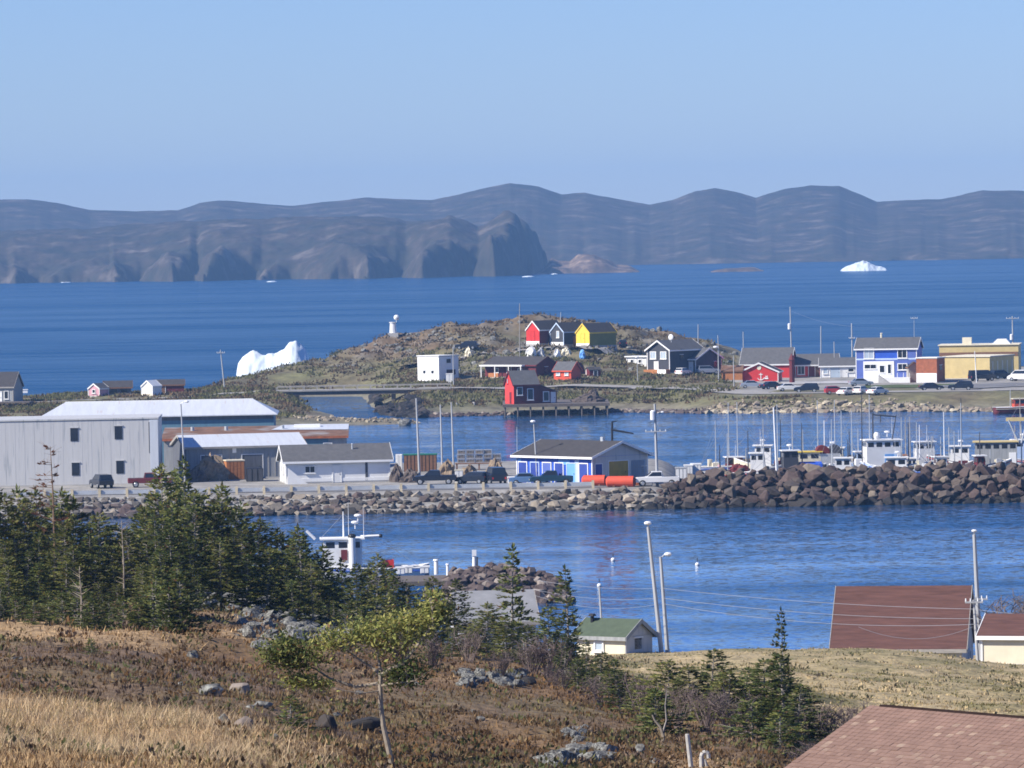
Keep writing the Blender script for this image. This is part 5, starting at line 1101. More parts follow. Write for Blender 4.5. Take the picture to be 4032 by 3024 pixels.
# dark house with white trim, porch, garage
dh = house('gabled_house', 'charcoal house with white trim and two bright windows', 'house', I(2637, 1469), -38, 5.4, 11, 4.6, 1.7, 'y', 'charcoal', 'grey_roof', 'bright_white', 'R', over=.4, ops=[('F', 'win', 1.45, 3.5, 1.5, 1.5, dict(fill='sky_glass', trim='bright_white')), ('F', 'win', 3.95, 3.5, 1.5, 1.5, dict(fill='sky_glass', trim='bright_white')), ('F', 'door', 2.2, 1.2, .9, 2.0, dict(fill='white_paint')), ('R', 'hole', 4, 3, 1.0, 1.0)])
MB().box(-5.2, .2, -1.6, -.1, -1.0, .7).build('deck', 'orange_wood', dh); MB().box(-1.8, .3, -1.7, -1.62, -.8, .75).build('deck_panel', 'bright_white', dh)
MB().tube((-.6, 1.5, 6.0), (-.6, 1.5, 6.6), .05, .05).ball((-.6, 1.4, 7.0), .62, .25, .62, 12, 8).build('satellite_dish', 'plastic_white', dh)
house('porch_wing', 'low white wing with flat roof left of the charcoal house', 'house', I(2545, 1446), -30, 4.4, 3, 2.0, 0, 'flat', 'white_paint', 'bright_white', 'bright_white', 'R', over=.35, ops=[('F', 'win', 1.2, 1.2, .8, .8), ('F', 'win', 3, 1.2, .8, .8)])
house('garage', 'garage with white door and dark gable beside the charcoal house', 'garage', I(2739, 1471), -38, 4.3, 8.6, 2.9, 1.9, 'x', 'charcoal', 'grey_roof', 'bright_white', 'R', over=.4, ops=[('F', 'door', 2.2, 1.15, 2.9, 2.2, dict(fill='bright_white')), ('R', 'hole', 6.6, 1.7, 1.0, 1.0)])
# red complex
mh = house('red_hall', 'large red hall under a broad grey roof', 'building', I(3112, 1490), -10, 9.8, 9.5, 2.9, 3.0, 'x', 'red_paint', 'grey_roof', 'white_paint', 'R', over=.3, ops=[('F', 'win', 2, 1.7, 1.2, 1.0), ('F', 'trim_band', 4.9, 2.75, 9.7, .14, dict(fill='dark_red'))])
fh = house('red_boathouse', 'bright red gabled boathouse with white trim and white emblem', 'building', I(2914, 1505), -9, 7.4, 6.5, 1.95, 1.65, 'y', 'red_paint', 'dark_roof', 'white_paint', over=.3, ops=())
g = MB(); ring = [(3.75 + .42*cos(a), 2.75 + .42*sin(a)) for a in np.linspace(0, 2*pi, 15)[:-1]]; g.prism(ring, 'y', -.09, -.02); g.build('round_sign', 'cream_paint', fh)
g = MB().box(4.0, 4.14, -.08, -.02, .45, 1.75).box(3.7, 4.45, -.082, -.018, 1.4, 1.52)
for i in range(8):
    a0, a1 = pi*1.1 + i*pi*.8/8, pi*1.1 + (i+1)*pi*.8/8; g.tube((4.07 + .62*cos(a0), -.06, .95 + .6*sin(a0)), (4.07 + .62*cos(a1), -.06, .95 + .6*sin(a1)), .08, .08, 5)
g.box(4.75, 5.5, -.08, -.02, .55, .85).box(4.95, 5.45, -.08, -.02, 1.0, 1.15); g.build('emblem', 'bright_white', fh)
tw = thing('turret', 'slim dark red turret between red hall and red wing', 'turret', I(3119, 1508), 0)
MB().tube((0, 0, -.6), (0, 0, 4.4), .52, .52, 8).build('shaft', 'dark_red', tw); MB().tube((0, 0, 4.4), (0, 0, 5.7), .7, .04, 8).build('cap', 'dark_red', tw)
house('red_wing', 'low red wing with grey roof right of the turret', 'building', I(3133, 1486), 2, 8.6, 7, 2.5, 1.9, 'x', 'red_paint', 'grey_roof', 'white_paint', over=.4, ops=[('F', 'win', 1.1, 1.5, 1.5, 2.0, dict(trim='bright_white')), ('F', 'door', 3.2, 1.15, 1.2, 2.1, dict(fill='dark_red')), ('F', 'wall_panel', 4.2, 1.2, .9, 2.3, dict(fill='brown_wood'))])
house('timber_store', 'low rusty orange store left of the red boathouse', 'shed', I(2842, 1500), -6, 4.0, 4, 1.9, .9, 'x', 'orange_wood', 'rust_roof', 'brown_wood', over=.15, corner=False)
house('white_garage', 'low white building with grey roof next to the blue house', 'building', I(3231, 1489), -4, 6.8, 6, 2.4, 1.4, 'x', 'bright_white', 'grey_roof', 'bright_white', over=.35, ops=[('F', 'win', 1.0, 1.4, 1.0, 1.2, dict(fill='sky_glass')), ('F', 'door', 2.9, 1.1, 1.9, 2.0, dict(fill='sky_glass')), ('F', 'door', 4.8, 1.1, .9, 2.0), ('F', 'win', 6.0, 1.5, 1.2, .8)])
# blue house
q = 20.7
bh = house('blue_house', 'two-storey blue and white house with grey roof', 'house', I(3610, 1505), -11, 11.6, 8.5, 6.5, 1.9, 'x', 'blue_paint', 'grey_roof', 'bright_white', 'R', over=.35,
  ops=[('F', 'wall_panel', 1.0, 5.5, 1.8, 1.7, dict(fill='violet_blue')), ('F', 'wall_panel', 10.6, 5.5, 1.7, 1.7, dict(fill='violet_blue')), ('F', 'wall_panel', 5.8, 2.2, 11.4, 4.3, dict(fill='violet_blue')), ('F', 'trim_band', 5.8, 4.5, 11.5, .3, dict(fill='pale_blue'))])
for cx, cz, ow, oh, fl in ((2.5, 5.6, 2.0, 2.1, 'sky_glass'), (8.9, 5.6, 1.9, 2.0, 'glass')): opening(bh, -11.6, 11.6, 8.5, 'F', 'win', cx, cz, ow, oh, 'bright_white', fl, -.03)
lp = MB().box(-10.2, -4.3, -.16, -.075, .5, 4.1).build('porch_wall', 'bright_white', bh)
for cx, cz, ow, oh in ((2.75, 3.1, 2.4, .95), (5.0, 2.6, 1.1, 1.5), (6.4, 2.6, .8, 1.9), (8.9, 3.0, 1.9, 1.3)): opening(bh, -11.6, 11.6, 8.5, 'F', 'win', cx, cz, ow, oh, 'bright_white', 'glass', -.12)
MB().box(-9.4, -1.0, -2.6, -.18, -.8, 1.0).build('deck', 'white_paint', bh)
for i in range(8): MB().box(-9.3 + i*1.17, -9.2 + i*1.17, -2.58, -2.5, 1.0, 1.9).build('rail_post', 'bright_white', bh)
MB().prism([(-6.9, 0), (-4.8, 0), (-6.9, 1.6)], 'y', -3.6, -2.62).build('steps', 'concrete', bh)
stovepipe(bh, -7.2, 4.2, 8.2, 9.3, .2, 'cream_paint')
# yellow plant and its neighbours
yb = house('yellow_hall', 'flat-roofed sand yellow hall with a shaded ribbed side', 'building', I(3898, 1492), -26, 9.6, 13, 4.2, 0, 'flat', 'sand_yellow', 'grey_roof', 'cream_paint', 'R', over=.15, corner=False, ops=[('R', 'wall_panel', 1.5 + 2.6*i, 1.9, .5, 3.0, dict(fill='cream_paint')) for i in range(5)])
MB().box(-3.0, -2.9, -.09, -.01, 0, 4.1).build('downpipe', 'bright_white', yb)
yu = house('yellow_plant', 'taller cream yellow block with roof vents behind the yellow hall', 'building', Vector((xat(4012, 1116), 1116, 3)), -8, 15.5, 10, 6.0, 0, 'flat', 'sand_yellow', 'rust_roof', 'cream_paint', 'R', over=.2, corner=False, ops=[('F', 'cladding_band', 7.7, 4.3, 15.4, .8, dict(fill='brown_wood'))])
MB().box(-11.0, -9.2, 1, 2.8, 6.2, 7.6).build('roof_vent', 'cream_paint', yu); MB().prism([(-5.2, 6.2), (-1.5, 6.2), (-2.4, 7.2), (-4.2, 7.2)], 'y', 1, 4).build('roof_vent', 'bright_white', yu)
rbx = house('red_store', 'red box store with white lower half beside the yellow hall', 'building', I(3690, 1507), -25, 4.2, 4.3, 4.6, 0, 'flat', 'rust_metal', 'grey_roof', 'white_paint', 'R', over=.08, corner=False, ops=[('F', 'wall_panel', 2.1, .95, 4.1, 1.75, dict(fill='bright_white')), ('R', 'hole', 2, 2.8, 1.2, 1.0)])
house('brown_shed', 'brown gabled shed squeezed between blue house and red store', 'shed', I(3578, 1506), 14, 2.2, 4, 2.9, .9, 'y', 'weathered', 'dark_roof', 'brown_wood', over=.15, corner=False)
# left bank
house('stone_house', 'dark-roofed house cut by the left edge beyond the warehouse', 'house', I(52, 1592), -8, 9, 8, 3.4, 2.6, 'x', 'grey_board', 'dark_roof', 'weathered', 'R', ops=[('F', 'win', 7.7, 1.8, .9, 1.6), ('F', 'door', 6.3, 1.3, .9, 2.2, dict(fill='bright_white'))])
house('pink_shed', 'small pink shed with white gable on the left bank', 'shed', I(392, 1561), -30, 2.6, 3.2, 1.5, .9, 'y', 'pink_paint', 'grey_roof', 'white_paint', 'R', over=.12, ops=[('F', 'win', 1.3, 1.0, .8, .8)])
house('brown_bungalow', 'low brown-roofed shed between pink and white sheds', 'shed', I(412, 1556), 4, 5.2, 4, 1.5, 1.1, 'x', 'dark_board', 'dark_roof', 'brown_wood', over=.3, corner=False, ops=[('F', 'hole', 1.6, .9, 1.6, .8), ('F', 'hole', 3.8, .9, 1.2, .8)])
house('white_shed', 'narrow white gabled shed on the left bank', 'shed', I(601, 1560), -30, 2.5, 3, 1.9, 1.0, 'y', 'bright_white', 'white_paint', 'bright_white', 'R', over=.12, ops=[('F', 'base_board', 1.25, .3, 2.4, .4, dict(fill='cream_paint'))])
house('long_shed', 'long low brown shed right of the narrow white shed', 'shed', I(608, 1549), 3, 5.8, 4, 1.6, .9, 'x', 'dark_red', 'dark_roof', 'brown_wood', over=.2, corner=False, ops=[('F', 'door', 1.6, .8, 1, 1.5, dict(fill='brown_wood'))])
lw = thing('landing_stage', 'dark timber landing stage below the house at the left edge', 'landing stage', I(-40, 1606), radians(-6))
MB().box(0, 7.5, 0, 4, .8, 1.05).build('deck', 'pier_wood', lw)
for xx in (.4, 2.6, 4.8, 7.0): MB().box(xx, xx + .22, .2, .42, -1, .798).build('pile', 'pier_wood', lw)
crate('skiff_tub', 'white upturned tub beside the house at the left edge', 'tub', 70, 1548, 2.0, 1.0, .6, 'plastic_white', None, lid='bright_white', z=1.9)

# beacon
bc = thing('beacon', 'white navigation beacon on the rocky hillside', 'beacon', I(1548, 1323, -.1), 0)
MB().box(-1.1, 1.1, -1, 1, -1, .75).build('base', 'concrete', bc); MB().tube((0, 0, .75), (0, 0, 2.9), .75, .62, 10).build('tower', 'bright_white', bc)
MB().tube((0, 0, 2.9), (0, 0, 3.05), .8, .8, 10).build('gallery', 'white_paint', bc); MB().tube((.75, 0, 2.9), (.75, 0, 3.5), .05, .05, 5).ball((.78, 0, 4.0), .6, .6, .6, 12, 8).build('lantern', 'plastic_white', bc)
# cars
VI = 'vehicles on the island'
for l, k_, m_, u, v, a in (('dark car parked on the hill track left of the red shed', 'suv', 'car_dark', 1838, 1376, 170), ('dark car parked behind the yellow shed', 'hatch', 'car_dark', 2450, 1366, 95), ('silver car in front of the garage with dark gable', 'suv', 'car_silver', 2790, 1474, 10), ('white car below the garage door', 'hatch', 'car_white', 2690, 1478, 60),
  ('silver car in front of the bright red boathouse', 'sedan', 'car_silver', 2962, 1528, 2), ('dark car right of the silver one before the red boathouse', 'sedan', 'car_dark', 3040, 1532, 30), ('white car with its nose toward the dark SUV below the turret', 'sedan', 'car_white', 3108, 1540, 5), ('dark SUV below the turret', 'suv', 'car_dark', 3176, 1546, 178), ('red car below the low white building', 'hatch', 'car_red', 3290, 1552, 8),
  ('white car, first of three below the blue house', 'sedan', 'car_white', 3334, 1556, 55), ('white car, middle of three below the blue house', 'hatch', 'car_white', 3392, 1552, 60), ('white car, last of three below the blue house', 'sedan', 'car_white', 3455, 1554, 48), ('silver car parked behind the three white cars', 'sedan', 'car_silver', 3390, 1520, 10),
  ('black car on the road below the red store', 'sedan', 'car_dark', 3667, 1537, 5), ('black SUV on the road below the yellow hall', 'suv', 'car_dark', 3783, 1537, 176), ('dark van parked along the shaded side of the yellow hall', 'van', 'car_dark', 3868, 1500, 20), ('dark SUV behind the van beside the yellow hall', 'suv', 'car_dark', 3942, 1492, 30), ('white van cut by the right edge', 'van', 'car_white', 4022, 1500, 150)):
    car(l, k_, m_, I(u, v), a, group=VI)
# poles
def PI(label, u, v, ut, vt, Y=None, **k):
    b = I(u, v) if Y is None else far_at(u, Y)
    return pole(label, b - Vector((0, 0, .1)), at(ut, vt, b.y), **k)
PI('very tall thin mast behind the bunkhouse', 2046, 1466, 2046, 1195, r=.11, m='weathered')
PI('pale pole behind the charcoal shed', 2208, 0, 2208, 1229, Y=1188, r=.1)
PI('grey pole in front of the flat-roofed cube house', 1786, 1515, 1784, 1367, r=.13)
PI('pole on the left bank beside the iceberg', 886, 1530, 868, 1377, r=.16, arms=((.92, 1.6),))
PI('street lamp with broad white head beside the garage', 2830, 1500, 2828, 1372, r=.14, lamp=(1.0, -.5, .5), name='street_lamp', cat='street lamp')
PI('pole with white transformer above the turret', 3120, 0, 3111, 1208, Y=1135, r=.16, transformer=.72)
PI('thin pole behind the low red wing', 3234, 0, 3232, 1284, Y=1140, r=.14)
PI('thin pole behind the garage roof', 2750, 0, 2749, 1277, Y=1150, r=.13)
PI('slim pole at the foot of the hill right of the garage', 2836, 0, 2826, 1320, Y=1160, r=.12)
PI('slim pole with white lamp left of the red hall roof', 2930, 0, 2926, 1306, Y=1150, r=.12, lamp=(.5, .3, .4))
PI('pole left of the blue house roof', 3358, 0, 3353, 1273, Y=1130, r=.17, arms=((.72, 1.2),))
PI('short pole behind the low white building', 3288, 0, 3284, 1345, Y=1125, r=.12)
PI('pale lattice-thin mast behind the blue house', 3602, 0, 3599, 1247, Y=1150, r=.07, m='galvanised', arms=((.97, 1.4),))
PI('pole with crossarm and transformers at the right edge', 3992, 0, 3986, 1245, Y=1150, r=.18, arms=((.96, 2.6),), transformer=.62)
PI('white pole in front of the yellow hall', 3846, 1506, 3838, 1383, r=.1, m='plastic_white')
PI('thin pole left of the red boathouse', 2890, 1520, 2888, 1400, r=.12)
PI('thin leaning pole on the grassy bank below the charcoal house', 2512, 1500, 2508, 1412, r=.1, lamp=(1.0, 0, .4))
wires('power line from the transformer pole to the pole left of the blue house', at(3111, 1222, 1135), at(3353, 1285, 1130), .6)
wires('power line from the blue house pole to the right-edge pole', at(3353, 1285, 1130), at(3986, 1260, 1150), 1.0)
# ------------------------------------------------------------------ near shore: wharf, boats, rock pier
def NZ(u, Y): return float(near_z(np.array([float(u)]), np.array([float(Y)]))[0])
def N(u, v, dz=0.0):
    p = hit(u, v, near_z, 62, 395, .4)
    return (p if p is not None else near_at(u, 300)) + Vector((0, 0, dz))
bo = boat('white fishing boat with tall mast moored at the near wharf', G(1410, 2293, 0), 183, 12.5, 4.2, 1.35, 'white_paint', house=(-.4, 3.2, 3.0, 1.2, 4.15), masts=((1.3, 4.2, 6.75, 'bright_white'),), stripe='blue_paint', rig=True, group='fishing boats')
MB().tube((.55, 1.9, 1.2), (.55, 1.9, 4.35), .34, .32, 12).build('exhaust_stack', 'bright_white', bo); MB().ball((.55, 1.9, 4.5), .4, .4, .25, 10, 6).build('stack_cap', 'black_steel', bo)
MB().tube((-.3, .4, 4.35), (-2.1, .4, 4.4), .14, .12, 8).build('boom', 'bright_white', bo); MB().ball((-2.2, .4, 4.4), .2, .2, .2, 8, 6).build('boom_tip', 'black_steel', bo)
MB().tube((4.0, .3, 4.2), (2.9 + 1.9, .3, 5.0), .15, .14, 8).build('davit', 'bright_white', bo)
radar(bo, .2, .3, 5.6); radar(bo, -.1, -.4, 6.2); antenna(bo, -.6, .5, 4.2, 7.2); antenna(bo, .8, -.6, 4.2, 7.6)
MB().box(1.0, 1.6, 1.52, 1.6, 2.2, 3.2).build('door', 'dark_red', bo)
MB().box(-3.4, -2.3, -.4, 1.0, 1.3, 2.1).build('fish_box', 'red_paint', bo)
sk = boat('small pale skiff tied up behind the white fishing boat', G(1585, 2268, 0), 4, 5.2, 1.9, .75, 'tarp_grey', stripe=None, rig=False, group='fishing boats', trim='bright_white')
MB().box(.9, 1.7, -.5, .5, .5, 1.05).build('locker', 'plastic_white', sk); MB().box(-1.6, -.9, -.6, .6, .5, .8).build('thwart', 'white_paint', sk)
nw = thing('wharf', 'low concrete wharf in front of the moored white boat', 'wharf', Vector((xat(1430, 513), 513, 0)), 0); L_ = xat(1900, 513) - xat(1430, 513)
MB().box(0, L_, 2, 11, 1.05, 1.45).build('deck', 'pier_wood', nw)
for i in range(7): MB().tube((.3 + i*(L_-.6)/6, .3, -2), (.3 + i*(L_-.6)/6, .3, 1.048), .2, .2, 8).build('pile', 'pier_wood', nw)
for u, v0_, v1_, w, l in ((1718, 2262, 2207, .4, 'thick white bollard on the near wharf'), (1763, 2266, 2224, .26, 'thin white bollard on the near wharf')):
    b = G(u, v0_, 1.45); t = thing('bollard', l, 'bollard', b, 0, 'wharf bollards'); hgt = (v0_ - v1_)*b.y/FP
    MB().tube((0, 0, 0), (0, 0, hgt), w*.5, w*.5, 10).build('post', 'bright_white', t); MB().tube((0, 0, hgt), (0, 0, hgt + .12), w*.75, w*.6, 10).build('cap', 'plastic_white', t)
b = G(1868, 2232, 2.3); t = thing('harbour_light', 'white harbour light post at the root of the rock pier', 'light post', b, 0)
MB().tube((0, 0, -.5), (0, 0, 1.0), .22, .16, 8).build('post', 'bright_white', t); MB().box(-.2, .2, -.2, .2, 1.0, 1.55).build('lantern', 'plastic_white', t); MB().box(.2, .34, -.12, .12, .1, .9).build('battery_box', 'charcoal', t)
for u, v, l, m_ in ((1500, 2232, 'white fish tub on the wharf beside the skiff', 'plastic_white'), (1560, 2262, 'pale tub on the wharf near the skiff stern', 'pale_blue'), (1655, 2258, 'white tub on the wharf left of the bollards', 'plastic_white'), (1590, 2258, 'grey tub at the middle of the near wharf', 'tarp_grey')):
    crate('fish_tub', l, 'tub', u, v, .8, .7, .55, m_, 'white_paint', 2, lid='white_paint', z=1.45)
rp = thing('rock_pier', 'pier of jumbled dark rocks beside the near wharf', 'rock pier', (0, 0, 0)); rg = random.Random(61); fill, fr = [], []
def pier_h(u): return float(np.interp(u, [1720, 1760, 1900, 2010, 2100, 2180, 2215, 2235], [.2, 1.9, 2.3, 2.2, 1.9, 1.2, .5, -.4]))
for i in range(230):
    u = rg.uniform(1735, 2222); q = rg.random(); y = 504 + 15*q; h = pier_h(u)*min(1, .05 + q*1.25); rock('pier_rock', (xat(u, y), y, h + .05), rg.uniform(.35, .8), rp, rg=rg)
us = np.arange(1730, 2236, 12.); MB().loft([[(xat(u, 512), y, z*pier_h(u) if z > 0 else z) for y, z in ((502, -1.5), (505, 0), (516, .9), (522, .9), (530, -1.5))] for u in us], loop=False).build('core', 'pier_rock', rp)
for i in range(260): u = rg.uniform(1735, 2222); q = rg.random(); fill.append((xat(u, 512), 504 + 16*q, pier_h(u)*min(1, .05 + q*1.2))); fr.append(rg.uniform(.15, .35))
rubble('small_stones', 'pier_rock', fill, fr, rp)
for u, v, l in ((2414, 2208, 'white mooring buoy left of the tall leaning pole'), (2746, 2227, 'small white mooring buoy right of the two lamp poles'), (2360, 2310, 'tiny white marker float above the green-roofed shed')):
    t = thing('buoy', l, 'buoy', G(u, v, 0), 0, 'mooring buoys'); MB().ball((0, 0, .1), .22, .22, .22, 12, 8).build('float', 'plastic_white', t); MB().tube((0, 0, .4), (0, 0, .75), .05, .05, 6).build('stem', 'charcoal', t)

# ------------------------------------------------------------------ near houses
house('boathouse', 'grey-roofed boathouse half hidden by spruces below the rock pier', 'boathouse', Vector((xat(1795, 402), 402, 2.2)), 7, 5.4, 6, 3.2, 1.9, 'x', 'grey_siding', 'mid_roof', 'weathered', over=.25, corner=False, ops=[('F', 'win', 1.5, 1.8, .9, .9), ('F', 'door', 3.8, 1.2, 1.2, 2.1, dict(fill='dark_board'))])
gsd = house('garden_shed', 'small cream shed with green roof behind the spruces', 'shed', Vector((xat(2443, 384), 384, vz(2444, 2508, 384) - 1.9)), -36, 4.0, 3.2, 1.9, .95, 'x', 'cream_paint', 'green_roof', 'grey_board', 'R', over=.28, corner=False, ops=[('R', 'wall_panel', 1.6, .95, 3.15, 1.85, dict(fill='grey_siding')), ('R', 'hole', 1.5, 1.35, .85, .75), ('F', 'win', 1.9, 1.2, .8, .7, dict(fill='sky_glass', trim='bright_white'))])  # grey over right wall and gable paints shade onto the cream shed
MB().prism([(0, 1.9), (3.2, 1.9), (1.6, 2.84)], 'x', .003, .05).build('gable_wall', 'grey_siding', gsd)
MB().tube((-3.5, 1.2, 2.4), (-3.5, 1.2, 3.15), .13, .13, 8).tube((-3.5, 1.2, 3.15), (-3.5, 1.2, 3.3), .3, .2, 8).build('chimney', 'black_steel', gsd)
bh2 = house('brown_roof_house', 'house showing only its big dark brown roof above the grass bank', 'house', Vector((xat(3772, 388), 388, 1.5)), -10, 8.7, 8.2, 2.65, 3.75, 'x', 'grey_siding', 'brown_roof', 'weathered', 'R', over=.35, corner=False, ops=[('R', 'hole', 2.8, 2.6, .9, .8), ('R', 'win', 5.0, 1.6, 1.0, 1.0)])
house('white_outbuilding', 'cream outbuilding with brown roof cut by the right edge', 'outbuilding', Vector((xat(3850, 372), 372, vz(3850, 2622, 372))), -18, 8, 5, 1.95, 1.15, 'x', 'cream_paint', 'brown_roof', 'bright_white', over=.28, ops=[('F', 'corner_strip', 3.3, 1.0, .1, 2.0, dict(fill='weathered')), ('F', 'door', 6, 1, 1.6, 1.9)])
# poles and wires
def PN(label, u, v, ut, vt, Y, **k):
    b = Vector((xat(u, Y), Y, NZ(u, Y) - .2)); return pole(label, b, at(ut, vt, Y), **k)
PN('tall leaning pole with a white lamp on the near shore', 2592, 0, 2552, 2075, 386, r=.17, lamp=(1.0, -.02, .26))
PN('shorter lamp pole right beside the tall leaning pole', 2614, 0, 2601, 2192, 388, r=.16, lamp=(.985, .5, .26))
PN('slim pole rising behind the green-roofed shed', 2363, 0, 2360, 2312, 405, r=.1)
PN('pole behind the right end of the big brown roof', 3846, 0, 3836, 2105, 402, r=.2, lamp=(1.0, 0, .2), arms=((.50, 1.4),))
PN('grey service pole standing against the brown roof gable', 3838, 0, 3834, 2362, 379.4, r=.13, arms=((.97, 1.2),))
for dv, l, sg in ((0, 'upper', .25), (38, 'middle', .35), (60, 'lowest', .6)):
    a0, a1, a2, a3 = at(2100, 2282 + dv, 390), at(2606, 2316 + dv, 386), at(3834, 2398 + dv, 379), at(4350, 2425 + dv, 376)
    wires(l + ' wire running left from the two lamp poles over the water', a0, a1, sg, .014); wires(l + ' wire crossing in front of the big brown roof', a1, a2, sg, .018); wires(l + ' wire leaving the frame right of the brown roof', a2, a3, .2, .016)
wires('short drooping cable over the lower brown roof', at(3380, 2468, 378), at(3830, 2468, 378), .8, .015)

# ------------------------------------------------------------------ the shingled roof close by
ramp_mat('shingle', [(0.0, (0.20, 0.126, 0.098)), (0.5, (0.225, 0.143, 0.112)), (0.90, (0.25, 0.162, 0.126)), (0.95, (0.27, 0.19, 0.145)), (1.0, (0.33, 0.245, 0.185))], 1.0, objrand=True, bump=.004, bscale=60)
mat('shingle_light', (0.29, 0.205, 0.155), .9, .25, 8)
P2 = Vector((5.78, 93.05, 25.13)); YW = atan2(-.79, .61); SL = .481
fh_ = thing('shingled_house', 'nearby house with pinkish brown shingled roof in the lower right corner', 'house', P2, YW)
hl, cl = 14.0, 1/sqrt(1 + SL*SL)
rf = MB().add([(0, -5.2, -5.2*SL), (hl, -5.2, -5.2*SL), (hl, 0, 0), (0, 0, 0), (hl, 5.2, -5.2*SL), (0, 5.2, -5.2*SL)] + [(0, -5.2, -5.2*SL - .2), (hl, -5.2, -5.2*SL - .2), (hl, 0, -.2), (0, 0, -.2), (hl, 5.2, -5.2*SL - .2), (0, 5.2, -5.2*SL - .2)],
   [(0,1,2,3), (3,2,4,5), (6,9,8,7), (9,11,10,8), (0,6,7,1), (5,4,10,11), (0,3,9,6), (3,5,11,9), (1,7,8,2), (2,8,10,4)]).build('roof', 'brown_roof', fh_)
MB().prism([(-.02, -.02), (.0, .035), (.12, .03), (.16, -.08)], 'x', .22, hl).build('ridge_vent', 'ridge_dark', rf)
MB().prism([(-4.8, -5.4), (4.8, -5.4), (4.8, -4.8*SL - .21), (0, -.21), (-4.8, -4.8*SL - .21)], 'x', .25, hl - .25).build('wall', 'cream_paint', fh_)
EXPO, TABW, TH = .105, .15, .012
tab = []
rg = random.Random(77)
for var in range(4):
    m_ = MB(); w = TABW*(.93 + .03*var); m_.add([(0, 0, .0), (w, 0, .0), (w, EXPO*1.15, .0), (0, EXPO*1.15, .0), (0, 0, TH), (w, 0, TH), (w, EXPO*1.15, .003), (0, EXPO*1.15, .003)], [(0,1,5,4), (1,2,6,5), (3,0,4,7), (4,5,6,7)])
    tab.append(m_.mesh('shingle', 'shingle'))
def proj(p):
    d = p - CAM; z = d.dot(FWD); return UC + d.dot(CRT)/z*FP, VC - d.dot(CUP)/z*FP
cy, sy = cos(YW), sin(YW)
def l2w(x, y, z): return Vector((P2.x + x*cy - y*sy, P2.y + x*sy + y*cy, P2.z + z))
ang = math.atan(SL); cand, rest = [], []
for row in range(int(5.2/cl/EXPO)):
    sd = (row + 1)*EXPO; x = -.02 + (row % 2)*TABW*.5 - TABW*.5*(row % 2)
    while x < hl:
        y = -sd*cl; z = -sd*cl*SL + .003; u, v = proj(l2w(x + TABW/2, y, z)); item = (x, y, z)
        (cand if (-20 < u < 4060 and v < 3050) else rest).append(item); x += TABW
cand.sort(key=lambda t: -proj(l2w(*t))[1])
for x, y, z in cand[:300]: link('shingle', rg.choice(tab), rf, (x, y, z + rg.uniform(0, .006)), (ang + rg.uniform(-.01, .01), rg.uniform(-.006, .006), rg.uniform(-.008, .008)))
mb = MB(); ca, sa = cos(ang), sin(ang)
for x, y, z in cand[300:] + rest:
    w = TABW*.95; P_ = [(0, 0, 0), (w, 0, 0), (w, EXPO*1.15, 0), (0, EXPO*1.15, 0), (0, 0, TH), (w, 0, TH), (w, EXPO*1.15, .003), (0, EXPO*1.15, .003)]
    mb.add([(x + a, y + b*ca - c*sa, z + b*sa + c*ca) for a, b, c in P_], [(0,1,5,4), (1,2,6,5), (3,0,4,7), (4,5,6,7)])
sf = stuff(mb.build('shingle_field', 'shingle', rf)); sf.data.materials.append(M['shingle_light']); lt = np.repeat(np.random.RandomState(2).rand(len(sf.data.polygons)//4) < .05, 4).astype(np.int32); sf.data.polygons.foreach_set('material_index', lt)

# ------------------------------------------------------------------ rocks of the heath
def outcrop(label, spec, seed):
    t = thing('rock_outcrop', label, 'rock outcrop', (0, 0, 0)); rg = random.Random(seed)
    for (u0, u1, v0_, v1_, n, r0, r1) in spec:
        for i in range(n):
            u = rg.uniform(u0, u1); v = rg.uniform(v0_, v1_); p = N(u, v); r = rg.uniform(r0, r1)
            rock('lichen_rock', p + Vector((0, 0, r*.5)), r*1.15, t, (1.15, 1, 1.0), rg=rg)
    return t
outcrop('broken pale grey outcrop at the edge of the spruces', [(770, 1000, 2345, 2410, 80, .10, .30), (960, 1150, 2365, 2450, 90, .10, .34)], 1)
outcrop('tall craggy grey outcrop with dark clefts below the spruces', [(1140, 1390, 2395, 2550, 190, .10, .34), (1180, 1350, 2420, 2530, 24, .28, .46)], 2)
outcrop('scattered lichen-covered stones left of the craggy outcrop', [(930, 1080, 2440, 2520, 34, .08, .26), (1010, 1100, 2520, 2570, 9, .1, .28)], 3)
outcrop('flat pale ledge in the heath left of the green-roofed shed', [(1800, 2060, 2660, 2712, 60, .09, .26)], 4)
outcrop('pile of grey rocks near the bottom edge', [(2150, 2420, 2960, 3040, 26, .10, .26), (2230, 2330, 2880, 2960, 14, .08, .2), (2100, 2200, 3000, 3040, 7, .12, .25)], 5)
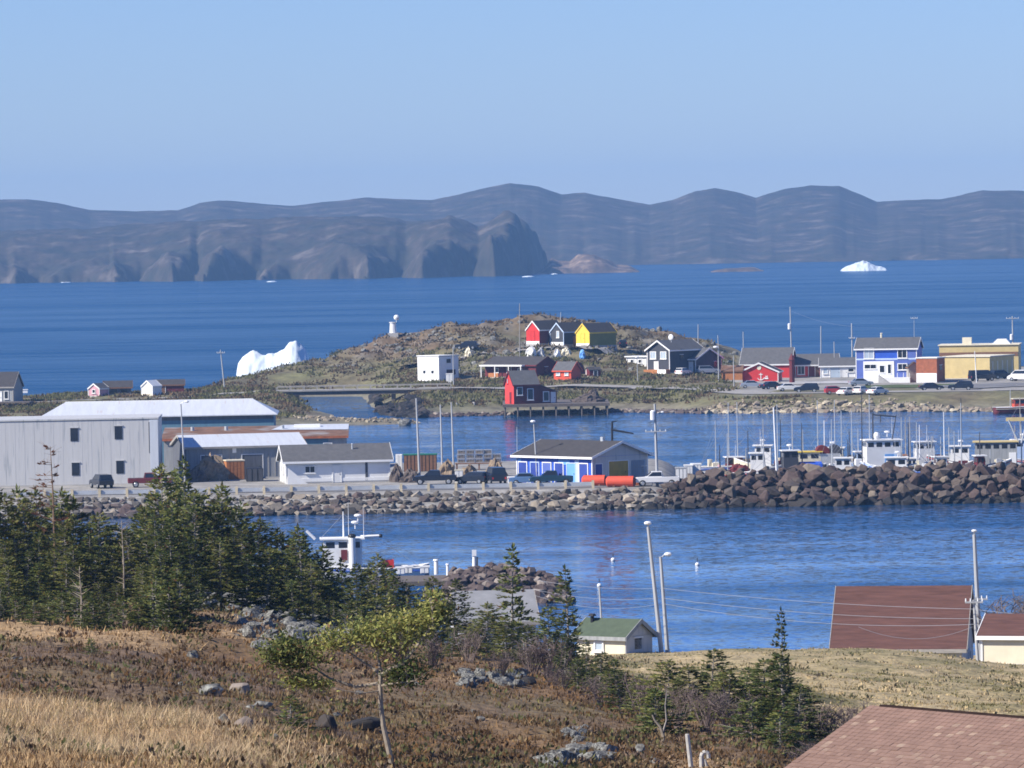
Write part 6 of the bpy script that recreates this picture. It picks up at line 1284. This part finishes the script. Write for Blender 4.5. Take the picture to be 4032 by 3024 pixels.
for i, (u, v, w, l, sq, m_) in enumerate([
 (760, 2600, 55, 'rounded white boulder on the upper brown slope', (1, .8, .9), 'lichen_rock'), (835, 2745, 105, 'pale greenish boulder in the heath', (1, .8, .7), 'lichen_rock'), (946, 2742, 95, 'dull purple boulder right of the pale greenish one', (1, .8, .8), 'pier_rock'),
 (985, 2795, 55, 'flat white stone left of the small leaning spruce', (1, .8, .45), 'lichen_rock'), (888, 2862, 70, 'pair-topping pale boulder above the tan grass', (.8, .8, 1), 'lichen_rock'), (903, 2890, 40, 'small pale stone at the edge of the tan grass', (1, .8, .8), 'lichen_rock'),
 (962, 2890, 95, 'dark boulder beside the pale pair above the tan grass', (.9, .8, .9), 'pier_rock'), (68, 2604, 48, 'low pale stone near the left edge', (1.2, .8, .5), 'lichen_rock'), (715, 2708, 50, 'grey stone cluster-piece uphill of the pale greenish boulder', (1.2, .8, .6), 'lichen_rock'),
 (1030, 2796, 80, 'smooth humped white boulder behind the small leaning spruce', (1.2, .7, .6), 'lichen_rock'), (1070, 2890, 38, 'upright white stone below the humped boulder', (.8, .7, 1), 'lichen_rock'), (1084, 2925, 42, 'lower white stone at the tan grass edge', (.8, .7, 1.1), 'lichen_rock'),
 (1425, 2885, 175, 'broad dark slab left of the crooked tree trunk', (1.1, .7, .42), 'wet_rock'), (1290, 2900, 120, 'steep dark slab beside the small leaning spruce', (.8, .8, .9), 'wet_rock'), (1412, 2738, 46, 'flat cream stone behind the crooked tree', (1.2, .8, .5), 'lichen_rock'),
 (1327, 2832, 52, 'mossy pale stone uphill of the broad dark slab', (1, .8, .7), 'lichen_rock'), (1858, 2816, 36, 'upper one of two round white stones in open heath', (1, .8, .8), 'lichen_rock'), (1892, 2842, 44, 'lower one of two round white stones in open heath', (1, .8, .7), 'lichen_rock'),
 (2142, 2852, 24, 'first of two tiny white stones in the middle heath', (1, .8, .9), 'lichen_rock'), (2169, 2851, 26, 'second of two tiny white stones in the middle heath', (1, .8, .9), 'lichen_rock'), (2442, 2915, 26, 'small cream stone below the bushy spruces', (1, .8, .9), 'lichen_rock'),
 (2520, 2975, 60, 'grey boulder with pale cap near the white posts', (.9, .8, 1.1), 'lichen_rock'), (2575, 3010, 60, 'low grey stone just left of the white posts', (1.2, .8, .6), 'lichen_rock'), (2080, 2702, 75, 'dark round boulder at the end of the flat pale ledge', (1.1, .8, .6), 'wet_rock'), (1640, 2700, 40, 'little pale stone right of the crooked tree', (1.2, .8, .5), 'lichen_rock')]):
    p = N(u, v); r = w/2*p.y/FP; boulder(l, p + Vector((0, 0, r*sq[2]*.7)), r, m_, sq, 200 + i)
# weathered posts by the shingled roof
for u, v, ut, vt, l, r in ((2709, 3060, 2706, 2893, 'tall weathered white post near the bottom edge', .055), (2782, 3065, 2776, 2992, 'short white stake right of the bent pipe', .035)):
    b = N(u, 3020, -.3); b = Vector((xat(u, b.y), b.y, b.z)); t = thing('fence_post', l, 'post', b, 0); top = at(ut, vt, b.y) - b
    MB().tube((0, 0, -.4), top, r, r*.85, 8).build('stake', 'old_white', t); MB().tube(top, top + Vector((0, 0, .02)), r*.9, r*.6, 8).build('top', 'weathered', t)
b = N(2742, 3020, -.3); t = thing('vent_pipe', 'white gooseneck pipe between the weathered posts', 'pipe', Vector((xat(2738, b.y), b.y, b.z)), 0); top = (at(2742, 2975, b.y) - b).z
MB().path([(0, 0, -.4), (0, 0, top - .02), (.03, 0, top + .05), (.09, 0, top + .07), (.14, 0, top + .03), (.15, 0, top - .06)], .05, .045, 8).build('pipe', 'old_white', t)
# ------------------------------------------------------------------ plants
def spray_mesh(name, segs, m, seed, up=.25):
    """segs: (x, y, z, dx, dy, dz, length, width, r, g, b); folded leaf-shaped needle sprays"""
    A = np.array(segs, float); n = len(A); rg = np.random.RandomState(seed)
    p = A[:, :3]; d = A[:, 3:6]; d = d/np.linalg.norm(d, axis=1, keepdims=True); L, W = A[:, 6:7], A[:, 7:8]
    s = np.cross(d, rg.randn(n, 3)*.5 + np.array([0, 0, 1])); s /= np.linalg.norm(s, axis=1, keepdims=True) + 1e-9; nn = np.cross(s, d)
    v = np.stack([p, p + d*L*.45 + s*W*.5 - nn*W*.12, p + d*L, p + d*L*.45 - s*W*.5 - nn*W*.12], 1)
    me = bpy.data.meshes.new(name); me.vertices.add(4*n); me.vertices.foreach_set('co', v.astype(np.float32).ravel())
    q = np.arange(4*n).reshape(n, 4); f = np.concatenate([q[:, [0, 1, 2]], q[:, [0, 2, 3]]], 0)
    me.loops.add(f.size); me.loops.foreach_set('vertex_index', f.astype(np.int32).ravel()); me.polygons.add(len(f))
    me.polygons.foreach_set('loop_start', np.arange(0, f.size, 3, dtype=np.int32)); me.polygons.foreach_set('loop_total', np.full(len(f), 3, dtype=np.int32)); me.update(calc_edges=True)
    me.materials.append(M[m]); c = np.repeat(A[:, 8:11], 4, 0); colour_attr(me, np.concatenate([c, np.ones((4*n, 1))], 1))
    return me
mat('needles', (1, 1, 1), .75, .25, 3.0, attr='Col', spec=.2, rnd=.3, leafy=.35)
mat('bark', (.28, .255, .23), .9, .3, 5.0)
mat('pale_bark', (.27, .23, .18), .9, .3, 5.0)
mat('twig', (.15, .115, .105), .9, .3, 3.0)
mat('dead_twig', (.20, .13, .085), .9, .3, 3.0)
GREENS = [(.034, .052, .025), (.054, .076, .030), (.084, .104, .037), (.120, .132, .044), (.165, .162, .052), (.21, .185, .065)]
GREENS = [(a*1.15, b*1.22, c*1.1) for a, b, c in GREENS]
def tint(rg, warm):
    k = min(len(GREENS)-1, max(0, rg.gauss(1.6 + 2.4*warm, 1.2))); i = int(k); j = min(i+1, 5); f = k - i
    c = [GREENS[i][q]*(1-f) + GREENS[j][q]*f for q in range(3)]
    if rg.random() < .05: c = [.13, .075, .035]
    return c
def spruce(seed, h=4.0, R0=1.25, warm=.3, gap=.18, lean=0.0, bare=.12, dens=1.0):
    rg = random.Random(seed); segs = []; limbs = MB(); z = h*bare; skew = rg.uniform(0, 6.3)
    tp = lambda q: Vector((lean*q*q*h, .0, q*h))
    limbs.path([tp(0) - Vector((0, 0, .4)), tp(.25), tp(.5), tp(.75), tp(.97)], .028*h*.55, .006, 6)
    while z < h*.985:
        t = (z - h*bare)/(h*(1-bare)); r = R0*((1-t)**.72*.92 + .04)*(.55 + .45*min(1, t*5 + .5)); nb = max(4, int(8*dens*(1 - .4*t)))
        for k in range(nb):
            if rg.random() < gap: continue
            a = 2*pi*(k + rg.random())/nb; rr = r*rg.uniform(.55, 1.18)*(1 + .25*cos(a - skew)); c = tp(z/h)
            dr = rg.uniform(-.18, .22) + .35*t; o = Vector((cos(a), sin(a), dr)); tip = c + o*rr
            if rr > .3: limbs.tube(c, c + o*rr*.85, .012, .004, 3, False)
            ns = max(2, int(rr/.115)); warmk = warm + rg.uniform(-.25, .25)
            for i in range(ns):
                f = .22 + .78*(i + rg.random())/ns; q = c + o*rr*f; q.z -= .10*rr*f*f
                for sgn in (-1, 1, 0):
                    b = a + sgn*rg.uniform(.5, 1.1); e = Vector((cos(b), sin(b), rg.uniform(-.1, .55) + (.35 if sgn == 0 else 0)))
                    ln = rg.uniform(.13, .26)*(1.15 - .4*f); segs.append((*q, *e, ln, ln*rg.uniform(.38, .6), *tint(rg, warmk + .25*f)))
        z += rg.uniform(.11, .2)*(1 - .35*t)
    for i in range(8): segs.append((lean*h, 0, h*(.955 + .006*i), rg.gauss(0, .4), rg.gauss(0, .4), 1, .2, .07, *tint(rg, warm)))
    return limbs, segs
def tree_kind(seed, **k):
    l, s_ = spruce(seed, **k); return l.mesh('trunk', 'bark'), spray_mesh('crown', s_, 'needles', seed), k.get('h', 4.0)
KIND = {'dark': [tree_kind(100 + i, h=4.0, R0=R.uniform(1.45, 1.85), warm=.18, gap=.14, lean=R.uniform(-.03, .05)) for i in range(6)],
        'warm': [tree_kind(120 + i, h=4.0, R0=R.uniform(1.5, 1.95), warm=.66, gap=.16, lean=R.uniform(-.03, .06)) for i in range(4)],
        'thin': [tree_kind(140 + i, h=4.0, R0=R.uniform(.7, 1.0), warm=.35, gap=.30, lean=R.uniform(-.04, .06), bare=.2) for i in range(3)],
        'bush': [tree_kind(160 + i, h=2.4, R0=R.uniform(1.2, 1.6), warm=.3, gap=.14, bare=.03) for i in range(4)]}
TR = random.Random(9)
def tree(label, kind, u, vt, Y, group=None, wide=1.0, name='spruce_tree'):
    """a spruce standing on the hillside at (u, Y) whose tip shows at row vt"""
    zb = NZ(u, Y) - .05; top = vz(u, vt, Y); h = top - zb
    if h < .25: return None
    tm, cm, h0 = TR.choice(KIND[kind]); r = thing(name, label, 'tree' if kind != 'bush' else 'shrub', (xat(u, Y), Y, zb), TR.uniform(0, 6.3), group); k = h/h0
    wx = wide*min(1.6, max(.55, k**-.35))*k
    r.scale = (wx, wx, k); link('trunk', tm, r); link('crown', cm, r); return r
# bare deciduous shrubs
def shrub_mesh(seed, h, w, m, n=26):
    rg = random.Random(seed); mb = MB()
    for i in range(n):
        a = rg.uniform(0, 6.3); e = Vector((cos(a)*rg.uniform(.1, .8)*w, sin(a)*rg.uniform(.1, .8)*w, h*rg.uniform(.6, 1))); p0 = Vector((rg.gauss(0, .06), rg.gauss(0, .06), -.05)); mid = p0.lerp(e, .5) + Vector((rg.gauss(0, .08), rg.gauss(0, .08), .05))
        mb.tube(p0, mid, .014, .010, 3, False).tube(mid, e, .010, .004, 3, False)
        for k in range(5):
            f = rg.uniform(.25, 1); q = mid.lerp(e, f); b = Vector((rg.gauss(0, 1), rg.gauss(0, 1), rg.uniform(.3, 1.4))).normalized()*h*rg.uniform(.12, .3); mb.tube(q, q + b, .007, .003, 3, False)
            mb.tube(q + b*.5, q + b*.5 + Vector((rg.gauss(0, .1), rg.gauss(0, .1), .12))*h, .005, .002, 3, False)
    return mb.mesh('twigs', m)
SHR = [shrub_mesh(300 + i, 1.0, .7, 'twig') for i in range(4)]
def shrub(label, u, Y, h, group=None, w=1.0, name='bare_shrub'):
    p = near_at(u, Y); r = thing(name, label, 'shrub', p, TR.uniform(0, 6.3), group); link('twigs', TR.choice(SHR), r, scale=(h*w, h*w, h)); return r

# ---- the thicket on the left knoll
SIL = [(-400, 1930), (0, 1925), (150, 1950), (300, 1955), (430, 2010), (560, 1960), (620, 1860), (660, 1900), (720, 1850), (800, 1925), (860, 1925), (920, 1945), (1010, 2025), (1110, 2082), (1180, 2085), (1255, 2130), (1300, 2185), (1390, 2235), (1465, 2215), (1530, 2262), (1640, 2264), (1760, 2275), (1800, 2300)]
def sil(u): return float(np.interp(u, [p[0] for p in SIL], [p[1] for p in SIL]))
def spot_of(u): return [w_ for lim_, w_ in ((110, 'hard by the left edge'), (270, 'around the dead rusty spruce'), (430, 'below the black parked SUV'), (600, 'below the dark red pickup'), (760, 'below the street lamp'), (930, 'below the tan net heap'), (1110, 'below the white building gable'), (1290, 'left of the moored white boat'), (1480, 'below the moored white boat'), (9999, 'below the pale skiff')) if u < lim_][0]
GL, GD = 'thicket of spruces on the left knoll', 'dark spruces on the back of the knoll'
for Y, dv, st, u0, u1 in ((248, 12, 78, -250, 1800), (232, 60, 84, -250, 1760), (218, 130, 86, -250, 1480), (205, 200, 92, -220, 1450), (193, 265, 96, -220, 790), (183, 330, 100, -220, 760), (174, 385, 105, -200, 700)):
    u = u0 + TR.uniform(0, 40)
    while u < u1:
        vt = sil(u) + dv + TR.uniform(-35, 60); 
        if Y < 200 and u > 700: vt += 40
        warm = TR.random() < (.72 if u < 420 else .34 if u < 900 else .25); kind = 'warm' if warm else TR.choice(('dark', 'dark', 'dark', 'thin'))
        deep = 'at the back' if Y > 230 else 'in the middle' if Y > 190 else 'at the front'
        spot = [w_ for lim_, w_ in ((110, 'hard by the left edge'), (270, 'around the dead rusty spruce'), (430, 'below the black parked SUV'), (600, 'below the dark red pickup'), (760, 'below the street lamp'), (930, 'below the tan net heap'), (1110, 'below the white building gable'), (1290, 'left of the moored white boat'), (1480, 'below the moored white boat'), (9999, 'below the pale skiff')) if u < lim_][0]
        lab = ('yellow-green' if warm else 'thin-crowned' if kind == 'thin' else 'dark green') + ' spruce ' + deep + ' of the thicket ' + spot
        tree(lab, kind, u, vt, Y, GL if warm else GD, wide=1.08); u += st*TR.uniform(.75, 1.3)
for u, vt, Y, k, l in ((633, 1836, 240, 'warm', 'tall pointed spruce topping the knoll thicket in front of the dark gable'), (722, 1806, 244, 'thin', 'thin tall spruce in front of the street lamp'), (858, 1912, 240, 'warm', 'pointed spruce with rusty tip right of the lamp pole'), (1175, 2072, 228, 'dark', 'round-topped dark spruce left of the moored boat'), (1468, 2186, 226, 'warm', 'olive spruce in front of the moored boat stern'), (1388, 2222, 222, 'dark', 'dark spruce below the white exhaust stack'), (1530, 2250, 240, 'thin', 'thin spruce below the pale skiff')):
    tree(l, k, u, vt, Y)
for i in range(16):
    u = -120 + i*58 + TR.uniform(-20, 20); tree('low spruce scrub at the front foot of the thicket ' + spot_of(u), 'bush', u, 2330 + TR.uniform(-30, 50) - (40 if u > 650 else 0), 168 + TR.uniform(-3, 6) + (32 if u > 700 else 0), 'low scrub at the thicket foot', name='spruce_scrub')
for i in range(13):
    u = 1000 + i*44 + TR.uniform(-15, 15); tree('low spruce scrub behind the craggy outcrop ' + spot_of(u), 'bush', u, 2345 + (u - 1000)*.16 + TR.uniform(-20, 30), 214 + TR.uniform(-2, 8), 'low scrub behind the outcrop', name='spruce_scrub')
# ---- spruces in the middle and on the right
GM, GR = 'spruces between knoll and shed', 'spruces before the grass bank'
for u, vt, Y, k, l in ((2000, 2152, 238, 'thin', 'ragged tall spruce in front of the rock pier'), (2222, 2238, 232, 'thin', 'thin spruce with bent tip left of the green-roofed shed'), (2150, 2385, 222, 'dark', 'narrow dark spruce left of the thin bent one'), (1905, 2375, 228, 'warm', 'bushy green spruce in front of the grey boathouse'), (1850, 2440, 215, 'warm', 'bright green spruce below the grey boathouse'), (1975, 2430, 220, 'warm', 'broad green spruce below the ragged tall one'), (2060, 2460, 214, 'dark', 'dark spruce between the bushy ones and the shed'), (2290, 2520, 205, 'thin', 'rust-tinged spruce covering the cream shed wall'), (2205, 2500, 210, 'dark', 'dark spruce beside the cream shed'), (1760, 2480, 212, 'dark', 'dark spruce at the right end of the knoll'), (1660, 2420, 225, 'warm', 'olive spruce behind the crooked tree top'), (1590, 2400, 222, 'dark', 'dark spruce behind the crooked tree'), (1690, 2520, 205, 'dark', 'shaded low spruce right of the crooked tree'),
    (2340, 2570, 196, 'dark', 'dark bushy spruce below the cream shed'), (2400, 2600, 190, 'bush', 'dense low spruce in front of the cream shed'), (2255, 2590, 198, 'dark', 'small dark spruce left of the dense low one'),
    (2420, 2640, 168, 'dark', 'leftmost spruce of the clump before the grass bank'), (2500, 2660, 162, 'thin', 'grey-stemmed spruce in the clump before the grass bank'), (2610, 2600, 158, 'warm', 'olive spruce left of the forked pale trunk'), (2700, 2620, 156, 'warm', 'broad spruce in the middle of the clump'), (2780, 2562, 158, 'dark', 'pointed dark spruce in the middle of the clump'), (2850, 2640, 154, 'warm', 'bushy spruce right of the pointed dark one'), (2912, 2628, 156, 'dark', 'dark-tipped spruce beside the tall slender one'), (2990, 2600, 154, 'dark', 'dark spruce hugging the tall slender one'), (3068, 2405, 155, 'thin', 'tall slender spruce standing out against the water'), (3065, 2580, 153, 'dark', 'bushy lower half-height spruce under the tall slender one'), (3120, 2700, 150, 'dark', 'dark spruce at the right end of the clump'), (2560, 2720, 150, 'bush', 'low spruce at the left foot of the clump'), (2940, 2760, 146, 'bush', 'low spruce near the shingled roof corner'), (3050, 2790, 142, 'bush', 'rounded low spruce beside the shingled roof')):
    tree(l, k, u, vt, Y, GM if u < 2410 else GR, wide=.62 if u == 3068 else 1.35 if u > 2400 else 1.15, name='spruce_scrub' if k == 'bush' else 'spruce_tree')
tree('small lone spruce on the open slope at the left', 'bush', 340, 2515, 138, wide=.62, name='spruce_scrub'); tree('small leaning spruce growing beside the dark slabs', 'bush', 1120, 2745, 112, wide=1.0, name='spruce_scrub'); tree('dark low shrub at the lower left edge', 'bush', 5, 2860, 93, wide=.6, name='spruce_scrub')
for i, (u, Y, h) in enumerate([(2440, 172, 1.2), (2520, 160, 1.3), (2640, 152, 1.1), (2760, 150, 1.0), (2860, 148, 1.2), (2140, 205, 1.6), (2070, 205, 1.3), (1830, 205, 1.2), (2180, 195, 1.1), (2340, 180, 1.0), (3220, 150, 1.3), (3300, 158, 1.5), (3380, 165, 1.2), (3160, 135, 1.0), (1560, 190, 1.2), (1690, 185, 1.1), (1960, 185, .9)]):
    shrub('bare purplish shrub ' + ('at the left end of the spruce clump', 'left of the forked pale trunk', 'right of the forked pale trunk', 'below the pointed dark spruce', 'below the dark-tipped spruce', 'under the narrow dark spruce', 'under the dark spruce left of the narrow one', 'under the bright green spruce', 'left of the small dark spruce below the shed', 'below the dense low spruce by the cream shed', 'against the rake of the shingled roof', 'in the grass beyond the shingled roof corner', 'farthest out on the grass beyond the shingled roof', 'in the shade at the foot of the shingled roof', 'behind the crooked tree crown', 'right of the crooked tree crown', 'below the flat pale ledge')[i], u, Y, h, 'bare shrubs', 1.1)
for u, Y, h, l in ((3990, 402, 4.4, 'leafless purple-brown tree at the right edge behind the cream outbuilding'), (3930, 405, 2.5, 'smaller leafless tree left of the one at the right edge')):
    shrub(l, u, Y, h, w=1.3, name='bare_tree')
# ---- the dead spruce in front of the grey building
dt = thing('dead_spruce', 'dead rusty spruce with bare branches before the grey building', 'tree', (xat(205, 222), 222, NZ(205, 222)), 0); s222 = ppm(222); zt = vz(190, 1758, 222) - NZ(205, 222)
tr_ = MB().path([(0, 0, -.3), (-.03, 0, zt*.4), (-.06, 0, zt*.75), (-.12, 0, zt)], .06, .012, 6); sg = []; rg = random.Random(41)
for i in range(34):
    f = rg.uniform(.42, .99); a = rg.choice((pi, pi, 0, rg.uniform(0, 6.3))) + rg.gauss(0, .4); ln = (1.08 - f)*2.3*rg.uniform(.5, 1.1)*(1 if cos(a) < 0 else .5); c = Vector((-.05 - .06*f, 0, zt*f)); e = c + Vector((cos(a)*ln, sin(a)*ln, ln*rg.uniform(-.15, .55))); tr_.tube(c, e, .016, .005, 4, False)
    for k in range(3): q = c.lerp(e, rg.uniform(.4, 1)); tr_.tube(q, q + Vector((rg.gauss(0, .2), rg.gauss(0, .2), rg.uniform(0, .3))), .007, .003, 3, False)
    if f > .7 or rg.random() < .3:
        for k in range(10): q = c.lerp(e, rg.uniform(.3, 1)); sg.append((*q, cos(a) + rg.gauss(0, .4), sin(a) + rg.gauss(0, .4), rg.uniform(0, .8), rg.uniform(.12, .22), .07, .17 + rg.uniform(-.03, .05), .085, .05))
tr_.build('trunk', 'dead_twig', dt); link('crown', spray_mesh('crown', sg, 'needles', 3), dt)
# ---- the crooked tree in the foreground
Yc = 97.0; b0 = at(1545, 3052, Yc); ct = thing('crooked_tree', 'crooked wind-bent spruce with pale trunk in the foreground', 'tree', b0, 0)
def L3(u, v, dy=0.0): return at(u, v, Yc + dy) - b0
MB().path([L3(1549, 3090), L3(1545, 3020), L3(1528, 2940), L3(1510, 2860), L3(1500, 2780), L3(1497, 2700), L3(1500, 2655)], .052, .036, 8).build('trunk', 'pale_bark', ct)
def limb(pts, r0, r1, m_='pale_bark'): return MB().path([L3(*p) for p in pts], r0, r1, 6).build('branch', m_, ct)
LIM = [([(1500, 2660), (1535, 2636, -.05), (1587, 2612, -.1), (1641, 2544, -.15), (1705, 2458, -.15), (1702, 2400, -.1), (1692, 2355, -.05)], .036, .012), ([(1500, 2660), (1474, 2634, .1), (1420, 2600, .2), (1361, 2557, .3), (1290, 2530, .35)], .034, .010), ([(1498, 2690), (1400, 2705, .1), (1300, 2672, .15), (1243, 2634, .2), (1130, 2600, .2), (1035, 2580, .2)], .032, .010), ([(1500, 2660), (1492, 2600, .1), (1480, 2540, .1), (1460, 2480, .1)], .03, .01), ([(1498, 2700), (1560, 2690, -.2), (1640, 2680, -.3)], .022, .008), ([(1497, 2720), (1420, 2730, -.2), (1330, 2715, -.3)], .014, .006)]
for pts, r0, r1 in LIM: limb(pts, r0, r1)
sg = []; rg = random.Random(51)
def foliage(pts, n, spread, warm, up=.4, ln=(.05, .11)):
    n = int(n*2.3); spread *= 1.25
    P = [L3(*p) for p in pts]
    if spread > .065: MB().path(P, .012, .005, 4).build('branch', 'pale_bark', ct)
    for i in range(n):
        k = rg.uniform(0, len(P)-1.001); j = int(k); q = P[j].lerp(P[j+1], k-j) + Vector((rg.gauss(0, spread), rg.gauss(0, spread*1.2), rg.gauss(.02, spread*.75)))
        e = Vector((rg.gauss(0, .7), rg.gauss(0, .7), up + rg.gauss(0, .4))); l_ = rg.uniform(*ln); sg.append((*q, *e, l_, l_*rg.uniform(.35, .55), *[(1.9 if warm > .8 else 1.2)*q_ for q_ in tint(rg, warm + rg.uniform(-.2, .3))]))
foliage([(1700, 2470), (1712, 2400), (1695, 2350)], 240, .10, .95); foliage([(1712, 2420), (1770, 2405)], 80, .06, .4); foliage([(1460, 2480), (1560, 2465), (1640, 2455), (1705, 2440)], 620, .13, 1.1); foliage([(1260, 2540), (1340, 2515), (1420, 2500), (1500, 2530)], 620, .12, 1.0)
foliage([(1500, 2560), (1580, 2540), (1650, 2500)], 260, .12, 1.0); foliage([(1060, 2585), (1130, 2570), (1190, 2580), (1240, 2600)], 620, .14, .6); foliage([(1035, 2580), (1110, 2608), (1200, 2640)], 240, .07, .6); foliage([(1100, 2520), (1130, 2560)], 120, .09, .3)
foliage([(1120, 2685), (1200, 2690), (1290, 2705)], 330, .07, .95); foliage([(1540, 2660), (1600, 2650), (1660, 2640)], 420, .12, .2); foliage([(1530, 2690), (1640, 2690)], 160, .08, .3)
cr_ = spray_mesh('crown', sg, 'needles', 8); link('crown', cr_, ct)
rg = random.Random(4); m_ = MB()
for pts, r0, r1 in LIM:
    P_ = [L3(*p) for p in pts]
    for i in range(9): k = rg.uniform(.6, len(P_)-1.01); j = int(k); q = P_[j].lerp(P_[j+1], k-j); m_.tube(q, q + Vector((rg.gauss(0, .12), rg.gauss(0, .12), rg.gauss(.05, .1))), .007, .003, 3, False)
stuff(m_.build('twigs', 'pale_bark', ct))
# forked pale dead trunk in the clump
p = N(2612, 2926); t = thing('dead_tree', 'pale forked dead trunk at the foot of the spruce clump', 'tree', p, 0); k = p.y/FP
MB().path([(0, 0, -.2), (.0, 0, 30*k), (-10*k, 0, 62*k), (-32*k, 0, 90*k), (-42*k, 0, 112*k)], .05, .018, 6).build('trunk', 'pale_bark', t); MB().path([(0, 0, 45*k), (14*k, 0, 90*k), (10*k, 0, 150*k), (18*k, .1, 210*k)], .028, .008, 5).build('branch', 'bark', t)
for u, v, h, l in ((2052, 2650, 120, 'bleached bare tree beside the flat pale ledge'), (300, 2430, 190, 'bleached bare trunk at the front of the thicket'), (470, 2180, 130, 'grey bare tree in the middle of the knoll thicket')):
    Yd = 172 if u == 300 else 196 if u == 470 else 213; b = near_at(u, Yd); k = Yd/FP; t = thing('dead_tree', l, 'tree', b, 0); rg = random.Random(u); hh = (vz(u, v - h, Yd) - b.z); mm = MB().path([(0, 0, -.2), (.03, 0, hh*.5), (-.02, 0, hh)], .045, .012, 6); mm.build('trunk', 'pale_bark', t); q_ = MB()
    for i in range(26): f = rg.uniform(.3, .98); a = rg.uniform(0, 6.3); c = Vector((0, 0, hh*f)); e = c + Vector((cos(a), sin(a), rg.uniform(.1, .8)))*rg.uniform(.2, .55); q_.tube(c, e, .012, .004, 3, False)
    q_.build('branches', 'pale_bark', t)
# ---- heath, grass, straw
def cover(n, seed, name, u0, u1, Y0, Y1, hs, ws, blades, spread):
    rg = np.random.RandomState(seed); u = u0 + (u1-u0)*rg.rand(n); iy = 1/Y1 + (1/Y0 - 1/Y1)*rg.rand(n); Y = 1/iy
    w = near_cols(u, Y); W = np.clip(np.stack(w, -1), 0, None) ** 1.6; W = W/W.sum(-1, keepdims=True); cum = W.cumsum(-1); k = (rg.rand(n)[:, None] > cum).sum(-1).clip(0, 5)
    col = np.array(PALN)[k]*(.7 + .7*rg.rand(n))[:, None]*1.08; x = xat(u, Y); z = near_z(u, Y); h = np.array(hs)[k]*(.6 + .8*rg.rand(n))*(1 + .5*fbm(x/1.5, Y/1.5, 2)); wd = np.array(ws)[k]*np.clip(Y/110, .8, 2.6)
    keep = (z > .6) & ~((u > 2950) & (Y < 108)); return tufts(name, np.stack([x, Y, z], 1)[keep], col[keep], h[keep], wd[keep], 'blades', seed, blades, spread)
cover(60000, 71, 'heath', -200, 4250, 68, 392, (.09, .06, .07, .07, .12, .07), (.03, .05, .05, .05, .02, .05), 6, .45)
rg = np.random.RandomState(3); n = 9000; u = -150 + 1900*rg.rand(n); Y = 80 + 30*rg.rand(n); ok = near_cols(u, Y)[0] > .25 + 1.1*rg.rand(n); u, Y = u[ok], Y[ok]
tufts('tall_grass', np.stack([xat(u, Y), Y, near_z(u, Y)], 1), np.array([(.56, .42, .25), (.46, .33, .20), (.64, .50, .31), (.30, .24, .12)])[rg.randint(0, 4, len(u))], .08 + .26*rg.rand(len(u))**3, .02, 'blades', 12, 8, .35)

# low dwarf-shrub cushions that give the heath its lumps and dark hollows
rg = np.random.RandomState(23); n = 5200; u = -150 + 4300*rg.rand(n); iy = 1/330 + (1/76 - 1/330)*rg.rand(n); Y = 1/iy; x = xat(u, Y); z = near_z(u, Y); pn = fbm(x/4 + 2, Y/8, 3); W = near_cols(u, Y)
keep = (pn > -.12) & (z > 1) & ~((u > 2900) & (Y < 112)) & ~((W[0] > 1.2) & (rg.rand(n) < .6)) & ~((u > 2500) & (Y > 190) & (rg.rand(n) < .55))
sg = []; CUS = [(.095, .062, .036), (.11, .068, .036), (.115, .11, .045), (.145, .105, .075), (.075, .082, .034), (.20, .15, .08), (.14, .08, .036)]
for x_, y_, z_, u_ in zip(x[keep], Y[keep], z[keep], u[keep]):
    c0 = np.array(CUS[rg.randint(0, 7)]) if u_ < 2500 or y_ < 190 else np.array([(.16, .145, .075), (.22, .18, .10), (.12, .115, .055)][rg.randint(0, 3)])
    w = rg.uniform(.18, .5)*(1 + .5*(y_ > 180)); h = w*rg.uniform(.3, .55)
    for k in range(16):
        a, q = rg.uniform(0, 6.3), rg.rand()**.5; e = np.array([cos(a)*q, sin(a)*q, .5 + .8*(1 - q)]) + rg.randn(3)*.25; l_ = rg.uniform(.06, .14)*(y_/110)**.5
        sg.append((x_ + cos(a)*q*w, y_ + sin(a)*q*w*1.2, z_ + h*(1 - q*q) - .02, *e, l_, l_*.6, *(c0*rg.uniform(.65, 1.5))))
stuff(link('dwarf_shrubs', spray_mesh('dwarf_shrubs', sg, 'blades', 9)))
